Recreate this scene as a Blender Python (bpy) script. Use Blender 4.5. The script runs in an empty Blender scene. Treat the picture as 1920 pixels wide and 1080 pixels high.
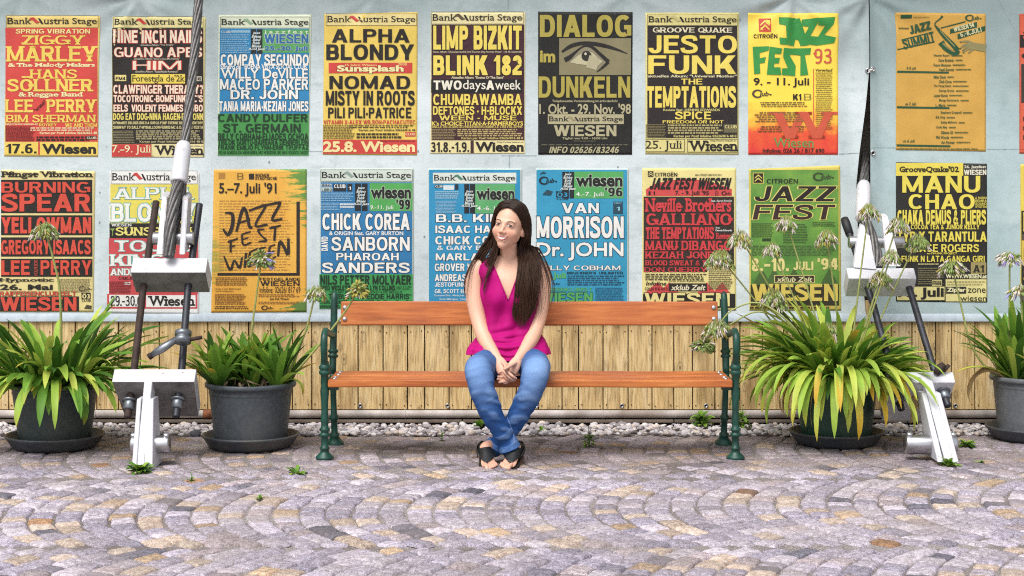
import bpy, bmesh, math, random
import numpy as np
from mathutils import Vector, Matrix, noise as mnoise

scene = bpy.context.scene
COL = scene.collection
R = random.Random(7)
NR = np.random.RandomState(7)

# ------------------------------------------------------------------ camera, sky, sun, exposure
F = 3212.0          # focal length in pixels of the 1920 px frame
CZ = 1.477          # eye height
CD = 8.8            # the camera stands 8.8 m before the bench feet
cam_d = bpy.data.cameras.new("camera")
cam = bpy.data.objects.new("camera", cam_d); COL.objects.link(cam)
cam.location = (0, -CD, CZ); cam.rotation_euler = (math.radians(90), 0, 0)
cam_d.sensor_width = 36; cam_d.lens = 36 * F / 1920
cam_d.shift_y = -(540 - 321) / 1920
cam_d.clip_start = 0.1; cam_d.clip_end = 2000
scene.camera = cam

SUN_DIR = Vector((-0.25, -0.46, 0.85)).normalized()    # towards the sun
world = bpy.data.worlds.new("World"); scene.world = world; world.use_nodes = True
wn = world.node_tree; wn.nodes.clear()
sky = wn.nodes.new('ShaderNodeTexSky'); sky.sky_type = 'NISHITA'; sky.sun_disc = False
sky.sun_elevation = math.asin(SUN_DIR.z); sky.sun_rotation = math.atan2(SUN_DIR.x, SUN_DIR.y)
sky.dust_density = 3.0; sky.air_density = 1.0
hs = wn.nodes.new('ShaderNodeHueSaturation'); hs.inputs['Saturation'].default_value = 0.30
bg = wn.nodes.new('ShaderNodeBackground'); bg.inputs['Strength'].default_value = 0.12
wo = wn.nodes.new('ShaderNodeOutputWorld')
wn.links.new(sky.outputs[0], hs.inputs['Color']); wn.links.new(hs.outputs[0], bg.inputs['Color'])
wn.links.new(bg.outputs[0], wo.inputs['Surface'])
sl = bpy.data.lights.new("sun", 'SUN'); sl.energy = 1.9; sl.angle = math.radians(36); sl.color = (1.0, .97, .94)
so = bpy.data.objects.new("sun", sl); COL.objects.link(so)
so.rotation_euler = SUN_DIR.to_track_quat('Z', 'Y').to_euler()
vs = scene.view_settings
vs.view_transform = 'Standard'; vs.look = 'None'; vs.exposure = 0.62; vs.gamma = 1; vs.use_curve_mapping = False
scene.cycles.max_bounces = 6
scene.cycles.use_denoising = False
scene.cycles.filter_width = 1.15
scene.cycles.sample_clamp_indirect = 4

# ------------------------------------------------------------------ helpers
def W(px, py, Y):
    D = Y + CD
    return Vector(((px - 960) * D / F, Y, CZ - (py - 321) * D / F))
def G(px, py, z=0.0):
    D = F * (CZ - z) / (py - 321)
    return Vector(((px - 960) * D / F, D - CD, z))
def lin(c):
    c = c / 255.0
    return c / 12.92 if c <= .04045 else ((c + .055) / 1.055) ** 2.4
def C(h, k=1.0):
    h = h.lstrip('#')
    return tuple(min(1, lin(int(h[i:i + 2], 16)) * k) for i in (0, 2, 4)) + (1.0,)

def smooth01(t):
    t = np.clip(t, 0, 1); return t * t * (3 - 2 * t)

def obj(name, me, parent=None, root=None):
    o = bpy.data.objects.new(name, me); COL.objects.link(o)
    if parent is not None: o.parent = parent
    return o
def thing(name, label, cat, loc=(0, 0, 0), group=None):
    o = bpy.data.objects.new(name, None); COL.objects.link(o)
    o.location = loc; o.empty_display_size = .1
    o['label'] = label; o['category'] = cat
    if group: o['group'] = group
    return o
def tag(o, label=None, cat=None, group=None, kind=None):
    if label: o['label'] = label
    if cat: o['category'] = cat
    if group: o['group'] = group
    if kind: o['kind'] = kind
    return o
def origin_of(o):
    v = Vector((0, 0, 0))
    while o is not None:
        v = v + Vector(o.location); o = o.parent
    return v

class MB:
    """collects shapes in world coordinates and links them as ONE mesh object"""
    def __init__(s): s.v = []; s.f = []; s.m = []; s.c = None; s.sm = []
    def add(s, vs, fs, mi=0, smooth=True):
        b = len(s.v); s.v.extend([tuple(p) for p in vs])
        for f in fs:
            s.f.append(tuple(i + b for i in f)); s.m.append(mi); s.sm.append(smooth)
        return b
    def box(s, lo, hi, mi=0, bev=0.0, M=None):
        bm = bmesh.new(); bmesh.ops.create_cube(bm, size=1)
        lo = Vector(lo); hi = Vector(hi); d = hi - lo; c = (lo + hi) / 2
        for v in bm.verts: v.co = Vector((v.co.x * d.x, v.co.y * d.y, v.co.z * d.z)) + c
        if bev > 0: bmesh.ops.bevel(bm, geom=bm.edges[:], offset=bev, segments=2, affect='EDGES', profile=.5)
        s.bm(bm, mi, M, smooth=False)
    def bm(s, bm, mi=0, M=None, smooth=True):
        bm.verts.index_update()
        s.add([(M @ v.co if M else v.co) for v in bm.verts], [[v.index for v in f.verts] for f in bm.faces], mi, smooth)
        bm.free()
    def tube(s, pts, rad, n=12, mi=0, caps=True, flat=None, smooth=True, ref=None):
        """swept tube; rad: number, list, or list of (ra, rb)"""
        pts = [Vector(p) for p in pts]; N = len(pts)
        rr = rad if isinstance(rad, (list, tuple)) else [rad] * N
        prev = None; rings = []
        for i, p in enumerate(pts):
            t = (pts[min(i + 1, N - 1)] - pts[max(i - 1, 0)])
            t = t.normalized() if t.length > 1e-9 else Vector((0, 0, 1))
            if ref is not None:
                a = Vector(ref) - t * Vector(ref).dot(t)
                if a.length < 1e-4: a = t.orthogonal()
            elif prev is None:
                a = t.orthogonal()
            else:
                a = prev - t * prev.dot(t)
            a.normalize(); prev = a; b = t.cross(a)
            ra, rb = rr[i] if isinstance(rr[i], (list, tuple)) else (rr[i], rr[i])
            rings.append([p + a * (ra * math.cos(2 * math.pi * k / n)) + b * (rb * math.sin(2 * math.pi * k / n)) for k in range(n)])
        vs = [v for r in rings for v in r]; fs = []
        for i in range(N - 1):
            for k in range(n):
                fs.append((i * n + k, i * n + (k + 1) % n, (i + 1) * n + (k + 1) % n, (i + 1) * n + k))
        if caps:
            fs.append(tuple(reversed(range(n)))); fs.append(tuple((N - 1) * n + k for k in range(n)))
        s.add(vs, fs, mi, smooth)
    def lathe(s, c, prof, n=20, mi=0, axis=None):
        """prof: list of (r, h) about an axis (default z) through c"""
        c = Vector(c); ax = Vector(axis).normalized() if axis is not None else Vector((0, 0, 1))
        a = ax.orthogonal().normalized() if axis is not None else Vector((1, 0, 0)); b = ax.cross(a)
        vs = []; fs = []; N = len(prof)
        for (r, h) in prof:
            for k in range(n):
                t = 2 * math.pi * k / n
                vs.append(c + ax * h + a * (r * math.cos(t)) + b * (r * math.sin(t)))
        for i in range(N - 1):
            for k in range(n):
                fs.append((i * n + k, i * n + (k + 1) % n, (i + 1) * n + (k + 1) % n, (i + 1) * n + k))
        if prof[0][0] > 1e-4: fs.append(tuple(reversed(range(n))))
        if prof[-1][0] > 1e-4: fs.append(tuple((N - 1) * n + k for k in range(n)))
        s.add(vs, fs, mi)
    def prism(s, poly, dvec, mi=0):
        """poly: 3D outline; extruded by dvec"""
        n = len(poly); d = Vector(dvec)
        vs = [Vector(p) for p in poly] + [Vector(p) + d for p in poly]
        fs = [tuple(range(n)), tuple(reversed(range(n, 2 * n)))]
        for k in range(n): fs.append((k, k + n, (k + 1) % n + n, (k + 1) % n))
        bm = bmesh.new(); bvs = [bm.verts.new(v) for v in vs]
        for f in fs: bm.faces.new([bvs[i] for i in f])
        bmesh.ops.recalc_face_normals(bm, faces=bm.faces[:])
        return bm
    def mesh(s, name, mats, off=Vector((0, 0, 0)), colors=None, fix=False):
        me = bpy.data.meshes.new(name)
        v = np.array(s.v, dtype=np.float64).reshape(-1, 3) - np.array(off)
        me.from_pydata(v.tolist(), [], s.f)
        for m in (mats if isinstance(mats, (list, tuple)) else [mats]): me.materials.append(m)
        me.polygons.foreach_set('material_index', s.m); me.polygons.foreach_set('use_smooth', s.sm)
        if colors is not None: set_col(me, colors)
        me.update()
        if fix:
            bm = bmesh.new(); bm.from_mesh(me); bmesh.ops.recalc_face_normals(bm, faces=bm.faces[:]); bm.to_mesh(me); bm.free()
        return me
    def build(s, name, mats, parent=None, colors=None, fix=False):
        return obj(name, s.mesh(name, mats, origin_of(parent), colors, fix), parent)

def set_col(me, colors, name='Col'):
    at = me.color_attributes.new(name, 'FLOAT_COLOR', 'POINT')
    c = np.array(colors, dtype=np.float32)
    if c.shape[1] == 3: c = np.concatenate([c, np.ones((len(c), 1), np.float32)], 1)
    at.data.foreach_set('color', c.ravel())

def catmull(pts, n):
    """resample a polyline (tuples of any length) smoothly to n points"""
    P = np.array([list(p) for p in pts], dtype=float); m = len(P)
    if m == 2:
        return [P[0] + (P[1] - P[0]) * t for t in np.linspace(0, 1, n)]
    E = np.vstack([2 * P[0] - P[1], P, 2 * P[-1] - P[-2]]); out = []
    for t in np.linspace(0, m - 1, n):
        i = min(int(t), m - 2); u = t - i
        a, b, c, d = E[i], E[i + 1], E[i + 2], E[i + 3]
        out.append(.5 * ((2 * b) + (-a + c) * u + (2 * a - 5 * b + 4 * c - d) * u * u + (-a + 3 * b - 3 * c + d) * u ** 3))
    return out

# ------------------------------------------------------------------ materials
class Mat:
    def __init__(s, name):
        s.m = bpy.data.materials.new(name); s.m.use_nodes = True; s.t = s.m.node_tree
        s.b = s.t.nodes['Principled BSDF']
    def n(s, t, **kw):
        x = s.t.nodes.new(t)
        for k, v in kw.items():
            if k in x.inputs: x.inputs[k].default_value = v
            else: setattr(x, k, v)
        return x
    def l(s, a, b): s.t.links.new(a, b)
    def coord(s, scale=(1, 1, 1)):
        tc = s.n('ShaderNodeTexCoord'); mp = s.n('ShaderNodeMapping'); mp.inputs['Scale'].default_value = scale
        s.l(tc.outputs['Object'], mp.inputs['Vector']); return mp.outputs[0]
    def noise(s, scale, detail=4, rough=.55, vec=None, dist=0):
        x = s.n('ShaderNodeTexNoise'); x.inputs['Scale'].default_value = scale; x.inputs['Detail'].default_value = detail
        x.inputs['Roughness'].default_value = rough; x.inputs['Distortion'].default_value = dist
        s.l(vec if vec is not None else s.coord(), x.inputs['Vector']); return x.outputs['Fac']
    def ramp(s, fac, stops):
        x = s.n('ShaderNodeValToRGB'); e = x.color_ramp.elements
        while len(e) < len(stops): e.new(.5)
        for el, (p, c) in zip(e, stops):
            el.position = p; el.color = c if not isinstance(c, (int, float)) else (c, c, c, 1)
        s.l(fac, x.inputs['Fac']); return x.outputs['Color']
    def mix(s, fac, a, b, mode='MIX'):
        x = s.n('ShaderNodeMix'); x.data_type = 'RGBA'; x.blend_type = mode
        for v, i in ((fac, 0), (a, 6), (b, 7)):
            if hasattr(v, 'links'): s.l(v, x.inputs[i])
            else: x.inputs[i].default_value = v
        return x.outputs[2]
    def attr(s, name='Col'):
        x = s.n('ShaderNodeAttribute'); x.attribute_name = name; return x.outputs['Color']
    def bump(s, h, strength=.3, dist=.01):
        x = s.n('ShaderNodeBump'); x.inputs['Strength'].default_value = strength; x.inputs['Distance'].default_value = dist
        s.l(h, x.inputs['Height']); s.l(x.outputs[0], s.b.inputs['Normal'])
    def base(s, c):
        if hasattr(c, 'links'): s.l(c, s.b.inputs['Base Color'])
        else: s.b.inputs['Base Color'].default_value = c
    def rough(s, r):
        if hasattr(r, 'links'): s.l(r, s.b.inputs['Roughness'])
        else: s.b.inputs['Roughness'].default_value = r

def simple(name, col, rough=.6, metal=0, var=.15, scale=12, bump=0, spec=None):
    m = Mat(name)
    nz = m.noise(scale, 5)
    d = tuple(max(0, c * (1 - var)) for c in col[:3]) + (1,); e = tuple(min(1, c * (1 + var)) for c in col[:3]) + (1,)
    m.base(m.ramp(nz, [(.3, d), (.7, e)])); m.rough(rough); m.b.inputs['Metallic'].default_value = metal
    if spec is not None: m.b.inputs['Specular IOR Level'].default_value = spec
    if bump: m.bump(m.noise(scale * 8, 3), bump, .004)
    return m.m

# ------------------------------------------------------------------ setting: ground, cobbles, gravel
def vnoise(x, y, s, seed=0):
    """cheap smooth value noise for numpy arrays"""
    x = np.asarray(x) * s + seed * 17.3; y = np.asarray(y) * s + seed * 9.1
    xi = np.floor(x).astype(int); yi = np.floor(y).astype(int); u = x - xi; v = y - yi
    def h(a, b):
        n = (a * 374761393 + b * 668265263 + seed * 974711) & 0x7fffffff
        n = ((n ^ (n >> 13)) * 1274126177) & 0x7fffffff
        return ((n ^ (n >> 16)) & 0xffff) / 65535.0
    u = u * u * (3 - 2 * u); v = v * v * (3 - 2 * v)
    return (h(xi, yi) * (1 - u) + h(xi + 1, yi) * u) * (1 - v) + (h(xi, yi + 1) * (1 - u) + h(xi + 1, yi + 1) * u) * v

def grid_mesh(name, X, Y, Z, mats):
    ny, nx = X.shape
    me = bpy.data.meshes.new(name)
    v = np.stack([X, Y, Z], -1).reshape(-1, 3)
    i = np.arange(ny * nx).reshape(ny, nx)
    f = np.stack([i[:-1, :-1], i[:-1, 1:], i[1:, 1:], i[1:, :-1]], -1).reshape(-1, 4)
    me.from_pydata(v.tolist(), [], f.tolist())
    for m in (mats if isinstance(mats, list) else [mats]): me.materials.append(m)
    me.polygons.foreach_set('use_smooth', [True] * len(f)); me.update()
    return me

# wide ground sheet to the horizon
m = Mat('far_ground_stone')
vo = m.n('ShaderNodeTexVoronoi', feature='F1'); vo.inputs['Scale'].default_value = 8.0; m.l(m.coord(), vo.inputs['Vector'])
m.base(m.mix(.35, m.ramp(m.noise(30, 6), [(.3, C('#8a8684')), (.7, C('#b3adab'))]), vo.outputs['Color'], 'SOFT_LIGHT')); m.rough(.9)
mb = MB(); s = 300
mb.add([(-s, -s, -.045), (s, -s, -.045), (s, s, -.045), (-s, s, -.045)], [(0, 1, 2, 3)])
tag(mb.build('ground', m.m), kind='structure')

# sand and grit between and over the stones
m = Mat('grit')
g1 = m.noise(170, 5, .8); g2 = m.noise(1.6, 4); g3 = m.noise(90, 3, .6)
cc = m.ramp(g1, [(.28, C('#2b2725')), (.43, C('#655d5a')), (.54, C('#a59c99')), (.70, C('#d8d1d0'))])
cc = m.mix(m.ramp(g2, [(.4, 0), (.65, .6)]), cc, C('#8d8078'), 'MULTIPLY')
m.base(cc); m.rough(.95); m.bump(g3, .8, .012)
xs = np.arange(-5.5, 5.51, .03); ys = np.arange(-4.6, 1.3, .03)
GX, GY = np.meshgrid(xs, ys)
def fill_z(X, Y):
    base = -.0125 + .0082 * smooth01((Y + 1.05) / .8)
    patch = vnoise(X, Y, 1.7, 3) * .6 + vnoise(X, Y, 4.3, 5) * .4
    return base + (patch - .5) * .013 + (vnoise(X, Y, 33, 8) - .5) * .004 - .02 * smooth01((Y - .74) / .06)
tag(obj('sandy_ground', grid_mesh('sandy_ground', GX, GY, fill_z(GX, GY), m.m)), kind='structure')

# cobbles laid in segmental arcs
def cobbles():
    Seg, Rr, w = 1.5, .98, .116
    c0 = -1.30
    quads = []; jit = NR.rand
    for seg in range(-3, 3):
        yc = c0 + seg * Seg
        for k in range(-63, 59):
            ph = 0; s = -Seg / 2
            cuts = [s]
            while s < Seg / 2 - .06:
                s += .070 + .068 * NR.rand(); cuts.append(min(s, Seg / 2))
            if cuts[-1] < Seg / 2: cuts[-1] = Seg / 2
            def pt(s, side):
                s = max(-Seg / 2, min(Seg / 2, s))
                mth = s / math.sqrt(max(.02, Rr * Rr - s * s))
                if side:
                    s2 = max(-Seg / 2, min(Seg / 2, s - mth * w / (1 + mth * mth)))
                else: s2 = s
                off = Rr - math.sqrt(Rr * Rr - s2 * s2)
                return ((k + side) * w + off, yc + s2)
            for a, b in zip(cuts[:-1], cuts[1:]):
                p = [pt(a, 0), pt(a, 1), pt(b, 1), pt(b, 0)]
                cy = sum(q[1] for q in p) / 4; cx = sum(q[0] for q in p) / 4
                if -4.55 < cy < .76 and -5.4 < cx < 5.4: quads.append(p)
    Q = np.array(quads)                                     # n,4,2
    n = len(Q); cen = Q.mean(1, keepdims=True)
    Q = Q + (NR.rand(n, 4, 2) - .5) * .014
    e = np.abs(Q - cen); sh = np.clip(1 - .0043 / np.maximum(e, .012), .45, .985); Q = cen + (Q - cen) * sh
    m = 9; t = np.array([0, .04, .11, .28, .5, .72, .89, .96, 1.0]); U, V = np.meshgrid(t, t)
    # pull the grid's corners in so that outlines are rounded
    a = U * 2 - 1; b = V * 2 - 1
    r = np.maximum(np.abs(a), np.abs(b)); q = (np.abs(a) ** 14 + np.abs(b) ** 14) ** (1 / 14) + 1e-9
    a2 = a * r / q; b2 = b * r / q; U = (a2 + 1) / 2; V = (b2 + 1) / 2
    wts = np.stack([(1 - U) * (1 - V), U * (1 - V), U * V, (1 - U) * V], -1).reshape(-1, 4)
    P = np.einsum('gk,nkd->ngd', wts, Q)                      # n,49,2
    rr = r.reshape(-1)
    hgt = (NR.rand(n, 1) - .5) * .006
    tx = (NR.rand(n, 1) - .5) * .03; ty = (NR.rand(n, 1) - .5) * .035
    lc = P - cen
    edge = (1 + vnoise(P[..., 0], P[..., 1], 60, 4) * .5 - .25)
    P = cen + lc * np.where(rr[None, :, None] > .6, edge[..., None] * .06 + .95, 1)
    dome = -.0012 * rr ** 2 - .030 * np.clip(rr - .88, 0, 1) ** 1.1 * 5.0
    Z = hgt + tx * lc[..., 0] + ty * lc[..., 1] + dome[None] + (vnoise(P[..., 0], P[..., 1], 30, 1) - .5) * .0035 + (vnoise(P[..., 0], P[..., 1], 90, 2) - .5) * .0040
    V3 = np.concatenate([P, Z[..., None]], -1).reshape(-1, 3)
    i = np.arange(m * m).reshape(m, m)
    f = np.stack([i[:-1, :-1], i[:-1, 1:], i[1:, 1:], i[1:, :-1]], -1).reshape(-1, 4)
    FF = (f[None] + (np.arange(n) * m * m)[:, None, None]).reshape(-1, 4)
    pal = [('#c2bcc6', 24), ('#b3aeba', 22), ('#cfc9cf', 18), ('#a19da9', 11), ('#beb3b4', 11), ('#d2c0ab', 7), ('#d8c8b4', 5), ('#77767f', 3.5), ('#c9b08f', 2.2), ('#b58f6b', .6), ('#8a6a50', .25)]
    pw = np.array([p[1] for p in pal], float); pw /= pw.sum()
    pc = np.array([C(p[0])[:3] for p in pal])
    col = pc[NR.choice(len(pal), n, p=pw)] * (.74 + .46 * NR.rand(n, 1))
    cyy = cen[:, 0, 1]; cxx = cen[:, 0, 0]
    earth_shade = np.clip(smooth01((cyy + .42) / .3) * (.45 + .9 * vnoise(cxx, cyy, 2.6, 11)), 0, 1)[:, None]      # earthy dirt with the bench's shade painted in, on setts along the wall
    col = col * np.array([1.05, 1.005, 1.045]); col = col * (1 - .62 * earth_shade) + col * np.array(C('#9d9084')[:3]) * 1.15 * .62 * earth_shade
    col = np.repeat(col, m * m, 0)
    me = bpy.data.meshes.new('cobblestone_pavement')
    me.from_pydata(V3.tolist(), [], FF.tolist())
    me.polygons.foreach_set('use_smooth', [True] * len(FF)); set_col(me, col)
    mt = Mat('cobble_granite')
    gn = mt.noise(120, 6, .9); g2 = mt.noise(40, 5, .6); g3 = mt.noise(2.2, 3)
    c = mt.mix(.75, mt.attr(), mt.ramp(gn, [(.36, .04), (.5, .54), (.64, 1.0)]), 'OVERLAY')
    c = mt.mix(mt.ramp(g2, [(.38, .5), (.6, 0)]), c, C('#766d68'), 'MULTIPLY')
    c = mt.mix(mt.ramp(g3, [(.42, 0), (.7, .45)]), c, C('#a5968c'))
    mt.base(c); mt.rough(.82); mt.bump(gn, .8, .009)
    me.materials.append(mt.m); me.update()
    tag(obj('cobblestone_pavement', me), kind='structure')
cobbles()

# white pebble strip at the foot of the wall
def gravel():
    bm = bmesh.new(); bmesh.ops.create_icosphere(bm, subdivisions=2, radius=1)
    bv = np.array([v.co for v in bm.verts]); bf = np.array([[v.index for v in f.verts] for f in bm.faces]); bm.free()
    n = 5600
    pos = np.stack([NR.uniform(-5.4, 5.4, n), .80 + .36 * NR.rand(n) , np.zeros(n)], -1)
    stray = NR.rand(n) < .04; pos[stray, 1] -= NR.rand(stray.sum()) * .22
    sz = .008 + .013 * NR.rand(n) ** 1.6; sz[stray] *= .6
    sc = np.stack([sz * NR.uniform(.9, 1.5, n), sz * NR.uniform(.8, 1.2, n), sz * NR.uniform(.5, .85, n)], -1)
    pos[:, 2] = -.012 + sc[:, 2] * .8 + NR.rand(n) * .012
    ang = NR.uniform(0, 6.28, n); ca, sa = np.cos(ang), np.sin(ang)
    ph = NR.uniform(0, 6.28, (n, 3)); d = bv[None] * (1 + (.22 * np.sin(bv[None, :, [1, 2, 0]] * 2.7 + ph[:, None, :])))
    v = d * sc[:, None, :]
    v = np.stack([v[..., 0] * ca[:, None] - v[..., 1] * sa[:, None], v[..., 0] * sa[:, None] + v[..., 1] * ca[:, None], v[..., 2]], -1) + pos[:, None, :]
    ff = (bf[None] + (np.arange(n) * len(bv))[:, None, None]).reshape(-1, 3)
    me = bpy.data.meshes.new('gravel'); me.from_pydata(v.reshape(-1, 3).tolist(), [], ff.tolist())
    me.polygons.foreach_set('use_smooth', [True] * len(ff))
    pal = np.array([C(h)[:3] for h in ('#c9c4c6', '#b9b3b7', '#d6d1d0', '#a69fa2', '#c4b7ad', '#8d888c')])
    set_col(me, np.repeat(pal[NR.randint(0, len(pal), n)] * (.8 + .3 * NR.rand(n, 1)), len(bv), 0))
    mt = Mat('pebble'); mt.base(mt.mix(.35, mt.attr(), mt.ramp(mt.noise(60, 4), [(.3, .4), (.7, .7)]), 'OVERLAY')); mt.rough(.75)
    me.materials.append(mt.m); me.update()
    tag(obj('gravel', me), kind='stuff')
gravel()
# ------------------------------------------------------------------ the wall: tent wall behind, sheet, planks, pipe
WY = 1.2
def wpx(px, py): v = W(px, py, WY); return v.x, v.z
GROM = [(258, -6, .020), (705, -10, .008), (1487, -6, .024), (1630, -10, .028), (1180, -10, .006), (40, -10, .006)]
GROM3 = [(wpx(a, b) + (c,)) for a, b, c in GROM]
SLX = wpx(1630, 0)[0]
def wall(x, z):
    """depth of the hanging sheet at (x, z): soft waves and folds from the top ties"""
    x = np.asarray(x, float); z = np.asarray(z, float)
    y = WY + .004 * np.sin(x * 2.1 + .6) * np.cos(z * 1.3) + .002 * np.sin(x * 7.3 + z * 2.0)
    for gx, gz, a in GROM3:
        dx = x - gx; dz = z - gz; r = np.hypot(dx, dz) + 1e-6
        th = np.arctan2(dx, -dz)
        y = y - a * np.exp(-(r / .42) ** 2) * (np.cos(5 * th + 2.0 * np.sin(gx * 5)) + .6 * np.cos(11 * th + gx * 9)) * np.clip(r / .12, 0, 1) * .62
    q = x - SLX + .05 * (z - 2.2)
    y = y - .022 * np.cos(q * 30 + 1.2) * np.exp(-(q / .15) ** 2) * (.55 + .45 * np.tanh((z - 1.3) * 2)) * (q < .12) 
    return y

m = Mat('tent_wall_dark'); m.base(m.ramp(m.noise(5), [(.3, C('#7d756b')), (.7, C('#968d82'))])); m.rough(.9)
mb = MB(); mb.box((-5.6, 1.42, -.05), (5.6, 1.50, 3.2))
tag(mb.build('tent_wall', m.m), 'dark wall behind the hanging printed sheet, seen through its slit', 'wall')

def sheet_mat(name, c0, c1, c2, lim, st):
    m = Mat(name)
    n1 = m.noise(1.4, 6, .6); n2 = m.noise(9, 6, .65); n3 = m.noise(55, 3, .6); n4 = m.noise(3.3, 6, .7, m.coord((1, 1, 3)))
    c = m.ramp(n1, [(.30, C(c0)), (.5, C(c1)), (.68, C(c2))])
    c = m.mix(m.ramp(n4, [(.52, 0), (.70, .5)]), c, C('#8fa3a6'), 'MIX')
    c = m.mix(m.ramp(n2, [(.30, .35), (.45, 0)]), c, C('#8a9c9e'), 'MIX')
    c = m.mix(m.ramp(n3, [(.22, .6), (.29, 0)]), c, C('#76888a'), 'MIX')
    vo = m.n('ShaderNodeTexVoronoi'); vo.inputs['Scale'].default_value = 7.5; m.l(m.coord((1, 1, .7)), vo.inputs['Vector'])
    c = m.mix(m.ramp(vo.outputs['Distance'], [(.035, .8), (.06, 0)]), c, C('#5f7074'))
    # greener stain and painted-in shade along the top edge of the sheet
    tc = m.n('ShaderNodeTexCoord'); sp = m.n('ShaderNodeSeparateXYZ'); m.l(tc.outputs['Object'], sp.inputs[0])
    ad = m.n('ShaderNodeMath', operation='ADD'); m.l(sp.outputs['Z'], ad.inputs[0])
    nz = m.n('ShaderNodeMath', operation='MULTIPLY'); m.l(m.noise(2.2, 6, .65), nz.inputs[0]); nz.inputs[1].default_value = 1.1; m.l(nz.outputs[0], ad.inputs[1])
    mr = m.n('ShaderNodeMapRange'); m.l(ad.outputs[0], mr.inputs['Value']); mr.inputs['From Min'].default_value = lim; mr.inputs['From Max'].default_value = lim + .75
    c = m.mix(m.ramp(mr.outputs[0], [(.0, 0), (1, st)]), c, C('#7b8d8b'))
    m.base(c); m.rough(.62); m.bump(n3, .12, .004); return m.m
M_SHEET = sheet_mat('sheet_concrete', '#b4c1c3', '#cbd6d7', '#dbe3e4', 1.75, .75)
M_SHEET_R = sheet_mat('sheet_concrete_dirty', '#94a9aa', '#abbebf', '#bfcecf', 1.55, .7)
m = Mat('sheet_hem'); m.base(m.ramp(m.noise(14, 5), [(.3, C('#b4c2cc')), (.7, C('#cfd9e2'))])); m.rough(.6); M_HEM = m.m
M_STEEL = simple('eyelet_steel', C('#b9b9b9'), .3, 1.0, .1)
M_BLACK = simple('dark_hole', C('#0b0b0b'), .9)

ZT, ZB = 2.78, wpx(0, 600)[1]
def slit_px(py):
    if py < 130: return 1629.0
    k = [(130, 1629), (200, 1622), (290, 1611), (345, 1606), (420, 1608), (520, 1617), (600, 1624)]
    for (a, b), (c, d) in zip(k[:-1], k[1:]):
        if py <= c: return b + (d - b) * (py - a) / (c - a)
    return 1624.0
def sheet(name, label, right):
    root = thing(name, label, 'tarpaulin', (0, WY, ZB))
    nz_, nx_ = 170, (420 if not right else 150)
    zz = np.linspace(ZB, ZT, nz_)
    X = np.zeros((nz_, nx_)); Z = np.zeros((nz_, nx_))
    for i, z in enumerate(zz):
        py = 321 + (CZ - z) * F / (WY + CD)
        ex = wpx(slit_px(py), 0)[0]
        a, b = (-5.4, ex) if not right else (wpx(1631, 0)[0], 5.4)
        X[i] = np.linspace(a, b, nx_); Z[i] = z
    Y = wall(X, Z)
    o = root.location
    me = grid_mesh('printed_sheet', X - o.x, Y - o.y, Z - o.z, M_SHEET_R if right else M_SHEET)
    s = obj('printed_sheet', me, root)
    # bottom hem: a doubled strip, slightly proud
    h = MB(); X2 = np.linspace(X[0, 0], X[0, -1], 120); z0, z1 = ZB - .008, wpx(0, 588)[1]
    vs = []; 
    for x in X2:
        y = float(wall(x, z0)); vs += [(x, y - .006, z0), (x, y - .009, (z0 + z1) / 2), (x, y - .004, z1)]
    fs = []
    for i in range(len(X2) - 1):
        a = 3 * i; fs += [(a, a + 3, a + 4, a + 1), (a + 1, a + 4, a + 5, a + 2)]
    h.add(vs, fs); h.build('hem', M_HEM, root)
    # print joints
    return root
M_JOINT = simple('print_joint', C('#8fa0a2'), .8, 0, .3, 30)
def strip(mb, p0, p1, wd, off, jag=0):
    n = 60; a = np.array(p0); b = np.array(p1); vs = []; fs = []
    for i in range(n + 1):
        x, y = a + (b - a) * i / n
        x, z = wpx(x, y); d = (b - a) / np.hypot(*(b - a)); nx, nz = -d[1], d[0]
        hw = wd / 2 / 321 * (1 + jag * (R.random() - .5))
        for sgn in (-1, 1): vs.append((x + nx * hw * sgn, float(wall(x, z)) - off, z + nz * hw * sgn))
    for i in range(n): fs.append((2 * i, 2 * i + 1, 2 * i + 3, 2 * i + 2))
    mb.add(vs, fs)
def eyelet(parent, px, py, Y=None, r=.016):
    x, z = wpx(px, py); y = (float(wall(x, z)) if Y is None else Y) - .004
    e = MB(); prof = [(r * .45, 0), (r * .55, .004), (r * .8, .005), (r, .002), (r, -.002)]
    e.lathe((x, y, z), prof[::1], 16, 0, axis=(0, -1, 0))
    e.lathe((x, y - .0012, z), [(.0001, 0), (r * .5, 0.0002)], 12, 1, axis=(0, -1, 0))
    return e.build('eyelet', [M_STEEL, M_BLACK], parent)
sh1 = sheet('printed_tarpaulin', 'wide grey concrete-look sheet left of the slit, behind most posters', False)
sh2 = sheet('printed_tarpaulin', 'narrow grey concrete-look sheet right of the slit, at the right edge', True)
j = MB()
strip(j, (940, 292), (1006, 292), 1.2, .0012, 1.6); strip(j, (1573, 289), (1610, 287), 1.4, .0012, 1.6); strip(j, (576, 284), (606, 284), 1.0, .0012, 1.6)
strip(j, (953, 0), (953, 24), 1.6, .0012, 1.8); strip(j, (955, 290), (955, 318), 1.6, .0012, 1.8)
j.build('print_joint', M_JOINT, sh1)
j = MB(); strip(j, (1850, 280), (1912, 280), 1.4, .0012, 1.6); strip(j, (1636, 277), (1680, 277), 1.2, .0012, 1.6); strip(j, (1872, 0), (1905, 60), 1.4, .0012, 1); j.build('print_joint', M_JOINT, sh2)
eyelet(sh1, 1626, 133); eyelet(sh2, 1636, 130); eyelet(sh2, 1636, 287); eyelet(sh2, 1636, 440); eyelet(sh1, 1487, -8); eyelet(sh1, 258, -8)
lc = MB(); a = wpx(1626, 133); b = wpx(1636, 130)
lc.tube([(a[0], WY - .014, a[1]), ((a[0] + b[0]) / 2, WY - .03, a[1] + .004), (b[0], WY - .014, b[1])], .005, 8)
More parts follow.
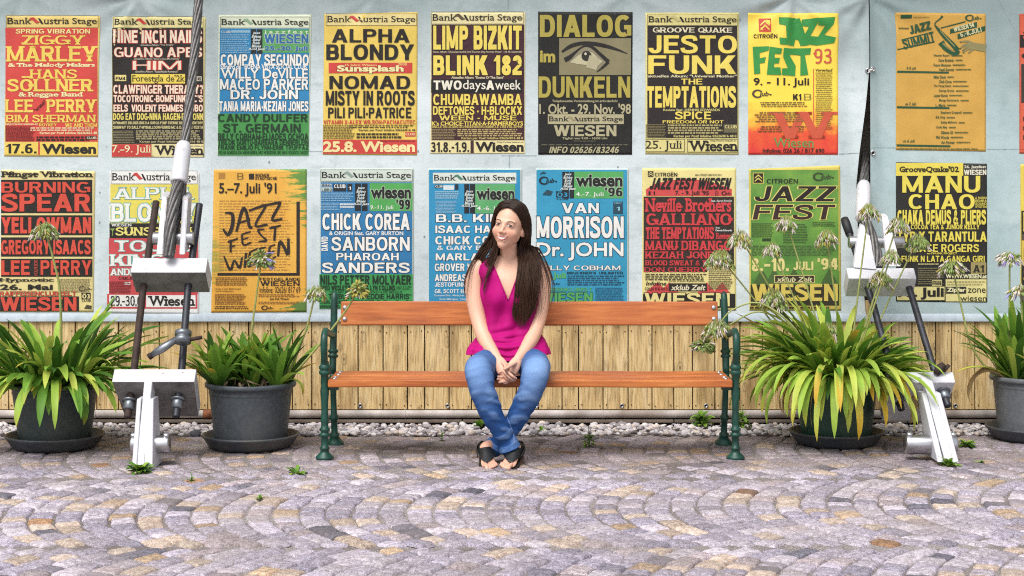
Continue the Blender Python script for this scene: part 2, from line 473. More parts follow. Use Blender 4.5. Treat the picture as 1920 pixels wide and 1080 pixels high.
lc.build('lacing', simple('lacing_cord', C('#e4e2dc'), .7), sh2)

# planks
m = Mat('weathered_planks')
at = m.attr(); sx = m.n('ShaderNodeSeparateColor'); m.l(at, sx.inputs[0])
tc = m.n('ShaderNodeTexCoord'); cb = m.n('ShaderNodeVectorMath', operation='ADD')
cx = m.n('ShaderNodeCombineXYZ'); m.l(sx.outputs[0], cx.inputs['X']); m.l(sx.outputs[1], cx.inputs['Z'])
scv = m.n('ShaderNodeVectorMath', operation='SCALE'); m.l(cx.outputs[0], scv.inputs[0]); scv.inputs['Scale'].default_value = 40
m.l(tc.outputs['Object'], cb.inputs[0]); m.l(scv.outputs[0], cb.inputs[1])
def stretched(sc):
    mp = m.n('ShaderNodeMapping'); mp.inputs['Scale'].default_value = sc; m.l(cb.outputs[0], mp.inputs['Vector']); return mp.outputs[0]
vo = m.n('ShaderNodeTexVoronoi'); vo.inputs['Scale'].default_value = 1; m.l(stretched((9.5, 0, 4.6)), vo.inputs['Vector'])
kd = vo.outputs['Distance']
wv = m.n('ShaderNodeTexNoise'); wv.inputs['Scale'].default_value = 1; wv.inputs['Detail'].default_value = 6; wv.inputs['Roughness'].default_value = .62; wv.inputs['Distortion'].default_value = .6
m.l(stretched((60, 1, 3.2)), wv.inputs['Vector'])
w2 = m.n('ShaderNodeTexNoise'); w2.inputs['Scale'].default_value = 1; w2.inputs['Detail'].default_value = 5
m.l(stretched((7, 1, 1.6)), w2.inputs['Vector'])
w3 = m.n('ShaderNodeTexNoise'); w3.inputs['Scale'].default_value = 1; w3.inputs['Detail'].default_value = 4
m.l(stretched((120, 1, 9)), w3.inputs['Vector'])
rg = m.n('ShaderNodeMath', operation='SINE'); mu = m.n('ShaderNodeMath', operation='MULTIPLY'); m.l(kd, mu.inputs[0]); mu.inputs[1].default_value = 52; m.l(mu.outputs[0], rg.inputs[0])
base = m.ramp(wv.outputs['Fac'], [(.22, C('#9f8356')), (.42, C('#cfb381')), (.58, C('#e2ca9b')), (.8, C('#f0e0bd'))])
hue = m.mix(sx.outputs[2], C('#a89c86'), C('#c49f68'))
base = m.mix(.4, base, hue, 'SOFT_LIGHT')
base = m.mix(m.ramp(w2.outputs['Fac'], [(.35, .7), (.49, 0)]), base, C('#86693f'), 'MIX')
base = m.mix(m.ramp(w2.outputs['Fac'], [(.60, 0), (.78, .55)]), base, C('#e0d6bf'), 'MIX')
base = m.mix(m.ramp(w3.outputs['Fac'], [(.34, .55), (.5, 0)]), base, C('#6b5534'), 'MIX')
kn = m.ramp(kd, [(.06, 1), (.12, .7), (.26, .0)])
kr = m.mix(kn, (0, 0, 0, 1), m.ramp(rg.outputs[0], [(.2, .25), (.8, .8)]), 'MIX')
base = m.mix(kr, base, C('#4f3f2a')); m.base(base); m.rough(.8); m.bump(w3.outputs['Fac'], .2, .003)
gaps = [15, 53, 98, 140, 180, 221, 262, 298, 345, 389, 430, 465, 507, 548, 584, 628, 671, 718, 764, 796, 842, 884, 925, 968, 1010, 1054, 1085, 1131, 1178, 1223, 1264, 1299, 1341, 1388, 1430, 1470, 1512, 1555, 1600, 1635, 1672, 1711, 1755, 1785, 1829, 1877, 1920]
lo = []; x = 15
while x > -800: x -= R.choice([34, 40, 46, 48]); lo.insert(0, x)
hi = []; x = 1920
while x < 2700: x += R.choice([34, 40, 46, 48]); hi.append(x)
gaps = lo + gaps + hi
zb, zt = wpx(0, 768)[1], wpx(0, 602)[1] + .12
pw = thing('plank_wall', 'low wall of weathered vertical wooden planks below the poster sheet', 'wall', (0, WY, zb))
pl = MB(); cols = []
for a, b in zip(gaps[:-1], gaps[1:]):
    x0 = wpx(a + 1.0, 0)[0]; x1 = wpx(b - 1.0, 0)[0]
    n0 = len(pl.v); dy = R.uniform(-.003, .003)
    pl.box((x0, WY + .012 + dy, zb), (x1, WY + .032 + dy, zt), bev=.0016)
    cols += [(R.random(), R.random(), R.random() ** 1.4 * (1.0 if a > 1560 else .55), 1)] * (len(pl.v) - n0)
pl.build('planking', m.m, pw, cols)
nl = MB()
for a, b in zip(gaps[:-1], gaps[1:]):
    for q in (a + 6, b - 6):
        for py in (622, 760):
            xx, zz_ = wpx(q, py + R.uniform(-2, 2)); nl.lathe((xx, WY + .0105, zz_), [(.0001, .003), (.0035, .002), (.0035, -.004)], 8, axis=(0, -1, 0))
nl.build('nail_heads', simple('nail_iron', C('#3b3128'), .6, .5), pw)
bk = MB(); bk.box((-5.5, WY + .040, zb - .02), (5.5, WY + .06, zt)); bk.build('backing_board', simple('backing', C('#141a14'), .9), pw)
for px in (285, 480, 675, 839, 1006, 1166, 1324, 1555, 1792, -120, 2010): eyelet(pw, px, 761, WY + .012, .0135)
# pipe and kerb rail at the foot
pz = wpx(0, 776)[1]; py_ = WY - .005
pp = thing('bottom_pipe', 'long pale horizontal pipe lying along the foot of the plank wall', 'pipe', (0, py_, pz))
mp_ = Mat('old_pipe'); a_ = mp_.noise(6, 5); b_ = mp_.noise(2.2, 5)
mp_.base(mp_.mix(mp_.ramp(b_, [(.5, 0), (.66, .7)]), mp_.ramp(a_, [(.3, C('#8d8781')), (.55, C('#b5aca6')), (.75, C('#c9c2be'))]), C('#7a6656'))); mp_.rough(.6)
q = MB(); q.tube([(-5.4, py_, pz), (5.4, py_, pz)], .0235, 18); q.build('tube', mp_.m, pp)
rs = Mat('rust'); rs.base(rs.ramp(rs.noise(30, 5), [(.3, C('#5b3626')), (.6, C('#8a5536')), (.8, C('#a87752'))])); rs.rough(.85); M_RUST = rs.m
q = MB(); x0 = wpx(382, 0)[0]; x1 = wpx(402, 0)[0]; q.tube([(x0, py_, pz), (x1, py_, pz)], .0265, 18); q.build('rusty_coupling', M_RUST, pp)
q = MB()
for px in (760, 1130, 1500, 180): xx = wpx(px, 0)[0]; q.lathe((xx, py_, pz), [(.0235, -.004), (.0255, -.003), (.0255, .003), (.0235, .004)], 18, axis=(1, 0, 0))
q.build('joint_ring', mp_.m, pp)
rl = MB()
xs_ = [-5.4, wpx(300, 0)[0], wpx(867, 0)[0], wpx(1263, 0)[0], wpx(1700, 0)[0], 5.4]
for a, b in zip(xs_[:-1], xs_[1:]): rl.box((a + .003, WY - .03, .012), (b - .003, WY + .03, .030), bev=.003)
tag(rl.build('foot_rail', simple('rail_board', C('#6f6358'), .8, 0, .3, 9)), 'narrow brown board under the pipe at the foot of the plank wall', 'rail')
bs = MB(); bs.box((-5.4, WY - .01, -.04), (5.4, WY + .03, .008)); tag(bs.build('gap_strip', simple('gap_shade', C('#1d1a17'), .9)), 'near-black strip painting the shaded gap under the plank wall, behind the pebbles', 'beam')  # near-black strip painted in for the shaded gap under the rail

# the tent's eave above the wall (out of the picture, it shades the wall and the paving before it)
b = MB(); b.add([(-7, .75, 3.36), (7, .75, 3.36), (7, 1.55, 3.42), (-7, 1.55, 3.42), (-7, .75, 3.41), (7, .75, 3.41), (7, 1.55, 3.47), (-7, 1.55, 3.47)], [(0, 3, 2, 1), (4, 5, 6, 7), (0, 1, 5, 4), (2, 3, 7, 6), (1, 2, 6, 5), (3, 0, 4, 7)], smooth=False)
tag(b.build('tent_eave', simple('tent_canvas', C('#b9b7b0'), .8)), 'pale canvas eave of the tent above the poster wall', 'roof')
# ------------------------------------------------------------------ a heavy grotesque capital alphabet drawn from bars, slants and ring arcs
def g_faces(ch, s, e):
    """strokes of one glyph (cap height 1): list of (verts, faces); s stem, e growth of the outline; returns strokes, width"""
    h = s * .84; out = []
    def Rr(x0, y0, x1, y1): out.append(([(x0 - e, y0 - e), (x1 + e, y0 - e), (x1 + e, y1 + e), (x0 - e, y1 + e)], [(0, 1, 2, 3)]))
    def Dg(x0, y0, x1, y1, t=None):
        t = (t or s * 1.12) / 2 + e * 1.15
        if y0 > y1: x0, y0, x1, y1 = x1, y1, x0, y0
        k = (x1 - x0) / (y1 - y0); x0 -= k * e; x1 += k * e; y0 -= e; y1 += e
        out.append(([(x0 - t, y0), (x0 + t, y0), (x1 + t, y1), (x1 - t, y1)], [(0, 1, 2, 3)]))
    def Ar(cx, cy, rx, ry, a0, a1, n=18):
        vs = []; fs = []
        for t in np.linspace(math.radians(a0), math.radians(a1), n):
            c, q = math.cos(t), math.sin(t); p = 2 / 2.35
            c = math.copysign(abs(c) ** p, c); q = math.copysign(abs(q) ** p, q)
            vs += [(cx + (rx + e) * c, cy + (ry + e) * q), (cx + (rx - s - e) * c, cy + (ry - h - e) * q)]
        for i in range(n - 1): fs.append((2 * i, 2 * i + 2, 2 * i + 3, 2 * i + 1))
        out.append((vs, fs))
    def Sp(pts, wd, n=22):
        q = catmull(pts, n); vs = []; fs = []
        for i in range(n):
            t = q[min(i + 1, n - 1)] - q[max(i - 1, 0)]; t = t / (np.hypot(*t) + 1e-9); nn = np.array([-t[1], t[0]]) * (wd / 2 + e)
            vs += [tuple(q[i] + nn), tuple(q[i] - nn)]
        for i in range(n - 1): fs.append((2 * i, 2 * i + 1, 2 * i + 3, 2 * i + 2))
        out.append((vs, fs))
    dots = ch in 'ÖÄÜË'; ch = {'Ö': 'O', 'Ä': 'A', 'Ü': 'U', 'Ë': 'E'}.get(ch, ch)
    w = .72
    if ch == 'A': w = .84; Dg(.11, 0, .42, 1); Dg(.73, 0, .42, 1); Rr(.24, .20, .60, .20 + h)
    elif ch == 'B': w = .72; Rr(0, 0, s, 1); Rr(s, 1 - h, .42, 1); Rr(s, .5 - h / 2, .44, .5 + h / 2); Rr(s, 0, .44, h); Ar(.42, .75 - h / 4, .27, .25 + h / 4, -90, 90, 10); Ar(.43, .25 + h / 4, .29, .25 + h / 4, -90, 90, 10)
    elif ch == 'C': w = .77; Ar(.4, .5, .4, .5, 42, 318, 20)
    elif ch == 'D': w = .76; Rr(0, 0, s, 1); Rr(s, 1 - h, .38, 1); Rr(s, 0, .38, h); Ar(.38, .5, .38, .5, -90, 90, 14)
    elif ch in 'EF': w = .66; Rr(0, 0, s, 1); Rr(s, 1 - h, w, 1); Rr(s, .52 - h / 2, .60, .52 + h / 2); (Rr(s, 0, w, h) if ch == 'E' else None)
    elif ch == 'G': w = .82; Ar(.41, .5, .41, .5, 45, 300, 20); Rr(.46, .54 - h, w, .54); Rr(w - s * .92, .06, w, .54 - h)
    elif ch == 'H': Rr(0, 0, s, 1); Rr(w - s, 0, w, 1); Rr(s, .52 - h / 2, w - s, .52 + h / 2)
    elif ch == 'I': w = s; Rr(0, 0, s, 1)
    elif ch == 'J': w = .56; Rr(w - s, .3, w, 1); Ar(.28, .3, .28, .3, 180, 360, 12)
    elif ch == 'K': w = .78; Rr(0, 0, s, 1); Dg(.22, .30, .62, 1, s * 1.4); Dg(.38, .58, .64, 0, s * 1.4)
    elif ch == 'L': w = .62; Rr(0, 0, s, 1); Rr(s, 0, w, h)
    elif ch == 'M': w = .94; Rr(0, 0, s * .92, 1); Rr(w - s * .92, 0, w, 1); Dg(.47, .06, .10, 1, s * .95); Dg(.47, .06, w - .10, 1, s * .95)
    elif ch == 'N': w = .74; Rr(0, 0, s * .95, 1); Rr(w - s * .95, 0, w, 1); Dg(w - s * .5, 0, s * .5, 1, s * 1.05)
    elif ch in 'OQ':
        w = .82; Ar(.41, .5, .41, .5, 0, 360, 28)
        if ch == 'Q': Dg(.78, -.04, .5, .3)
    elif ch in 'PR':
        w = .70; Rr(0, 0, s, 1); Rr(s, 1 - h, .42, 1); Rr(s, .42, .42, .42 + h); Ar(.41, .71, .29, .29, -90, 90, 10)
        if ch == 'R': w = .74; Dg(.60, 0, .42, .44, s * 1.15)
    elif ch == 'S': w = .70; q = s / 2; Sp([(.61, .70), (.57, .86), (.36, 1 - h / 2), (.12, .85), (.12, .66), (.36, .53), (.60, .38), (.59, .16), (.35, h / 2), (.10, .14), (.06, .31)], s * .93, 30)
    elif ch == 'T': w = .70; Rr(0, 1 - h, w, 1); Rr(w / 2 - s / 2, 0, w / 2 + s / 2, 1 - h)
    elif ch == 'U': w = .74; Rr(0, .36, s, 1); Rr(w - s, .36, w, 1); Ar(.37, .36, .37, .36, 180, 360, 14)
    elif ch == 'V': w = .80; Dg(.40, 0, .11, 1); Dg(.40, 0, .69, 1)
    elif ch == 'W': w = 1.14; [Dg(*a, s * 1.0) for a in ((.33, 0, .10, 1), (.33, 0, .57, 1), (.81, 0, .57, 1), (.81, 0, 1.04, 1))]
    elif ch == 'X': w = .80; Dg(.12, 0, .68, 1, s * 1.25); Dg(.68, 0, .12, 1, s * 1.25)
    elif ch == 'Y': w = .78; Dg(.39, .38, .11, 1); Dg(.39, .38, .67, 1); Rr(.39 - s / 2, 0, .39 + s / 2, .42)
    elif ch == 'Z': w = .68; Rr(0, 1 - h, w, 1); Rr(0, 0, w, h); Dg(.14, h * .9, .54, 1 - h * .9, s * 1.4)
    elif ch == '0': w = .60; Ar(.3, .5, .3, .5, 0, 360, 24)
    elif ch == '1': w = .40; Rr(w - s, 0, w, 1); Dg(.05, .70, w - s * .6, .96, s * .8)
    elif ch == '2': w = .60; Ar(.3, .68, .29, .32, 172, -38, 14); Dg(.12, h, .47, .52, s * 1.2); Rr(0, 0, w, h)
    elif ch == '3': w = .60; Ar(.29, .74, .27, .26, 160, -90, 12); Ar(.29, .28, .31, .28, 90, -160, 12); Rr(.2, .46, .33, .46 + h)
    elif ch == '4': w = .64; Rr(.36, 0, .36 + s, 1); Dg(.08, .24, .40, 1, s); Rr(0, .20, w, .20 + h)
    elif ch == '5': w = .60; Rr(.06, 1 - h, .56, 1); Dg(.08, .46, .12, 1 - h * .5, s); Ar(.29, .33, .31, .33, 140, -155, 16)
    elif ch in '69':
        w = .60; Ar(.3, .32, .3, .32, 0, 360, 20); Ar(.34, .5, .34, .5, 62, 190, 12)
        if ch == '9': out[:] = [([(w - x, 1 - y) for x, y in v], f) for v, f in out]
    elif ch == '7': w = .58; Rr(0, 1 - h, w, 1); Dg(.20, 0, .46, 1 - h, s * 1.1)
    elif ch == '8': w = .60; Ar(.3, .27, .3, .28, 0, 360, 20); Ar(.3, .76, .27, .24, 0, 360, 20)
    elif ch == '.': w = s; Rr(0, 0, s, s)
    elif ch == ',': w = s; Rr(0, 0, s, s); Dg(s * .3, -.14, s * .7, 0, s * .5)
    elif ch == ':': w = s; Rr(0, 0, s, s); Rr(0, .5, s, .5 + s)
    elif ch in '-–': w = .34 if ch == '-' else .5; Rr(0, .36, w, .36 + h)
    elif ch in "'´": w = s * .8; Rr(0, .66, w, 1)
    elif ch == '"': w = s * 1.7; Rr(0, .68, s * .6, 1); Rr(s * 1.1, .68, s * 1.7, 1)
    elif ch == '·': w = .26; Rr(.02, .28, .24, .50)
    elif ch == '/': w = .42; Dg(.08, 0, .34, 1, s * .8)
    elif ch == '?': w = .6; Ar(.3, .72, .29, .28, 172, -60, 12); Rr(.3 - s / 2, .26, .3 + s / 2, .46); Rr(.3 - s / 2, 0, .3 + s / 2, s * .9)
    elif ch == '&': w = .80; Sp([(.74, .02), (.30, .56), (.22, .80), (.36, .93), (.50, .80), (.36, .58), (.10, .36), (.12, .12), (.34, .06), (.56, .18), (.66, .44)], s * .82, 34)
    elif ch == ' ': w = .30
    else: return None, 0
    if dots: Rr(w / 2 - .22, 1.10, w / 2 - .06, 1.24); Rr(w / 2 + .06, 1.10, w / 2 + .22, 1.24)
    return out, w
GROT_OK = set("ABCDEFGHIJKLMNOPQRSTUVWXYZÖÄÜË0123456789.,:-–'´\"·/?& ")
def grot(txt, s, e):
    V = []; Fc = []; dep = []; x = 0; k = 0
    for ch in txt:
        st, w = g_faces(ch, s, e)
        for vs, fs in st:
            b = len(V); V += [(a + x, c) for a, c in vs]; Fc += [tuple(i + b for i in f) for f in fs]; dep += [k % 5] * len(vs); k += 1
        x += w + (.10 if ch != ' ' else .04)
    return V, Fc, dep
# ------------------------------------------------------------------ posters: paper, colour panels, lettering, logos
POSTER_JOBS = []                 # text jobs of all posters, converted in one go
PM = {}
def pmat(hexc):
    """printed ink / paper of one colour"""
    if hexc not in PM:
        m = Mat('print_' + hexc.strip('#')); c = C(hexc, .86); g_ = .3 * c[0] + .6 * c[1] + .1 * c[2]; c = tuple(x + (g_ - x) * .09 + .003 for x in c[:3]) + (1,)
        nz = m.noise(7, 5, .6); n2 = m.noise(160, 2)
        a = tuple(x * .90 for x in c[:3]) + (1,); b = tuple(min(1, x * 1.06 + .004) for x in c[:3]) + (1,)
        cc = m.ramp(nz, [(.32, a), (.68, b)])
        cc = m.mix(m.ramp(n2, [(.3, .03), (.5, 0)]), cc, C('#d8d4c8'))
        m.base(cc); m.rough(.55); m.b.inputs['Specular IOR Level'].default_value = .3; m.bump(m.noise(4.5, 3, .5), .35, .012)
        PM[hexc] = m.m
    return PM[hexc]
LAY = {'paper': .0020, 'panel': .0028, 'panel2': .0034, 'edge': .0040, 'text': .0047, 'top': .0053}
class Poster:
    def __init__(s, name_label, ox, oy, sc, rect, paper, group='concert posters on the wall'):
        s.ox, s.oy, s.sc = ox, oy, sc
        s.root_label = name_label; s.rect = rect; s.paper = paper; s.group = group
        s.shapes = {}; s.texts = []
    def px(s, zx, zy): return s.ox + zx / s.sc, s.oy + zy / s.sc
    def poly(s, part, pts, colr, layer='panel'):
        """flat polygon given in zoom coordinates"""
        s.shapes.setdefault(part, []).append(([s.px(*p) for p in pts], colr, layer)); return s
    def rect_(s, x0, x1, y0, y1, colr, layer='panel', part='colour_panel'):
        return s.poly(part, [(x0, y0), (x1, y0), (x1, y1), (x0, y1)], colr, layer)
    def frame(s, x0, x1, y0, y1, colr, t=2, layer='edge', part='border_line'):
        for a in ((x0, x1, y0, y0 + t), (x0, x1, y1 - t, y1), (x0, x0 + t, y0 + t, y1 - t), (x1 - t, x1, y0 + t, y1 - t)):
            s.rect_(*a, colr, layer, part)
        return s
    def t(s, txt, x0, x1, y0, y1, colr, st='b', edge=None, rot=0, shear=0, part='lettering', layer='text'):
        s.texts.append((txt, x0, x1, y0, y1, colr, st, edge, rot, shear, part, layer)); return s
    def fine(s, x0, x1, y0, y1, rows, colr, ind=0, fill=.75, part='fine_print', layer='text'):
        """rows of print too small to read: broken dashes"""
        h = (y1 - y0) / rows
        for i in range(rows):
            x = x0 + (R.random() * ind); xe = x1 - R.random() * ind - R.random() * (x1 - x0) * .12
            while x < xe:
                w = R.uniform(.02, .09) * (x1 - x0); w = min(w, xe - x)
                s.rect_(x, x + w, y0 + i * h + h * .2, y0 + i * h + h * fill, colr, layer, part)
                x += w + (x1 - x0) * .015
        return s
    def header(s, x0, x1, y0, y1, bg, sq, ink='#1d1a18', box=True):
        if bg: s.rect_(x0 - 8, x1 + 8, y0 - 14, y1 + 10, bg, 'panel2', 'header_band')
        if box: s.frame(x0 - 9, x1 + 9, y0 - 15, y1 + 11, ink, 1.8)
        w = x1 - x0; h = y1 - y0; b = y0 + h * .80
        s.t('Bank', x0, x0 + w * .265, y0, b, ink, 's', part='header_lettering')
        q = x0 + w * .255
        s.poly('header_logo', [(q, y0 + h * .02), (q + w * .04, y0 - h * .06), (q + w * .105, y0 + h * .62), (q + w * .07, y0 + h * .74)], sq, 'text')
        s.poly('header_logo', [(q - w * .012, y0 + h * .26), (q + w * .004, y0 + h * .02), (q + w * .03, y0 + h * .28)], sq, 'text')
        s.poly('header_logo', [(q + w * .07, y0 + h * .74), (q + w * .098, y0 + h * .50), (q + w * .118, y0 + h * .52)], sq, 'top')
        a = x0 + w * .345
        s.poly('header_lettering', [(a, y0 + h * .1), (a + w * .022, y0 + h * .1), (a + w * .062, b), (a + w * .036, b)], ink, 'text')
        s.t('ustria', x0 + w * .412, x0 + w * .69, y0 + h * .02, b, ink, 's', part='header_lettering')
        s.t('Stage', x0 + w * .725, x1, y0 + h * .02, y1 + h * .02, ink, 's', part='header_lettering')
        return s
    def club(s, x0, x1, y0, y1, ink):
        """the swooping ring of the Club mark with its word"""
        w = x1 - x0; h = y1 - y0; pts = []; cx, cy = x0 + w * .28, (y0 + y1) / 2
        outer = [(cx + w * .28 * math.cos(t), cy - h * .5 * math.sin(t)) for t in np.linspace(.5, 5.6, 18)]
        inner = [(cx + w * .19 * math.cos(t) + w * .02, cy - h * .33 * math.sin(t)) for t in np.linspace(5.6, .5, 18)]
        for i in range(17):
            s.poly('club_logo', [outer[i], outer[i + 1], inner[16 - i], inner[17 - i]], ink, 'text')
        s.t('lub', x0 + w * .42, x0 + w * .86, y0 + h * .22, y0 + h * .78, ink, 'i', part='club_logo')
        s.poly('club_logo', [(x0 + w * .82, y0 + h * .5), (x1, y0 + h * .55), (x0 + w * .97, y0 + h * .75)], ink, 'text')
        return s
    def chevrons(s, x0, x1, y0, y1, bg, ink, frame=None):
        if frame: s.rect_(x0 - 5, x1 + 5, y0 - 5, y1 + 5, frame, 'panel2', 'chevron_logo')
        s.rect_(x0, x1, y0, y1, bg, 'edge', 'chevron_logo')
        w = x1 - x0; h = y1 - y0; c = (x0 + x1) / 2
        for k in (.10, .44):
            a = y0 + h * k
            for sg in (-1, 1):
                s.poly('chevron_logo', [(c, a), (c + sg * w * .38, a + h * .34), (c + sg * w * .38, a + h * .47), (c, a + h * .16)][::sg], ink, 'text')
        return s

_probe_cache = {}
def text_mesh(txt, st):
    off = {'b': .022, 'x': .040, 'r': .004, 's': .004, 'S': .024, 'i': .022, 'w': .036, 'e': .0}[st[0]]
    return off

def text_object(txt, off):
    cu = bpy.data.curves.new('lettering_source', 'FONT'); cu.body = txt; cu.size = 1; cu.resolution_u = 3
    cu.fill_mode = 'FRONT'; cu.offset = off
    o = bpy.data.objects.new('lettering_source', cu); COL.objects.link(o); return o

def serif_rects(V, Fc, th=.055, ext=.055, minl=.06, maxl=.36):
    """little slabs at the flat stem ends of every glyph"""
    cnt = {}
    for f in Fc:
        for i in range(len(f)):
            a, b = f[i], f[(i + 1) % len(f)]; k = (min(a, b), max(a, b)); cnt.setdefault(k, []).append(f)
    out = []
    for (a, b), fs in cnt.items():
        if len(fs) != 1: continue
        p, q = V[a], V[b]
        if abs(p[1] - q[1]) < .004 and minl < abs(p[0] - q[0]) < maxl:
            cyf = sum(V[i][1] for i in fs[0]) / len(fs[0]); s = 1 if cyf > p[1] else -1
            x0, x1 = min(p[0], q[0]) - ext, max(p[0], q[0]) + ext
            out.append([(x0, p[1]), (x1, p[1]), (x1, p[1] + s * th), (x0, p[1] + s * th)])
    return out

def finish_posters(posters):
    # 1. all text curves, one evaluation
    need = {}
    for P in posters:
        for (txt, x0, x1, y0, y1, colr, st, edge, rot, shear, part, layer) in P.texts:
            if set(txt) <= GROT_OK: continue
            o = text_mesh(txt, st); need.setdefault((txt, o), None)
            if edge: need.setdefault((txt, o + .028), None)
    srcs = {k: text_object(*k) for k in need}
    dg = bpy.context.evaluated_depsgraph_get(); dg.update()
    data = {}
    for k, o in srcs.items():
        me = o.evaluated_get(dg).to_mesh()
        V = [(v.co.x, v.co.y) for v in me.vertices]; Fc = [tuple(p.vertices) for p in me.polygons]
        data[k] = (V, Fc); o.evaluated_get(dg).to_mesh_clear()
    for k, o in srcs.items():
        cu = o.data; bpy.data.objects.remove(o); bpy.data.curves.remove(cu)
    # 2. per poster
    for P in posters:
        x0, y0, x1, y1 = P.rect[:4]
        cx, cz = wpx((x0 + x1) / 2, y1)
        root = thing('poster', P.root_label, 'poster', (cx, WY, cz), P.group)
        cor = P.rect[4] if len(P.rect) > 4 else ((0, 0), (0, 0), (0, 0), (0, 0))
        nx, ny = 40, 56
        U, Vv = np.meshgrid(np.linspace(0, 1, nx), np.linspace(0, 1, ny))
        q = [(x0 + cor[0][0], y0 + cor[0][1]), (x1 + cor[1][0], y0 + cor[1][1]), (x1 + cor[2][0], y1 + cor[2][1]), (x0 + cor[3][0], y1 + cor[3][1])]
        PXx = (1 - Vv) * ((1 - U) * q[0][0] + U * q[1][0]) + Vv * ((1 - U) * q[3][0] + U * q[2][0])
        PYy = (1 - Vv) * ((1 - U) * q[0][1] + U * q[1][1]) + Vv * ((1 - U) * q[3][1] + U * q[2][1])
        X = (PXx - 960) * (WY + CD) / F; Z = CZ - (PYy - 321) * (WY + CD) / F
        Y = wall(X, Z) - LAY['paper']
        # a second layer behind gives the sheet its thickness
        o = root.location
        pap = MB(); vs = np.stack([X, Y, Z], -1).reshape(-1, 3); bk = np.stack([X, Y + .0015, Z], -1).reshape(-1, 3)
        idx = np.arange(nx * ny).reshape(ny, nx); n = nx * ny
        fs = np.stack([idx[:-1, :-1], idx[1:, :-1], idx[1:, 1:], idx[:-1, 1:]], -1).reshape(-1, 4).tolist()
        ring = list(idx[0, :]) + list(idx[1:, -1]) + list(idx[-1, -2::-1]) + list(idx[-2:0:-1, 0])
        fs2 = [(a + n, d + n, c + n, b + n) for a, b, c, d in fs]
        fr = [(ring[i], ring[(i + 1) % len(ring)], ring[(i + 1) % len(ring)] + n, ring[i] + n) for i in range(len(ring))]
        pap.add(np.vstack([vs, bk]).tolist(), fs + fs2 + fr)
        P.paper_o = pap.build('paper', M_PAPER.get(P.paper, None) or pmat(P.paper), root)
        parts = {}
        def put(part, pts2, faces, colr, layer, k, dep=None):
            key = (part, k) if part in ('lettering', 'colour_panel', 'header_lettering', 'date_band') else (part, 0)
            mbp, cols = parts.setdefault(key, (MB(), []))
            if colr not in cols: cols.append(colr)
            A = np.array(pts2); wx = (A[:, 0] - 960) * (WY + CD) / F; wz = CZ - (A[:, 1] - 321) * (WY + CD) / F
            wy = wall(wx, wz) - LAY[layer] - .00003 * (k % 14)
            if dep is not None: wy = wy - .00006 * np.array(dep)
            mbp.add(np.stack([wx, wy, wz], -1).tolist(), faces, cols.index(colr), smooth=False)
        k = 0
        for part, lst in P.shapes.items():
            for pts, colr, layer in lst:
                k += 1
                if len(pts) == 4:     # subdivide so it follows the waves of the sheet
                    w_ = max(p[0] for p in pts) - min(p[0] for p in pts); h_ = max(p[1] for p in pts) - min(p[1] for p in pts)
                    a_ = max(1, int(w_ / 9)); b_ = max(1, int(h_ / 9))
                    g = []
                    for jj in range(b_ + 1):
                        for ii in range(a_ + 1):
                            u, v = ii / a_, jj / b_
                            g.append(tuple((1 - v) * ((1 - u) * pts[0][c] + u * pts[1][c]) + v * ((1 - u) * pts[3][c] + u * pts[2][c]) for c in (0, 1)))
                    fcs = [(jj * (a_ + 1) + ii, (jj + 1) * (a_ + 1) + ii, (jj + 1) * (a_ + 1) + ii + 1, jj * (a_ + 1) + ii + 1) for jj in range(b_) for ii in range(a_)]
                    put(part, g, fcs, colr, layer, k)
                else:
                    bm = bmesh.new(); fc = bm.faces.new([bm.verts.new((a_, b_, 0)) for a_, b_ in pts])
                    if max(p_[0] for p_ in pts) - min(p_[0] for p_ in pts) > 10:
                        bm.normal_update(); bmesh.ops.triangulate(bm, faces=bm.faces[:], ngon_method='EAR_CLIP'); tris = [[v.co.copy() for v in f_.verts] for f_ in bm.faces]; bm.clear()
                        for t0, t1, t2 in tris:
                            K = 5; gv = {}
                            for i_ in range(K + 1):
                                for j_ in range(K + 1 - i_): gv[i_, j_] = bm.verts.new(t0 + (t1 - t0) * (i_ / K) + (t2 - t0) * (j_ / K))
                            for i_ in range(K):
                                for j_ in range(K - i_):
                                    bm.faces.new([gv[i_, j_], gv[i_ + 1, j_], gv[i_, j_ + 1]])
                                    if i_ + j_ < K - 1: bm.faces.new([gv[i_ + 1, j_], gv[i_ + 1, j_ + 1], gv[i_, j_ + 1]])
                    bm.normal_update(); bm.verts.index_update()
                    put(part, [tuple(v.co.xy) for v in bm.verts], [[v.index for v in f_.verts][::(1 if f_.normal.z < 0 else -1)] for f_ in bm.faces], colr, layer, k); bm.free()
        for (txt, a0, a1, b0, b1, colr, st, edge, rot, shear, part, layer) in P.texts:
            if st[0] == 'i': shear = shear or .25
            if set(txt) <= GROT_OK:
                nat = sum(g_faces(c, .2, 0)[1] + .1 for c in txt) * (b1 - b0); q_ = nat / max(1e-3, a1 - a0)
                sw = {'b': .19, 'x': .225, 'w': .235, 'r': .13, 's': .13, 'S': .20, 'i': .21}[st[0]]
                sw = min(.27, max(.11, sw * min(1.3, q_ ** .45)))
                src = {w_: grot(txt, sw, .042 * w_) for w_ in ((0, 1) if edge else (0,))}
            else:
                off = text_mesh(txt, st); src = {w_: data[(txt, off + .028 * w_)] + (None,) for w_ in ((0, 1) if edge else (0,))}
            if not src[0][0]: continue
            A0 = np.array(src[0][0])
            def prep(V, Fc, serif):
                V = list(V); Fc = list(Fc)
                nb = len(V)
                if serif:
                    th, ex = (.115, .075) if st[0] == 'S' else (.04, .06)
                    for r in serif_rects(V, Fc, th, ex):
                        b = len(V); V += r; Fc.append((b, b + 1, b + 2, b + 3))
                return np.array(V), Fc, nb
            mn = A0.min(0); mx = A0.max(0); sz = np.maximum(mx - mn, 1e-6)
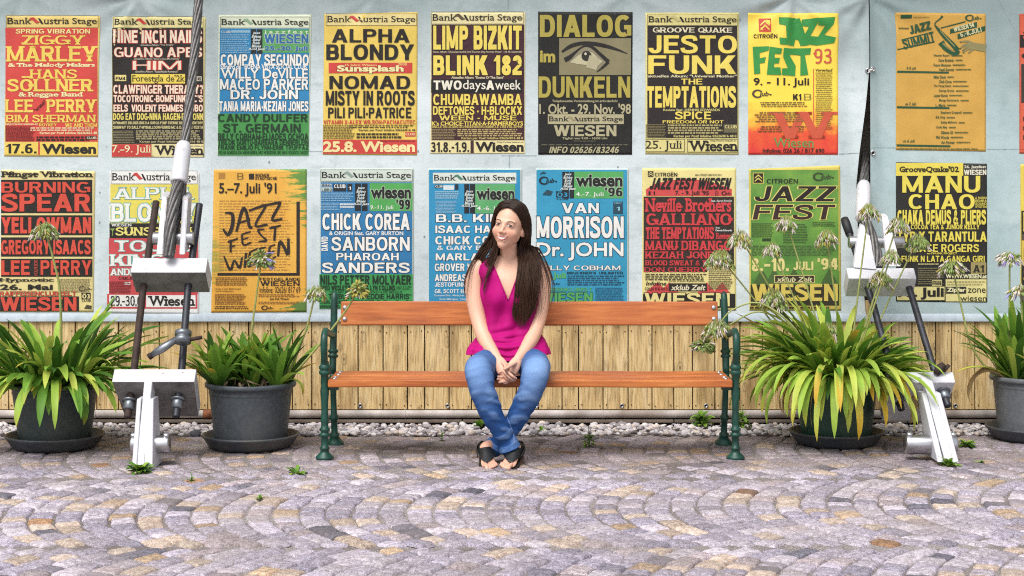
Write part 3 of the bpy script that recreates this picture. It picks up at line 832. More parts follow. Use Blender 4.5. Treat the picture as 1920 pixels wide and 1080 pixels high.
            def place(V):
                u = (V - mn) / sz
                x = a0 + u[:, 0] * (a1 - a0); y = b1 - u[:, 1] * (b1 - b0)
                if shear: x = x + ((b0 + b1) / 2 - y) * shear
                if rot:
                    cxx, cyy = (a0 + a1) / 2, (b0 + b1) / 2; r = math.radians(rot)
                    dx, dy = x - cxx, y - cyy; x = cxx + dx * math.cos(r) + dy * math.sin(r); y = cyy - dx * math.sin(r) + dy * math.cos(r)
                return np.stack([P.ox + x / P.sc, P.oy + y / P.sc], -1)
            k += 1
            for which in ([1] if edge else []) + [0]:
                V, Fc, nb = prep(*src[which][:2], st[0] in 'sS'); dep = src[which][2]
                Q = place(V)
                body = [f for f in Fc if max(f) < nb]; ser = [f for f in Fc if max(f) >= nb]
                put(part, Q[:nb].tolist(), body, edge if which else colr, 'edge' if which else layer, k, dep)
                if ser:
                    put(part, Q[nb:].tolist(), [tuple(i - nb for i in f) for f in ser], edge if which else colr, 'edge' if which else layer, k + 5)
        for (part, k_), (mbp, cols) in parts.items():
            zs = [v[2] for v in mbp.v]
            if part == 'lettering': part = 'headline' if max(zs) - min(zs) > .030 else 'text_line'
            mbp.build(part, [pmat(c) for c in cols], root)
M_PAPER = {}

A, B, Cc, D, E = 0, 390, 790, 1190, 1560
s1 = 3.485; s2 = 3.483
YE, BK, RD, CR = '#f4d44a', '#221e1a', '#dc3f33', '#f3e3a4'
PO = []
# --- upper row
p = Poster('red and yellow festival poster dated 17.6., leftmost of the upper row', A, 0, s1, (10, 29, 187, 293, ((2, 0), (1, 1), (-3, 1), (-2, 0))), '#f0d270')
p.rect_(36, 640, 182, 926, RD).header(50, 634, 116, 168, None, '#d6382e', box=True)
for a in [('SPRING VIBRATION', 103, 590, 190, 220, '#f5e48c', 'x'), ('ZIGGY', 146, 550, 232, 292, YE, 'S'), ('MARLEY', 46, 632, 302, 402, YE, 'S'),
          ('& The Melody Makers', 54, 624, 412, 444, '#f5e9a8', 'S'), ('HANS', 200, 506, 454, 514, YE, 'S'), ('SÖLLNER', 48, 606, 498, 598, YE, 'S'),
          ('& Reggae Band', 122, 540, 602, 640, '#f5e9a8', 'S'), ('LEE', 38, 218, 650, 734, YE, 'S'), ('PERRY', 308, 630, 650, 734, YE, 'S'),
          ('BIM SHERMAN', 42, 626, 750, 800, YE, 'S'), ('http://www.wiesen.at', 36, 250, 802, 822, '#f2d9a0', 'b'), ('ROYKEY', 258, 372, 806, 826, YE, 'b'),
          ('WE AND THEM', 428, 636, 806, 830, YE, 'b'), ('Karten per Post! Infoline 02626/816 48', 262, 636, 860, 882, '#f5e9a8', 'b'), ('CLUB', 570, 632, 893, 908, '#f2e6c0', 'b')]: p.t(*a)
p.t('"scratch"', 215, 310, 680, 704, '#3a1512', 'b', rot=42)
p.fine(36, 230, 824, 922, 11, '#6d1a17').fine(200, 632, 830, 858, 2, '#f0cfa0').fine(240, 632, 888, 922, 2, '#2a1512', fill=.9)
p.rect_(34, 250, 930, 1010, YE, 'panel2').rect_(262, 640, 930, 1012, YE, 'panel2').rect_(566, 634, 888, 912, '#2a1512', 'edge', 'club_logo')
p.rect_(251, 261, 928, 1012, RD, 'panel2')
p.t('17.6.', 38, 240, 940, 1002, BK, 'x').t('Wiesen', 276, 630, 940, 1006, BK, 'x'); PO.append(p)

p = Poster('black poster with red-edged pale headlines, behind the steel cable', A, 0, s1, (211, 31, 385, 295, ((0, 0), (1, 1), (-2, 0), (-1, 0))), '#e9dc92')
p.rect_(736, 1330, 184, 940, '#231f1b').header(750, 1320, 122, 172, None, '#d6382e')
LP = '#f2e2c4'
for a in [('NINE INCH NAILS', 744, 1322, 198, 282, LP, 'b', RD), ('GUANO APES', 750, 1322, 310, 374, LP, 'b', RD), ('HIM', 870, 1184, 398, 456, LP, 'b', RD),
          ('CLAWFINGER THERAPY?', 744, 1328, 556, 612, LP, 'b', RD), ('TOCOTRONIC·BOMFUNK MC\'S', 744, 1326, 622, 668, LP, 'b', RD), ('EELS  VIOLENT FEMMES  DUBO', 744, 1326, 684, 730, LP, 'b', RD),
          ('DOG EAT DOG·NINA HAGEN·RE DONN', 742, 1328, 740, 784, '#ecd85c', 'b'), ('DYNAMITE DELUXE·SUCH A SURGE·FÜNF STERNE DELUXE·MENTOPF', 742, 1328, 790, 812, '#ddcf8a', 'b'),
          ('SUBWAY TO SALLY·MYBALLOON·FERRIS MC & DJ STYLE·TEXTA', 742, 1328, 822, 842, '#ddcf8a', 'b'), ('aktuelles Album: "The Fragile"', 920, 1140, 288, 302, '#e3d8c0', 'r'),
          ('aktuelles Album: "Don\'t Give Me Names"', 878, 1176, 378, 390, '#e3d8c0', 'r'), ('aktuelles Album: "Razorblade Romance"', 886, 1166, 460, 474, '#e3d8c0', 'r'),
          ('Karten per Post! Infoline 02626/816 48 0', 914, 1328, 918, 936, '#c9bb82', 'b')]: p.t(*a)
p.rect_(860, 1210, 484, 546, '#f0d43c', 'panel2', 'festival_name_patch').t('Forestgla de\'2k', 866, 1206, 490, 546, '#26211a', 's')
p.rect_(752, 826, 490, 530, '#efdc80', 'panel2', 'radio_logo').t('FM4', 758, 820, 502, 524, BK, 'x', part='radio_logo').rect_(1262, 1318, 500, 530, '#efe6cc', 'panel2', 'radio_logo').t('NS', 1292, 1314, 504, 526, BK, 'b', part='radio_logo')
p.fine(742, 880, 852, 936, 8, '#8d8460').fine(890, 1328, 850, 914, 5, '#b5a978')
p.rect_(732, 990, 942, 1024, '#cf352f', 'panel2').rect_(1004, 1328, 944, 1024, '#ede0a0', 'panel2')
p.t('7.-9. Juli', 734, 984, 948, 1012, '#f4e6b0', 's').t('Wiesen', 1018, 1326, 950, 1014, BK, 'S').t('http://www.wiesen.at', 1180, 1328, 948, 962, '#554a33', 'r'); PO.append(p)

p = Poster('blue and green jazz poster dated 25.-30. Juli with white names', B, 0, s2, (409, 28, 583, 292, ((1, 0), (1, -1), (-4, 0), (-1, 0))), '#dfe8c8')
BL, GN, WH = '#1688bf', '#3f9a45', '#f2f1ea'
p.rect_(78, 662, 186, 352, BL).rect_(76, 660, 352, 742, BL).rect_(66, 658, 742, 1016, GN).header(90, 656, 124, 172, None, '#93b58f')
p.rect_(356, 662, 192, 344, '#55a95c', 'panel2').rect_(280, 356, 190, 350, '#1d2326', 'panel2').rect_(316, 320, 190, 350, '#2d86ba', 'edge')
p.t('j a z z f e s t', 368, 656, 196, 226, '#d9e9c8', 'b').t('WIESEN', 368, 656, 222, 284, '#1f6ba8', 'x', '#cfe2c0').t('25.-30. Juli', 368, 652, 300, 338, '#1f6ba8', 'x', '#cfe2c0')
for i, w in enumerate(['Jazz', 'Ethno', 'Soul', 'Funk', 'Blues', 'Acid Jazz']): p.t(w, 318 - 6 * len(w), 318 + 6 * len(w), 208 + i * 21, 226 + i * 21, '#e6efe6', 'i')
p.t('CLUB', 88, 148, 200, 216, '#e3e8e4', 'b').fine(84, 276, 222, 350, 9, '#7fb6d6').rect_(152, 276, 198, 214, '#8fbcd2', 'edge', 'sponsor_logo')
for a in [('COMPAY SEGUNDO', 84, 658, 354, 430, WH, 'b', '#16323f'), ('Sonero de "BUENA VISTA SOCIAL CLUB"', 82, 654, 418, 452, WH, 'b'), ('WILLY DeVILLE', 86, 652, 448, 514, WH, 'b', '#16323f'),
          ('MACEO PARKER', 80, 654, 516, 586, WH, 'b', '#16323f'), ('DR. JOHN', 148, 588, 588, 648, WH, 'w', '#16323f'), ('TANIA MARIA·KEZIAH JONES', 74, 656, 660, 728, WH, 'b', '#16323f'),
          ('CANDY DULFER', 66, 650, 744, 796, '#143a22', 'x'), ('ST. GERMAIN', 98, 606, 808, 866, '#143a22', 'x'), ('BILLY COBHAM·ELIADES OCHOA', 66, 656, 870, 914, '#143a22', 'b'),
          ('TRILOK GURTU·BARBARA DENNERLEIN', 66, 656, 912, 946, '#143a22', 'b'), ('FRANK EMILIO FLYNN·ERIK TRUFFAZ', 66, 656, 948, 978, '#143a22', 'b'),
          ('VELHA GUARDA DA MANGUEIRA, MO\' HORIZONS, BIG BAD VOODOO DADDY', 66, 656, 984, 1010, '#143a22', 'r')]: p.t(*a)
PO.append(p)

p = Poster('yellow poster with heavy black names and red band, dated 25.8.', B, 0, s2, (607, 24, 783, 290, ((1, 2), (0, -1), (-1, 1), (-2, 0))), '#f0cf4e')
p.header(780, 1354, 104, 156, '#efdc8c', '#d6382e').rect_(788, 1334, 410, 478, '#d83a30', 'panel2', 'festival_name_patch').rect_(750, 1364, 912, 1004, '#d83a30')
for a in [('ALPHA', 808, 1318, 190, 278, BK, 'w'), ('BLONDY', 772, 1346, 290, 392, BK, 'w'), ('Sunsplash', 842, 1278, 426, 480, '#f6e6a0', 'x', '#3a1512'), ('15 Jahre Wiesen', 896, 1102, 418, 436, '#f6cf7a', 'b'),
          ('2000', 1240, 1300, 412, 428, '#f6cf7a', 'b'), ('NOMAD', 792, 1320, 496, 582, BK, 'w'), ('MISTY IN ROOTS', 768, 1350, 592, 690, BK, 'b'), ('PILI PILI·PATRICE', 784, 1328, 702, 772, BK, 'b'),
          ('VITAMIN X·ALEX WILSON·PACHACUTEC', 754, 1354, 784, 812, '#d0452c', 'b'), ('Karten per Post! Infoline 02626/816 48', 984, 1354, 842, 860, BK, 'b'), ('25.8. Wiesen', 752, 1352, 922, 994, '#f4e39a', 'x'),
          ('http://www.wiesen.at', 1124, 1352, 914, 928, BK, 'r')]: p.t(*a)
p.fine(752, 960, 816, 908, 9, '#6a5726').fine(920, 1354, 816, 838, 2, '#4a3c1c').fine(970, 1280, 866, 906, 2, '#3a3018', fill=.85).rect_(1288, 1356, 862, 892, '#d83a30', 'panel2', 'club_logo').t('CLUB', 1292, 1350, 868, 884, '#f4e39a', 'b', part='club_logo')
PO.append(p)

p = Poster('dark maroon poster with tall yellow names, dated 31.8.-1.9.', Cc, 0, s2, (807, 23, 984, 288, ((1, 0), (1, 0), (0, 0), (0, 0))), '#efe2a2')
p.rect_(66, 672, 160, 916, '#452029').header(74, 658, 92, 146, None, '#5d5136')
p.rect_(64, 660, 518, 606, '#191817', 'panel2', 'festival_name_patch')
Y2 = '#f2d94c'
for a in [('LIMP BIZKIT', 78, 656, 168, 324, Y2, 'b', '#171310'), ('Neues Album: "Chocolate Starfish And The Hot Dog Flavored Water" - Ab 18. September', 78, 658, 332, 348, '#e6dcae', 'r'),
          ('BLINK 182', 78, 658, 362, 492, Y2, 'x', '#171310'), ('Aktuelles Album: "Enema Of The State"', 196, 540, 498, 514, '#e6dcae', 'b'), ('TWO', 80, 264, 526, 586, '#f4efd8', 'w'), ('days', 272, 420, 522, 602, '#f4efd8', 'r'),
          ('A', 424, 476, 526, 586, '#f4efd8', 'w'), ('week', 482, 650, 522, 586, '#f4efd8', 'r'), ('CHUMBAWAMBA', 78, 656, 614, 686, Y2, 'b', '#171310'), ('DEFTONES · H-BLOCKX', 76, 658, 694, 750, Y2, 'b', '#171310'),
          ('WEEN · MUSE', 118, 622, 754, 786, Y2, 'x'), ('K\'s CHOICE·TITAN·A·FARMERBOYS', 70, 664, 792, 820, Y2, 'b'), ('UNCLE HO·JCSHO·SCHNEIDERBERG·KANE·LE CRAVAL·SPINE', 70, 660, 820, 836, '#d9c25a', 'b'),
          ('Karten per Post! Infoline 02626/816 48 0', 262, 664, 894, 914, '#d8c46a', 'b'), ('31.8.-1.9.', 62, 312, 928, 994, BK, 'b'), ('Wiesen', 352, 668, 926, 992, BK, 'x'), ('http://www.wiesen.at', 494, 668, 922, 936, BK, 'r')]: p.t(*a)
p.fine(66, 230, 840, 912, 7, '#a08a5a').fine(236, 664, 840, 892, 4, '#c0a866', fill=.85)
p.rect_(62, 318, 922, 1000, '#eee09c', 'panel2').rect_(346, 674, 922, 1000, '#eee09c', 'panel2').rect_(322, 342, 918, 1000, '#452029', 'panel2'); PO.append(p)

p = Poster('near-black poster with a big drawn eye and olive lettering', Cc, 0, s2, (1009, 22, 1186, 290, ((0, 0), (0, 1), (-1, 0), (0, 0))), '#191a15')
OL, KH = '#b5a63a', '#b9b187'
for a in [('DIALOG', 774, 1370, 98, 242, OL, 'x'), ('im', 774, 874, 330, 408, OL, 'x'), ('DUNKELN', 766, 1364, 500, 638, OL, 'b'), ('Telephonische Voranmeldung ist erforderlich!', 854, 1280, 652, 672, KH, 'b'),
          ('1. Okt. - 29. Nov. \'98', 770, 1368, 676, 746, KH, 'b'), ('WIESEN', 866, 1274, 818, 890, KH, 'w'), ('Täglich von 9.00 - 18.00 Uhr', 920, 1218, 896, 914, KH, 'b'), ('Montag geschlossen', 1000, 1138, 916, 928, '#77735c', 'r'),
          ('INFO 02626/83246', 838, 1290, 958, 1000, KH, 'i')]: p.t(*a)
p.fine(784, 1362, 940, 952, 1, '#6a6750').header(834, 1314, 760, 800, '#b9b187', '#a2986a', box=False)
p.rect_(900, 1368, 250, 490, '#8d855e', 'panel2', 'eye_picture')
DK = '#23201c'
p.poly('eye_picture', [(930, 380), (1000, 330), (1070, 300), (1130, 310), (1180, 350), (1216, 402), (1150, 455), (1060, 425), (985, 410)], '#8f876a', 'edge')
p.poly('eye_picture', [(970, 408), (1020, 365), (1075, 332), (1120, 345), (1160, 385), (1185, 400), (1140, 440), (1080, 425), (1020, 418)], '#c2bb93', 'text')
def stroke(pp, part, pts, ws, colr, layer='text', n=16):
    q = catmull([(a, b, w) for (a, b), w in zip(pts, ws)], n); L = []; Rr = []
    for i in range(n):
        t = np.array(q[min(i + 1, n - 1)][:2]) - np.array(q[max(i - 1, 0)][:2]); t = t / (np.hypot(*t) + 1e-9)
        nn = np.array([-t[1], t[0]]) * q[i][2] / 2
        L.append(tuple(np.array(q[i][:2]) + nn)); Rr.append(tuple(np.array(q[i][:2]) - nn))
    for i in range(n - 1): pp.poly(part, [Rr[i], Rr[i + 1], L[i + 1], L[i]], colr, layer)
stroke(p, 'eye_picture', [(918, 340), (980, 300), (1070, 282), (1180, 296), (1280, 325), (1346, 352)], [14, 26, 24, 26, 16, 4], DK)
stroke(p, 'eye_picture', [(935, 392), (965, 378), (1010, 338), (1060, 302), (1110, 305), (1165, 352), (1222, 404)], [30, 30, 14, 12, 20, 20, 26], DK, 'top')
stroke(p, 'eye_picture', [(1222, 404), (1185, 440), (1145, 470)], [20, 14, 5], DK, 'top')
p.poly('eye_picture', [(1078 + 33 * math.cos(t), 366 + 34 * math.sin(t)) for t in np.linspace(0, 6.1, 16)], '#2b2822', 'top')
p.poly('eye_picture', [(1072 + 8 * math.cos(t), 352 + 9 * math.sin(t)) for t in np.linspace(0, 5.8, 10)], '#d8d2b0', 'top')
p.poly('eye_picture', [(1098, 360), (1166, 384), (1142, 458), (1076, 440)], '#b9b28c', 'top'); PO.append(p)

p = Poster('black poster with big bright yellow names, dated 25. Juli', D, 0, s2, (1210, 24, 1386, 289, ((0, 0), (0, 0), (-1, 1), (0, 0))), '#e6da86')
p.rect_(82, 672, 168, 902, '#2a221f').header(92, 666, 106, 156, None, '#cfc67c')
for a in [('GROOVE QUAKE', 118, 638, 180, 214, '#efe6bc', 'S'), ('JESTO', 90, 668, 230, 350, Y2, 'x'), ('FUNK', 88, 662, 362, 484, Y2, 'w'), ('aktuelles Album: "Universal Mother"', 84, 666, 488, 506, '#e6dcae', 'b'),
          ('THE', 302, 442, 514, 552, Y2, 'x'), ('TEMPTATIONS', 80, 662, 562, 704, Y2, 'b'), ('Review feat. DENNIS EDWARDS', 186, 556, 710, 726, '#d9cc78', 'b'), ('SPICE', 262, 498, 728, 780, Y2, 'x'),
          ('FREEDOM OR NOT', 182, 580, 786, 806, Y2, 'x'), ('Karten per Post! Infoline 02626/816 48 0', 254, 664, 880, 902, '#d9cc78', 'b'), ('CLUB', 588, 666, 818, 838, '#e6da86', 'b'),
          ('25. Juli', 70, 304, 918, 988, BK, 's'), ('Wiesen', 356, 668, 918, 988, BK, 'S'), ('http://www.wiesen.at', 494, 664, 912, 928, BK, 'r')]: p.t(*a)
p.fine(72, 210, 810, 902, 9, '#857a4e').fine(216, 576, 810, 876, 4, '#b5a868', fill=.85).rect_(582, 668, 812, 866, '#6f6844', 'panel2', 'club_logo')
p.rect_(72, 326, 908, 992, '#e6da86', 'panel2').rect_(342, 674, 908, 994, '#e6da86', 'panel2').frame(72, 326, 908, 992, BK, 3).frame(342, 674, 908, 994, BK, 3); PO.append(p)

p = Poster('yellow-to-red jazz poster with jagged green letters and 93', D, 0, s2, (1403, 24, 1572, 290, ((0, 0), (0, 1), (-1, 0), (0, 0))), 'fade')
m = Mat('yellow_red_print'); tc = m.n('ShaderNodeTexCoord'); sp = m.n('ShaderNodeSeparateXYZ'); m.l(tc.outputs['Object'], sp.inputs[0])
ad = m.n('ShaderNodeMath', operation='ADD'); m.l(sp.outputs['Z'], ad.inputs[0]); n_ = m.n('ShaderNodeMath', operation='MULTIPLY'); m.l(m.noise(14, 5), n_.inputs[0]); n_.inputs[1].default_value = .28; m.l(n_.outputs[0], ad.inputs[1])
m.base(m.ramp(ad.outputs[0], [(.16, C('#d4382e')), (.27, C('#e0592c')), (.36, C('#efb83c')), (.45, C('#f4d84c')), (.9, C('#f2d350'))])); m.rough(.55); M_PAPER['fade'] = m.m
p.chevrons(812, 890, 120, 208, '#d8432f', '#f4d850').t('CITROËN', 776, 930, 218, 250, BK, 'b')
GR = '#2c9a3f'
for pts in ([(942, 112), (1056, 118), (1062, 160), (1024, 210), (998, 294), (946, 290), (942, 246), (990, 250), (984, 168), (942, 158)], [(1052, 122), (1078, 118), (1136, 296), (1084, 300), (1070, 262), (1050, 258), (1040, 300), (1000, 296)],
            [(1090, 128), (1196, 118), (1200, 136), (1146, 236), (1200, 240), (1192, 298), (1100, 286), (1092, 262), (1136, 176), (1090, 170)], [(1196, 120), (1308, 112), (1296, 158), (1236, 228), (1312, 246), (1300, 282), (1184, 298), (1180, 270), (1240, 170), (1196, 168)],
            [(770, 306), (876, 302), (874, 330), (816, 346), (816, 380), (856, 372), (848, 410), (816, 414), (820, 480), (780, 484)], [(880, 304), (962, 318), (952, 354), (912, 352), (912, 378), (946, 378), (940, 414), (910, 416), (908, 440), (950, 440), (956, 490), (862, 488)],
            [(972, 314), (1050, 318), (1046, 356), (1010, 358), (1052, 430), (1048, 496), (960, 490), (962, 446), (1000, 446), (968, 372)], [(1032, 316), (1152, 314), (1146, 356), (1112, 358), (1134, 488), (1082, 494), (1084, 362), (1036, 356)]):
    p.poly('headline_lettering', pts, GR, 'text')
for a in [('93', 1172, 1286, 318, 416, '#d8553a', 's'), ('9. - 11. Juli', 776, 1140, 508, 572, BK, 'b'), ('Vorverkauf', 1180, 1292, 448, 468, BK, 'b'), ('W', 904, 1300, 730, 905, '#d9552e', 'S'),
          ('Wiesen', 910, 1168, 900, 964, '#6fa04c', 's'), ('Infoline: 026 26 / 817 690', 836, 1238, 970, 998, BK, 'b'), ('K1', 1034, 1088, 614, 654, BK, 'w'), ('B', 1106, 1154, 612, 654, '#7d7a38', 'r')]: p.t(*a)
p.club(766, 894, 584, 640, '#4a4032').rect_(1166, 1171, 450, 800, '#d8553a', 'edge', 'rule_line').fine(1180, 1300, 472, 850, 30, '#6e5b2c', 8, fill=.6).fine(790, 1150, 664, 700, 3, '#80682e', 40).fine(780, 1150, 730, 800, 5, '#80602c', 40).fine(800, 1150, 820, 866, 3, '#7d4a24', 40); PO.append(p)

p = Poster('deep yellow poster with a saxophone and green lettering, right of the slit', 1680, 20, 4.0, (1680, 23, 1848, 282, ((0, 0), (0, 3), (0, 2), (0, -1))), '#d9a636')
GD = '#1f5433'
for q in ([(8, 288), (290, 228), (290, 238), (8, 298)], [(40, 216), (228, 168), (228, 176), (40, 224)], [(335, 126), (520, 78), (520, 88), (335, 136)]): p.poly('rule_line', q, GD, 'panel2')
p.poly('date_band', [(404, 140), (606, 84), (606, 126), (404, 174)], GD, 'panel2').poly('date_band', [(460, 178), (668, 114), (668, 152), (462, 216)], GD, 'panel2')
p.t('WIESEN 94', 428, 584, 106, 142, '#dfd7a0', 'b', rot=14).t('6.-8.JULI', 478, 640, 144, 180, '#dfd7a0', 'b', rot=15)
p.t('JAZZ', 104, 262, 96, 158, GD, 'x', '#8a7a2c', rot=14).t('SUMMIT', 44, 292, 184, 262, GD, 'b', rot=15)
stroke(p, 'saxophone_picture', [(348, 40), (326, 64), (300, 84), (290, 104), (306, 128), (360, 190), (420, 250), (462, 300)], [16, 10, 8, 8, 16, 30, 34, 40], GD, 'text', 26)
stroke(p, 'saxophone_picture', [(462, 300), (450, 326), (410, 312), (372, 284), (346, 248), (338, 236)], [40, 26, 30, 34, 44, 54], GD, 'text', 22)
stroke(p, 'saxophone_picture', [(330, 150), (380, 205), (440, 270)], [5, 7, 7], '#a99a4a', 'top'); stroke(p, 'saxophone_picture', [(352, 244), (390, 280), (430, 308)], [16, 12, 8], '#8d8340', 'top')
stroke(p, 'hand_picture', [(672, 282), (610, 272), (566, 262)], [60, 52, 50], '#938a55', 'text')
for q in ([(570, 246), (530, 230), (476, 236)], [(560, 252), (510, 258), (478, 286)], [(560, 262), (520, 276), (496, 300)], [(570, 274), (530, 290), (500, 318)], [(580, 282), (560, 302), (540, 320)]): stroke(p, 'hand_picture', q, [22, 14, 8], '#938a55', 'text', 8)
for q in ((482, 236), (482, 284), (500, 298), (504, 316)): p.poly('hand_picture', [(q[0] - 8, q[1] - 3), (q[0] + 5, q[1] - 4), (q[0] + 4, q[1] + 5)], GD, 'top')
p.club(516, 640, 30, 80, GD).rect_(40, 120, 30, 58, GD, 'panel2', 'sponsor_logo').fine(24, 112, 122, 142, 1, '#4a5a2c').fine(130, 260, 44, 56, 1, '#8a7a3a')
for y, a, b, c in ((460, 8, 396, 0), (726, 6, 400, 0), (1012, 4, 408, 0)): p.poly('rule_line', [(a, y - 10), (b, y - 2), (b, y + 12), (a, y + 6)], GD, 'panel2')
for tx, x0, x1, y in (('fr 8. juli.', 78, 150, 434), ('sa 7. juli.', 70, 152, 702), ('so 6. juli.', 54, 142, 980)): p.t(tx, x0, x1, y - 14, y + 14, GD, 'i')
for tx, x0, x1, y in (('Weather Report', 282, 402, 338), ('Dave Brubeck', 320, 434, 372), ('Future Monsoon', 282, 412, 408), ('Vocal Summit', 320, 434, 442), ('Miles Davis', 282, 372, 498), ('Chick Corea', 320, 416, 532), ('The Young Giants', 282, 412, 566),
                      ('George Gruntz', 320, 436, 602), ('Lester Bowie', 284, 386, 636), ('Mongo Santamaria', 322, 470, 674), ('L. Maria', 296, 370, 710), ('Stephane Grappelli', 334, 490, 766), ('B.B. King', 298, 366, 802), ('Bobby McFerrin', 336, 456, 840), ('Carla Bley', 300, 384, 876),
                      ('Gilberto Gil', 336, 426, 914), ('Phil Woods', 300, 396, 950), ('Art Farmer', 338, 440, 988)):
    p.t(tx, x0, x1, y - 11, y + 11, GD, 'b')
    p.fine(x1 + 12, x1 + R.uniform(60, 150), y - 8, y + 8, 1, '#4f5f2a', fill=.8)
p.fine(24, 640, 1030, 1046, 1, '#6a6a2c'); PO.append(p)

p = Poster('orange-red poster cut off by the right edge, upper row', 1860, 0, 3.6, (1911, 26, 2085, 288), '#df5c37')
p.rect_(186, 800, 236, 322, '#25221c').rect_(196, 800, 432, 694, '#3a352c').frame(186, 800, 100, 1010, '#8a3a22', 2)
p.t('JAZZ FEST', 208, 780, 190, 228, BK, 'x').t('WIESEN', 206, 770, 246, 312, '#df5c37', 'x').club(198, 330, 358, 396, BK); PO.append(p)
for q in ((780, 820), (845, 880), (905, 945)): p.fine(208, 780, q[0], q[1], 1, '#5a2a1a', fill=.95)
# --- lower row
O = 290
p = Poster('yellow-bordered black poster with thick red names, leftmost of the lower row', A, O, s1, (1, 318, 178, 585, ((2, 0), (1, 3), (-3, 0), (-1, 0))), '#e9d78c')
OR = '#e0482e'
for y0, y1 in ((164, 382), (396, 526), (540, 666), (680, 798)): p.rect_(8, 604, y0, y1, BK)
p.rect_(0, 516, 926, 1024, BK)
for a in [('Pfingst Vibration', 14, 602, 108, 158, BK, 'S'), ('BURNING', 10, 592, 178, 248, OR, 'w'), ('SPEAR', 8, 592, 254, 372, OR, 'w'), ('YELLOWMAN', 10, 598, 408, 514, OR, 'x'), ('GREGORY ISAACS', 10, 594, 556, 652, OR, 'b'), ('LEE', 10, 196, 690, 786, OR, 'x'),
          ('PERRY', 266, 600, 690, 786, OR, 'b'), ('Hypnotix', 0, 346, 806, 836, BK, 'S'), ('26. Mai', 0, 346, 846, 884, BK, 'w'), ('RAIFFEISENCLUBZELT', 0, 498, 894, 922, OR, 'b', BK), ('WIESEN', 4, 500, 930, 1020, OR, 'w'), ('CLUB', 534, 592, 946, 960, BK, 'x')]: p.t(*a)
p.t('SCRATCH', 222, 248, 686, 790, OR, 'b', rot=0) if False else p.t('SCRATCH', 184, 286, 727, 749, '#c24430', 'b', rot=-90)
p.fine(384, 600, 810, 900, 9, '#8f8152').club(514, 600, 858, 894, BK).rect_(532, 592, 902, 944, BK, 'panel2', 'radio_logo').t('Ö3', 538, 588, 904, 940, '#e9d78c', 'x', part='radio_logo').poly('club_logo', [(548, 1006), (566, 980), (600, 988), (596, 1010)], '#4a4530', 'panel2'); PO.append(p)

p = Poster('white-edged yellow and red poster behind the left cable anchor', A, O, s1, (203, 321, 374, 587, ((3, 0), (0, 2), (-1, 3), (0, 0))), '#efefec')
p.rect_(722, 1296, 194, 448, '#ecdc4c').rect_(716, 1296, 448, 546, BK).rect_(712, 1294, 546, 910, '#d4444a').rect_(700, 1290, 910, 1006, '#d4444a').header(736, 1280, 120, 180, '#f4f2ec', '#d6382e')
TQ = '#57b3a6'
for a in [('ALPHA', 752, 1258, 214, 290, WH, 'S', TQ), ('BLONDY', 730, 1280, 318, 438, WH, 'S', TQ), ('WIESEN', 730, 860, 450, 468, WH, 'S'), ('SUNSPLASH', 756, 1290, 474, 528, '#f0e070', 'S'), ('TOOTS', 752, 1270, 560, 632, WH, 'S', '#6bbcb0'), ('KING', 726, 1080, 652, 726, WH, 'S', '#6bbcb0'),
          ('ANDREW', 724, 990, 744, 788, WH, 'S', '#6bbcb0'), ('CHALICE', 776, 890, 798, 816, '#3a1a1a', 'S'), ('TIMBALADA · NUEVA MANTECA', 970, 1286, 864, 880, '#3a1a1a', 'S'), ('Karten per Post! Infoline 02626/816 48', 988, 1282, 884, 900, '#3a1a1a', 'b'),
          ('29.-30.6.', 722, 938, 922, 988, BK, 's'), ('Wiesen', 974, 1268, 922, 988, BK, 'S')]: p.t(*a)
p.rect_(714, 944, 916, 994, '#f4f2ec', 'panel2').rect_(956, 1278, 918, 996, '#f4f2ec', 'panel2').fine(716, 860, 826, 906, 8, '#7d2428').fine(870, 1286, 812, 860, 3, '#7d2428').rect_(814, 852, 832, 852, '#efe6dc', 'panel2', 'sponsor_logo')
for t_ in (-.9, -.3, .3, .9): stroke(p, 'palm_picture', [(738, 500), (738 + 14 * math.sin(t_), 488 - 8 * math.cos(t_)), (738 + 22 * math.sin(t_), 492)], [4, 4, 2], '#8fae4c', 'text', 6)
stroke(p, 'palm_picture', [(738, 500), (736, 530)], [4, 4], '#8fae4c', 'text', 4); PO.append(p)

p = Poster('orange poster with brush lettering and green paint streaks', B, O, s2, (400, 318, 575, 585, ((1, 0), (0, -1), (0, 0), (-4, 1))), 'orange')
m = Mat('orange_green_print'); nzv = m.n('ShaderNodeMapping'); tc = m.n('ShaderNodeTexCoord'); nzv.inputs['Rotation'].default_value = (0, math.radians(35), 0); nzv.inputs['Scale'].default_value = (2.2, 1, 15); m.l(tc.outputs['Object'], nzv.inputs['Vector'])
st_ = m.noise(2.2, 5, .7, nzv.outputs[0]); sp = m.n('ShaderNodeSeparateXYZ'); m.l(tc.outputs['Object'], sp.inputs[0])
def mth(op, a, b):
    x = m.n('ShaderNodeMath', operation=op)
    for v, i in ((a, 0), (b, 1)):
        if hasattr(v, 'links'): m.l(v, x.inputs[i])
        else: x.inputs[i].default_value = v
    return x.outputs[0]
d1 = mth('ADD', mth('MULTIPLY', sp.outputs['X'], .9), mth('MULTIPLY', mth('SUBTRACT', sp.outputs['Z'], .62), .5))          # upper right streak
ms = m.ramp(mth('ADD', mth('MULTIPLY', st_, .9), d1), [(.66, 0), (.72, 1)])
d2 = mth('SUBTRACT', mth('MULTIPLY', sp.outputs['X'], -.9), mth('MULTIPLY', mth('ABSOLUTE', mth('SUBTRACT', sp.outputs['Z'], .32), 0), .7))
ms2 = m.ramp(mth('ADD', mth('MULTIPLY', st_, .9), d2), [(.58, 0), (.66, 1)])
d3 = mth('SUBTRACT', mth('MULTIPLY', sp.outputs['X'], .9), mth('MULTIPLY', sp.outputs['Z'], 1.3))
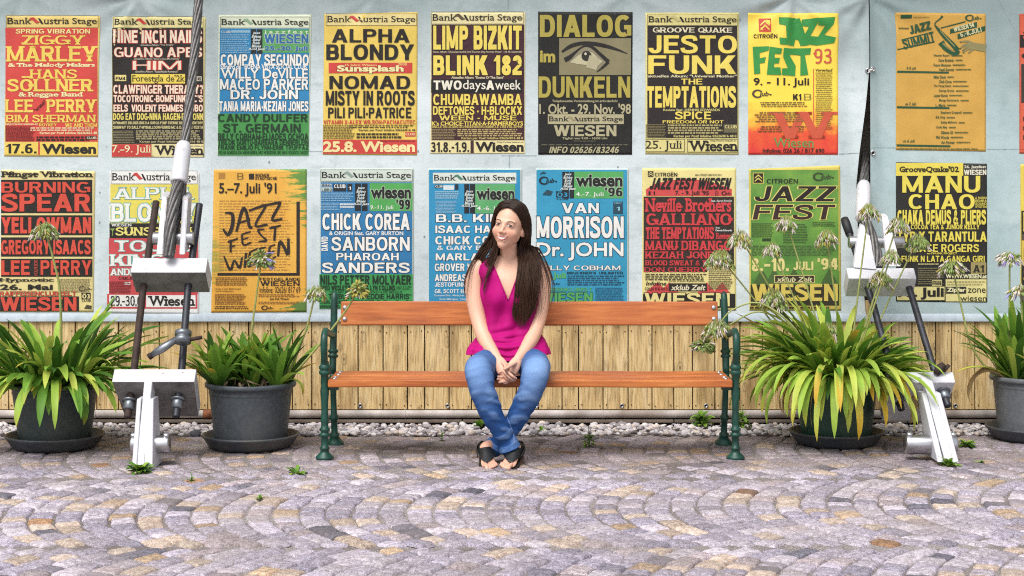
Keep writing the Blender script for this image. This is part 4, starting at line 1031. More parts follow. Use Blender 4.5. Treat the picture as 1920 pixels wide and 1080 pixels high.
ms3 = m.ramp(mth('ADD', mth('MULTIPLY', st_, .9), d3), [(.57, 0), (.63, 1)])
bs_ = m.ramp(m.noise(3, 4), [(.3, C('#dc9c38')), (.7, C('#e8b850'))])
cc = m.mix(mth('MULTIPLY', ms, .95), bs_, C('#4f8a3c')); cc = m.mix(mth('MULTIPLY', ms2, .6), cc, C('#6f8a3c')); cc = m.mix(mth('MULTIPLY', ms3, .95), cc, C('#4a7a38'))
m.base(cc); m.rough(.55); M_PAPER['orange'] = m.m
BR = '#2f2522'
p.t('5.–7. Juli \'91', 72, 448, 182, 274, BR, 'b').t('WIENER', 308, 400, 124, 144, BR, 'b').t('STÄDTISCHE', 308, 452, 140, 164, BR, 'b').t('B', 192, 232, 120, 162, '#8a6a2c', 'r')
p.rect_(268, 302, 124, 162, BR, 'panel2', 'sponsor_logo').rect_(70, 112, 118, 158, '#c28a30', 'panel2', 'sponsor_logo')
for pts, ws in ([[(110, 378), (160, 390), (158, 470), (130, 522), (98, 484)], [10, 22, 24, 22, 10]], [[(186, 502), (226, 360), (250, 372), (272, 470), (290, 470)], [16, 22, 20, 20, 14]], [[(190, 452), (276, 420)], [10, 14]], [[(268, 366), (366, 332), (372, 346), (310, 462), (390, 456)], [14, 18, 16, 16, 16]],
                [[(366, 332), (462, 314), (466, 330), (420, 424), (486, 420)], [14, 18, 18, 18, 14]], [[(130, 570), (196, 548)], [14, 12]], [[(150, 560), (148, 638)], [14, 14]], [[(140, 604), (178, 592)], [10, 9]], [[(222, 520), (232, 588), (284, 572)], [13, 13, 10]], [[(222, 520), (280, 502)], [12, 9]], [[(228, 552), (264, 542)], [9, 8]],
                [[(370, 488), (328, 492), (352, 530), (382, 560), (330, 568)], [9, 14, 12, 14, 9]], [[(402, 480), (478, 462)], [15, 12]], [[(440, 474), (434, 562)], [16, 16]], [[(104, 662), (146, 752), (172, 690), (206, 738), (224, 668)], [10, 18, 12, 18, 10]], [[(250, 640), (240, 738)], [16, 16]], [[(276, 634), (262, 724), (312, 708)], [15, 15, 10]], [[(276, 634), (326, 612)], [12, 9]], [[(270, 676), (310, 662)], [9, 8]],
                [[(380, 604), (338, 616), (352, 650), (372, 676), (334, 700)], [9, 14, 12, 14, 9]], [[(404, 600), (398, 684), (446, 664)], [14, 14, 10]], [[(404, 600), (440, 586)], [12, 9]], [[(402, 640), (434, 628)], [9, 8]], [[(458, 664), (470, 570), (496, 600), (524, 650), (526, 546)], [14, 20, 20, 22, 16]]):
    stroke(p, 'brush_lettering', pts, ws, BR, 'text', 18 if len(pts) > 2 else 6)
p.rect_(578, 600, 306, 790, BR, 'panel2', 'rule_line').rect_(62, 578, 772, 790, BR, 'panel2', 'rule_line')
for a in [('FESTGELÄNDE', 338, 602, 798, 822, BR, 'x'), ('WIESEN', 342, 600, 824, 856, BR, 'x'), ('Infoline: 02626/ 817 69', 338, 604, 862, 902, BR, 'r'), ('Jazz Pub Wiesen', 404, 530, 934, 952, BR, 'b'), ('Karten in jeder Raiffeisenbank', 50, 216, 870, 884, BR, 'r'), ('und Zentralsparkasse', 50, 168, 886, 898, BR, 'r')]: p.t(*a)
p.club(348, 430, 984, 1014, BR).fine(50, 260, 798, 856, 5, '#8a5a22').fine(46, 250, 908, 980, 7, '#8a5a22').fine(44, 280, 986, 1010, 2, '#6a4520').fine(330, 600, 908, 930, 2, '#9a6a28').fine(330, 600, 958, 976, 2, '#9a6a28').fine(74, 560, 296, 764, 26, '#c08a34', fill=.55, layer='panel'); PO.append(p)

p = Poster('blue and green jazz poster with white names, behind the bench\'s left end', B, O, s2, (600, 315, 776, 579, ((0, 1), (0, 0), (0, 0), (-1, 0))), '#c9d8ca')
p.rect_(736, 1334, 180, 780, '#1c7cb4').rect_(728, 1338, 780, 1006, '#2f9c4c').header(744, 1326, 112, 162, '#d3dfd2', '#93aba0')
p.rect_(1056, 1336, 186, 368, '#4dae50', 'panel2').rect_(960, 1042, 188, 368, '#1d2326', 'panel2').rect_(1000, 1005, 188, 368, '#2d86ba', 'edge')
for i, w in enumerate(['Jazz', 'Ethno', 'Soul', 'Funk', 'Blues', 'Acid Jazz']): p.t(w, 1001 - 7 * len(w) / 1.2, 1001 + 7 * len(w) / 1.2, 210 + i * 21, 228 + i * 21, '#e6efe6', 'i')
def wiesenlogo(p, x0, x1, y0, y1, ink='#1c1f1d', edge='#c9dcc0'):
    p.t('wiesen', x0, x1, y0, y1, ink, 'w', edge, part='festival_logo')
for a in [('CHICK COREA', 748, 1318, 384, 492, WH, 'b', '#101c26'), ('& ORIGIN feat. GARY BURTON', 792, 1276, 500, 526, WH, 'b'), ('SANBORN', 806, 1318, 536, 628, WH, 'b', '#101c26'), ('PHAROAH', 838, 1246, 642, 690, WH, 'x', '#101c26'), ('SANDERS', 744, 1318, 704, 772, WH, 'w', '#101c26'),
          ('NILS PETTER MOLVAER', 734, 1326, 786, 848, '#12301e', 'b'), ('FRED WESLEY\'S HORNS & LYN COLLINS', 732, 1222, 852, 886, '#12301e', 'b'), ('JAZZ & FUNK', 1228, 1328, 856, 868, '#12301e', 'r'), ('EXPLOSION', 1228, 1316, 870, 882, '#12301e', 'r'), ('THE FUNKY BROTHERS · FRED WESLEY & PEE WEE ELLIS', 792, 1268, 888, 904, '#12301e', 'r'),
          ('"A TRIBUTE TO EDDIE HARRIS"', 730, 1328, 908, 942, '#12301e', 'b'), ('CHARLIE HUNTER · LEON PARKER', 728, 1086, 950, 972, '#12301e', 'b'), ('10. Juli', 1110, 1324, 950, 986, '#12301e', 's'), ('VERNON REID', 728, 860, 982, 1002, '#12301e', 'b'), ('9.-11. Juli', 1060, 1210, 330, 364, WH, 'r'), ("'99", 1230, 1320, 292, 358, '#1c1f1d', 'w', '#c9dcc0'),
          ('CLUB', 824, 898, 194, 218, '#e8ecec', 'x'), ('1', 918, 934, 208, 230, '#e8ecec', 'x')]: p.t(*a)
wiesenlogo(p, 1062, 1326, 206, 288)
p.t('DAVID', 716, 808, 560, 602, WH, 'b', rot=90).rect_(818, 902, 190, 240, '#22262a', 'panel2', 'club_logo').rect_(910, 942, 190, 240, '#22262a', 'panel2', 'radio_logo').rect_(740, 806, 190, 208, '#cfdde0', 'panel2', 'sponsor_logo').rect_(740, 812, 214, 240, '#cfe0d8', 'panel2', 'sponsor_logo').t('LIBRO', 744, 810, 220, 238, '#26473a', 'b').t('BEWAG', 744, 802, 192, 206, '#22313a', 'b').fine(740, 950, 246, 306, 5, '#86b8d8').fine(740, 860, 312, 364, 5, '#86b8d8').fine(862, 956, 314, 350, 2, '#dfe8ea', fill=.9); PO.append(p)

p = Poster('bright blue jazz poster dated 4.-6. Juli, partly behind the seated woman', Cc, O, s2, (803, 316, 979, 582, ((0, 0), (0, 0), (0, 0), (1, 0))), '#cfdcd2')
CB = '#1596c6'
p.rect_(50, 646, 98, 1006, CB).header(84, 612, 132, 178, '#dfe8dc', '#4f8a72', box=False).rect_(352, 612, 192, 384, '#58b26a', 'panel2').rect_(280, 352, 192, 384, '#1d2326', 'panel2').rect_(313, 318, 192, 384, '#2d86ba', 'edge')
for i, w in enumerate(['Jazz', 'Ethno', 'Soul', 'Funk', 'Blues', 'Acid Jazz']): p.t(w, 315 - 6 * len(w), 315 + 6 * len(w), 232 + i * 19, 250 + i * 19, '#e6efe6', 'i')
wiesenlogo(p, 360, 608, 216, 296)
for a in [('4.-6. Juli', 364, 530, 336, 372, WH, 'r'), ("'97", 520, 606, 304, 364, '#1c1f1d', 'w', '#c9dcc0'), ('B.B. KING', 96, 606, 388, 440, WH, 'w', '#12354a'), ('ISAAC HAYES', 92, 606, 462, 512, WH, 'x', '#12354a'), ('CHICK COREA', 92, 606, 532, 586, WH, 'x', '#12354a'), ('& GARY BURTON', 104, 600, 594, 624, WH, 'x'),
          ('MARLA GLEN', 94, 606, 644, 690, WH, 'w', '#12354a'), ('GROVER WASHINGTON', 88, 620, 710, 760, WH, 'b', '#12354a'), ('ANDREAS VOLLENWEIDER', 88, 636, 780, 826, WH, 'b', '#12354a'), ('JESTOFUNK·', 88, 300, 834, 862, WH, 'b'), ('GIL SCOTT HERON', 88, 360, 878, 904, WH, 'b'), ('Courtney Pine · Maria Joao', 84, 282, 912, 928, WH, 'r'), ('Kevin Mahogany · Hungarian', 120, 330, 936, 952, WH, 'r'), ('Groove Collective', 150, 330, 958, 970, WH, 'r'), ('CLUB', 92, 138, 200, 214, WH, 'b')]: p.t(*a)
p.rect_(88, 140, 196, 218, '#2a3034', 'panel2', 'club_logo').rect_(144, 214, 200, 230, '#dbe6e6', 'panel2', 'sponsor_logo').rect_(220, 242, 192, 230, '#22313a', 'panel2', 'radio_logo').fine(90, 244, 236, 290, 4, '#9ac8de').fine(90, 236, 300, 384, 9, '#86bcd8', 10); PO.append(p)

p = Poster('bright blue jazz poster with white names, right of the seated woman', Cc, O, s2, (1005, 316, 1179, 582), '#cfdcd2')
p.rect_(752, 1344, 98, 1006, '#1f9fc8').rect_(998, 1320, 110, 286, '#4fae58', 'panel2').rect_(920, 998, 112, 286, '#1d2326', 'panel2').rect_(964, 969, 112, 286, '#2d86ba', 'edge')
for i, w in enumerate(['Jazz', 'Ethno', 'Soul', 'Funk', 'Blues', 'Acid Jazz']): p.t(w, 958 - 5.6 * len(w), 958 + 5.6 * len(w), 120 + i * 19, 138 + i * 19, '#e6efe6', 'i')
wiesenlogo(p, 1008, 1314, 128, 210)
for a in [('4.-7. Juli', 1008, 1190, 244, 280, WH, 'r'), ("'96", 1200, 1314, 214, 272, '#1c1f1d', 'w', '#c9dcc0'), ('VAN', 918, 1160, 316, 382, WH, 'w', '#12354a'), ('MORRISON', 752, 1322, 402, 546, WH, 'b', '#12354a'), ('Dr. JOHN', 752, 1320, 572, 692, WH, 'b', '#12354a'), ('BILLY COBHAM', 780, 1300, 724, 754, WH, 'x', '#12354a'),
          ('BRUCKNER´S  UNLIMITED', 952, 1316, 764, 780, '#10242e', 'x'), ('7. Juli', 800, 944, 770, 818, '#4fb05a', 'x'), ('RAIFFEISENCLUBZELT', 770, 1114, 868, 892, '#4fb05a', 'x'), ('WIESEN', 780, 1118, 900, 962, '#4fb05a', 'w', '#1d4a3a'), ('Uhr', 868, 906, 836, 850, '#10242e', 'b'), ('CLUB', 882, 958, 280, 294, '#16262e', 'x'), ('1', 1272, 1296, 340, 366, '#8fd0e4', 'x'), ('ORF', 1258, 1310, 310, 322, '#8fd0e4', 'r')]: p.t(*a)
p.club(768, 886, 142, 196, '#16262e').rect_(880, 960, 238, 278, '#16262e', 'panel2', 'radio_logo').t('Ö3', 886, 954, 240, 276, '#249cc6', 'x', part='radio_logo').rect_(1252, 1316, 306, 388, '#1f4a5c', 'panel2', 'radio_logo').fine(954, 1330, 786, 856, 5, '#175270').fine(1136, 1330, 866, 960, 9, '#1c6488').poly('sponsor_logo', [(770, 128), (800, 108), (816, 122)], '#1c4a5a', 'text').poly('sponsor_logo', [(790, 262), (820, 228), (858, 240), (846, 266)], '#1c4a5a', 'text'); PO.append(p)

p = Poster('cream poster with red slab names on a black block, behind the bench\'s right end', D, O, s2, (1204, 315, 1380, 582), '#efe08c')
RR = '#d9343a'
p.poly('colour_panel', [(76, 270), (72, 228), (130, 190), (240, 166), (348, 158), (470, 170), (560, 196), (634, 226), (634, 270)], '#da4644', 'panel').rect_(58, 648, 274, 766, '#33281f')
p.chevrons(86, 122, 108, 144, '#1d1a16', '#efe08c').t('CITROËN', 130, 278, 112, 142, BK, 'b').t('Libro TICKET LINE 04 34 94 0', 394, 566, 126, 138, BK, 'b')
for a in [('JAZZ FEST WIESEN', 104, 624, 150, 228, BK, 'i'), ('7. - 9. Juli \'95', 264, 484, 234, 270, BK, 'b'), ('1', 118, 132, 240, 264, BK, 'x'), ('Neville Brothers', 72, 630, 284, 374, RR, 'S'), ('GALLIANO', 76, 632, 384, 460, RR, 'S'), ('THE TEMPTATIONS', 72, 518, 472, 552, RR, 'S'), ('feat. Aaron Neville', 498, 634, 294, 308, WH, 'r'), ('feat.', 528, 556, 470, 482, WH, 'r'),
          ('Dennis Edwards', 528, 634, 488, 500, WH, 'b'), ('Review', 532, 634, 510, 550, RR, 'S'), ('MANU DIBANGO', 70, 630, 562, 624, RR, 'S'), ('KEZIAH JONES', 70, 560, 632, 678, RR, 'S'), ('BLOOD SWEAT & TEARS', 70, 580, 690, 724, RR, 'S'), ('DON CHERRY', 64, 470, 736, 766, RR, 'S'), ('Infoline', 76, 208, 828, 854, BK, 'i'), ('02626 816 49 0', 66, 214, 866, 886, BK, 'r'), ('Karten in jeder Raiffeisen Filiale', 222, 456, 820, 834, BK, 'r'),
          ('WIESEN', 64, 620, 902, 990, '#efe08c', 'w', BK)]: p.t(*a)
p.rect_(474, 650, 728, 830, '#efe08c', 'panel2').fine(482, 640, 734, 880, 12, '#6a5f3a').fine(70, 470, 776, 822, 4, '#3a3426').rect_(222, 472, 840, 892, '#2a241c', 'panel2', 'tent_logo').t('xklub Zelt', 240, 462, 850, 886, '#efe6c0', 'i', part='tent_logo')
for x0, x1, ap in ((40, 230, 150), (150, 300, 226), (400, 540, 470), (500, 630, 572)): p.poly('tent_picture', [(max(54, x0), 912), (ap, 832), (x1, 912)], '#da4644', 'panel')
p.rect_(54, 656, 908, 1000, BK, 'panel2').rect_(90, 104, 240, 264, BK, 'panel2', 'radio_logo').club(566, 628, 238, 266, BK).t('B', 524, 546, 238, 266, '#8a2a26', 'r'); PO.append(p)

p = Poster('green poster with slanting black outlined headline, behind the flower heads', D, O, s2, (1404, 313, 1577, 582, ((0, 4), (-2, -3), (0, 0), (1, 0))), '#d8c650')
m = Mat('green_print'); a_ = m.noise(4.5, 4); m.base(m.ramp(a_, [(.28, C('#3f6f2c')), (.5, C('#5c8c38')), (.72, C('#7fa845'))])); m.rough(.55); PM['greenp'] = m.m
p.rect_(758, 1330, 100, 760, 'greenp').rect_(758, 1336, 760, 985, 'greenp')
p.chevrons(776, 838, 122, 184, '#28240f', '#e0cc58', frame='#e0cc58').t('CITROËN', 862, 1066, 152, 188, '#2a2a1c', 'b').club(1162, 1300, 116, 172, '#3a4a26')
for a in [('JAZZ', 790, 1306, 206, 304, '#241c18', 'w', '#e6d868'), ('FEST', 780, 1300, 326, 424, '#3a2420', 'w', '#e6d868')]: p.t(*a, shear=.22)
for a in [('8.–10.', 764, 1006, 676, 762, '#e8da84', 'x'), ('JULI', 1036, 1166, 698, 754, '#e8da84', 'x'), ("'94", 1194, 1324, 676, 750, '#e8da84', 'x'), ('WIESEN', 764, 1326, 842, 956, '#e2c84a', 'w')]: p.t(*a)
for a in (770, 850, 980, 1210): p.poly('tent_picture', [(a, 850), (a + 60, 740), (a + 120, 850)], '#47692c', 'panel2')
p.rect_(910, 1176, 786, 838, '#d8c872', 'panel2', 'tent_logo').rect_(916, 1170, 791, 833, '#3a2c22', 'edge', 'tent_logo').t('xklub Zelt', 930, 1160, 798, 830, '#e6dca0', 'i', part='tent_logo')
p.rect_(756, 1332, 850, 985, '#33301c', 'panel2').rect_(752, 1336, 988, 1006, '#c8b244', 'panel2').fine(752, 1330, 988, 1008, 1, '#3a3218', fill=.8)
p.fine(764, 906, 444, 540, 8, '#47662a').fine(970, 1130, 448, 580, 8, '#40602a').fine(1160, 1316, 436, 470, 3, '#47662a').fine(764, 1320, 590, 660, 7, '#56783a').rect_(832, 890, 546, 566, '#2c4420', 'panel2', 'radio_logo'); PO.append(p)

p = Poster('black poster with bright yellow names, behind the right cable anchor', E, O, s2, (1680, 304, 1850, 566, ((0, 0), (0, 3), (1, 1), (0, -1))), '#26241f')
p.rect_(418, 856, 54, 136, '#efdb35').header if False else None
p.rect_(418, 856, 54, 138, '#ecd83a', 'panel', 'header_band')
Y3 = '#ecd93c'
for a in [('GrooveQuake\'02', 440, 826, 76, 120, BK, 'S'), ('26. Jazzfest', 862, 1004, 70, 94, '#e8e2c8', 'b'), ('WIESEN', 860, 1006, 98, 132, '#e8e2c8', 'x'), ('MANU', 458, 966, 138, 248, Y3, 'x'), ('CHAO', 500, 930, 258, 356, Y3, 'x'), ('CHAKA DEMUS & PLIERS', 426, 1004, 358, 460, Y3, 'b'), ('COCOA TEA & JUNIOR KELLY', 514, 962, 456, 488, Y3, 'b'),
          ('TYP·X TARANTULA', 424, 1008, 502, 568, Y3, 'b'), ('GRACE ROGERS', 484, 958, 584, 636, Y3, 'b'), ('nu PHUNK PROJECT', 620, 816, 638, 654, Y3, 'b'), ('FUNK N LATA·GANGA GIRI', 452, 996, 660, 700, Y3, 'b'), ('WWW.WIESEN.at', 742, 1010, 780, 808, '#e8e2b0', 'x'), ('A1', 922, 990, 722, 768, '#26241f', 'S'),
          ('19. Juli', 430, 730, 866, 946, BK, 'x'), ('Zipfer', 750, 872, 868, 904, '#efe8b0', 'x'), ('zone', 886, 1002, 872, 902, BK, 'r'), ('wiesen', 836, 1008, 920, 956, BK, 'r'), ('FM4', 656, 712, 826, 852, '#4a4426', 'b')]: p.t(*a)
for i, w in enumerate(['& RADIO', 'BEMBA', 'SOUND', 'SYSTEM']): p.t(w, 934, 1008, 274 + i * 19, 290 + i * 19, '#d8c83c', 'b')
p.rect_(424, 734, 862, 950, '#e8dc8c', 'panel2').rect_(742, 1008, 814, 958, '#e8dc8c', 'panel2').rect_(744, 876, 862, 908, '#2a2820', 'edge', 'sponsor_logo').rect_(906, 1006, 702, 780, '#a8985a', 'panel2', 'sponsor_logo').rect_(652, 716, 818, 858, '#d8cc80', 'panel2', 'radio_logo')
p.fine(560, 700, 706, 724, 1, '#b8ae78').fine(560, 730, 736, 850, 8, '#7a7450').fine(750, 1000, 822, 856, 2, '#b0a668'); PO.append(p)

p = Poster('yellow and black poster cut off by the right edge, lower row', 1860, O, 3.483, (1913, 308, 2088, 570), '#e6cc38')
p.rect_(190, 800, 366, 980, '#2a2620').rect_(202, 790, 376, 500, '#e6cc38', 'panel2').rect_(192, 790, 560, 720, '#d8bc34', 'panel2').rect_(190, 800, 520, 556, '#5a4a38', 'panel2')
p.t('R', 206, 290, 390, 490, BK, 'x').t('L', 206, 270, 610, 700, BK, 'x').t('S', 204, 270, 740, 830, '#e6cc38', 'x'); PO.append(p)
finish_posters(PO)
# ------------------------------------------------------------------ park bench
M_BWOOD = Mat('bench_wood'); m = M_BWOOD
v_ = m.coord((2.2, 22, 30)); a_ = m.noise(1.6, 6, .6, v_, .4); b_ = m.noise(2.4, 4)
c = m.ramp(a_, [(.28, C('#8c4b1f')), (.5, C('#b8682e')), (.75, C('#cf8645'))])
c = m.mix(m.ramp(b_, [(.35, .5), (.55, 0)]), c, C('#9a4a26'))
vo = m.n('ShaderNodeTexVoronoi'); vo.inputs['Scale'].default_value = 1; m.l(m.coord((1.9, 3, 6)), vo.inputs['Vector'])
c = m.mix(m.ramp(vo.outputs['Distance'], [(.06, .75), (.13, 0)]), c, C('#54291a'))
m.base(c); m.rough(m.ramp(b_, [(.3, .42), (.7, .62)])); m.bump(a_, .12, .003); M_BWOOD = m.m
M_GREEN = Mat('green_cast_iron'); m = M_GREEN; a_ = m.noise(16, 5)
m.base(m.mix(m.ramp(m.noise(34, 5, .7), [(.30, .7), (.40, 0)]), m.ramp(a_, [(.3, C('#0c352c')), (.7, C('#174f41'))]), C('#3a4038'))); m.rough(.42); m.bump(m.noise(120, 3), .12, .003); M_GREEN = m.m
M_BOLT = simple('bolt_steel', C('#c2c3c6'), .35, .9, .08)

BX = .093
bench = thing('park_bench', 'park bench with orange-brown wooden boards and green cast iron sides', 'bench', (0, .2, 0))
def bench_side(sg):
    """one cast side; sg -1 left, +1 right. x of the posts at the depth of front and rear legs"""
    xf = BX + sg * 1.055; xr = BX + sg * 1.052
    fr = MB()
    # front leg: turned shaft on a flared foot
    prof = [(.0001, 0), (.046, 0), (.048, .008), (.040, .018), (.026, .030), (.020, .045), (.026, .050), (.026, .058), (.019, .064), (.018, .085), (.019, .112), (.027, .118), (.028, .128), (.020, .134), (.020, .140), (.027, .146), (.027, .154), (.019, .162),
            (.018, .180), (.022, .200), (.019, .218), (.017, .24), (.019, .30), (.023, .345), (.018, .375), (.020, .39), (.020, .43), (.029, .436), (.030, .450), (.022, .456), (.029, .462), (.030, .474), (.023, .482), (.021, .50)]
    leg = MB(); leg.lathe((xf, 0, 0), prof, 18); leg.build('front_leg', M_GREEN, bench)
    # rear leg: raked, with rings
    a = Vector((xr, .36, .40)); b = Vector((xr, .475, 0)); ax = (a - b)
    L = ax.length; rl = MB()
    rl.lathe(b, [(.0001, .0), (.046, 0), (.048, .010), (.034, .026), (.022, .045), (.026, .052), (.026, .060), (.018, .068), (.017, .14), (.024, .148), (.024, .165), (.017, .172), (.016, L * .7), (.018, L)], 16, axis=ax)
    rl.build('rear_leg', M_GREEN, bench)
    # back post from the seat up, leaning back a little
    p0 = Vector((xr, .36, .395)); p1 = Vector((xr, .455, .815)); ps = [p0.lerp(p1, t) for t in np.linspace(0, 1, 14)]
    bp = MB(); bp.tube(ps + [p1 + Vector((0, .004, .012))], [.019] * 12 + [.0185, .016, .006], 14)
    mid = p0.lerp(p1, .25)
    bp.lathe(mid - (p1 - p0).normalized() * .02, [(.018, -.004), (.027, 0), (.028, .010), (.020, .016), (.020, .022), (.028, .028), (.027, .038), (.018, .044)], 16, axis=(p1 - p0))
    bp.build('back_post', M_GREEN, bench)
    # arm rest: leaves the post, swings forward and curls down into the front leg
    q = p0.lerp(p1, .58); s = -sg
    pts = [q, q + Vector((-s * .004, -.03, -.035)), q + Vector((-s * .006, -.09, -.030)), Vector((xf - s * .004, .12, .640)), Vector((xf, .03, .652)), Vector((xf, -.028, .625)), Vector((xf, -.035, .56)), Vector((xf, -.010, .50)), Vector((xf, 0, .47))]
    am = MB(); am.tube(catmull(pts, 36), [.018] * 36, 14); am.build('arm_rest', M_GREEN, bench)
    br = MB(); br.box((xf - .014, -.01, .352), (xf + .014, .38, .384), bev=.004)
    br.box((min(xf, xf - sg * .07), .0, .352), (max(xf, xf - sg * .07), .045, .368), bev=.003)
    br.build('seat_bracket', M_GREEN, bench)
for sg in (-1, 1): bench_side(sg)
def board(name, x0, x1, y0, y1, z0, z1, rx=0.0):
    b = MB(); b.box((x0, y0, z0), (x1, y1, z1), bev=.006, M=None)
    if rx:
        c = Vector(((x0 + x1) / 2, (y0 + y1) / 2, (z0 + z1) / 2)); Rm = Matrix.Rotation(rx, 3, 'X')
        b.v = [tuple(c + Rm @ (Vector(v) - c)) for v in b.v]
    # slight wobble of the lower edge, as on a worn board
    b2 = bmesh.new(); vs = [b2.verts.new(v) for v in b.v]; [b2.faces.new([vs[i] for i in f]) for f in b.f]
    long = [e for e in b2.edges if abs(e.verts[0].co.x - e.verts[1].co.x) > .5]
    bmesh.ops.subdivide_edges(b2, edges=long, cuts=24)
    for v in b2.verts:
        v.co.z += .0035 * mnoise.noise(Vector((v.co.x * 2.2, z0 * 9, v.co.y))) ; v.co.y += .003 * mnoise.noise(Vector((v.co.x * 3, 5, z0)))
    o = MB(); o.bm(b2, smooth=False); return o.build(name, M_BWOOD, bench)
XB = 1.012
bk_ = board('back_board', BX - XB, BX + XB, .395, .425, .648, .776, math.radians(-11))
fs_ = board('seat_board', BX - 1.036, BX + 1.036, -.035, .125, .370, .4085)
rs_ = board('seat_board', BX - 1.030, BX + 1.030, .135, .325, .374, .412)
def bolt(p, axis, par):
    b = MB(); b.lathe(p, [(.0125, -.002), (.0125, .001), (.010, .004), (.006, .006), (.0001, .0065)], 12, axis=axis); b.build('bolt', M_BOLT, par)
for sg in (-1, 1):
    for z in (.685, .745): bolt((BX + sg * (XB - .022), .3905 + (z - .711) * .19, z), (0, -1, .19), bk_)
    for y, par, z in ((.02, fs_, .4085), (.085, fs_, .4085), (.175, rs_, .412), (.275, rs_, .412)): bolt((BX + sg * (1.008 - .006 * (par is rs_)), y, z), (0, 0, 1), par)

# ------------------------------------------------------------------ pots, saucers, agapanthus
def plastic(name, hexc, rough=.5):
    m = Mat(name); a_ = m.noise(40, 4); b_ = m.noise(3, 4)
    c = C(hexc); k = tuple(min(1, x * 1.35 + .01) for x in c[:3]) + (1,)
    m.base(m.mix(m.ramp(b_, [(.5, 0), (.75, .35)]), m.ramp(a_, [(.3, c), (.7, k)]), C('#6f6a60'))); m.rough(rough); m.bump(m.noise(300, 2), .12, .002); return m.m
M_SOIL = simple('potting_soil', C('#3b2e24'), .95, 0, .5, 60, .6)
M_SAUCER = plastic('saucer_plastic', '#33373c')
def pot(cx, cy, r_top, r_bot, h, mat_, label, sauc_label, s_r, dark=None, nang=28, sq=0):
    D = Vector((cx, cy, 0))
    b = MB(); R_ = s_r
    b.lathe(D, [(.0001, .002), (R_ * .80, .002), (R_ * .88, .020), (R_ * .955, .052), (R_ * .985, .060), (R_, .066), (R_ * .995, .073), (R_ * .965, .074), (R_ * .94, .066), (R_ * .86, .026), (R_ * .8, .016), (.0001, .014)], 48)
    s = obj('saucer', b.mesh('saucer', [M_SAUCER], D)); s.location = D; tag(s, sauc_label, 'saucer', 'saucers under the pots')
    p = thing('flower_pot', label, 'flower pot', D + Vector((0, 0, .015)), 'plant pots along the wall')
    z0 = .016; b = MB()
    pr = [(.0001, z0), (r_bot, z0), (r_bot * 1.01, z0 + .01)]
    for t in np.linspace(.05, .80, 8): pr.append((r_bot + (r_top * .93 - r_bot) * t, z0 + h * t))
    for t in (.815, .825, .845, .855, .90):
        rr = r_bot + (r_top * .93 - r_bot) * t; pr += [(rr + (.002 if t in (.825, .845) else .0), z0 + h * t)]
    pr += [(r_top * .925, z0 + h * .915), (r_top * .96, z0 + h * .925)]
    b.lathe(D, pr, 48); b.build('body', mat_, p)
    b = MB(); b.lathe(D, [(r_top * .95, z0 + h * .915), (r_top * .99, z0 + h * .925), (r_top, z0 + h * .95), (r_top, z0 + h * .975), (r_top * .985, z0 + h), (r_top * .93, z0 + h), (r_top * .905, z0 + h * .97), (r_top * .90, z0 + h * .88)], 48)
    b.build('rim', mat_, p)
    b = MB(); n = 24; vs = [(cx, cy, z0 + h * .90)]; fs = []
    for rr in np.linspace(.2, 1, 5):
        for k in range(n): a = k * 6.2832 / n; vs.append((cx + rr * r_top * .905 * math.cos(a), cy + rr * r_top * .905 * math.sin(a), z0 + h * .89 + .012 * mnoise.noise(Vector((rr * 4, a * 3, cx)))))
    for k in range(n): fs.append((0, 1 + k, 1 + (k + 1) % n))
    for i in range(4):
        for k in range(n): fs.append((1 + i * n + k, 1 + (i + 1) * n + k, 1 + (i + 1) * n + (k + 1) % n, 1 + i * n + (k + 1) % n))
    b.add(vs, fs); b.build('soil', M_SOIL, p)
    return z0 + h * .90

m = Mat('strap_leaf'); a_ = m.noise(9, 4)
at_ = m.attr(); cc = m.mix(.3, at_, m.ramp(a_, [(.3, .3), (.7, .75)]), 'OVERLAY')
m.base(cc); m.rough(.5); m.b.inputs['Specular IOR Level'].default_value = .22
m.b.inputs['Transmission Weight'].default_value = 0
tr = m.n('ShaderNodeBsdfTranslucent'); m.l(cc, tr.inputs['Color']); mx = m.n('ShaderNodeMixShader'); mx.inputs[0].default_value = .22
m.l(m.b.outputs[0], mx.inputs[1]); m.l(tr.outputs[0], mx.inputs[2]); m.l(mx.outputs[0], m.t.nodes['Material Output'].inputs['Surface'])
M_LEAF = m.m
M_STALK = simple('flower_stalk', C('#949a58'), .5, 0, .2, 10)
M_POD = simple('green_seed_pod', C('#768a48'), .5, 0, .35, 40)
M_WITHER = simple('withered_petal', C('#c4b9b0'), .8, 0, .22, 60)
M_LILAC = simple('lilac_petal', C('#8f86c8'), .6, 0, .15, 50)
M_DRY = simple('dry_pod', C('#9a8f3f'), .7, 0, .4, 40)

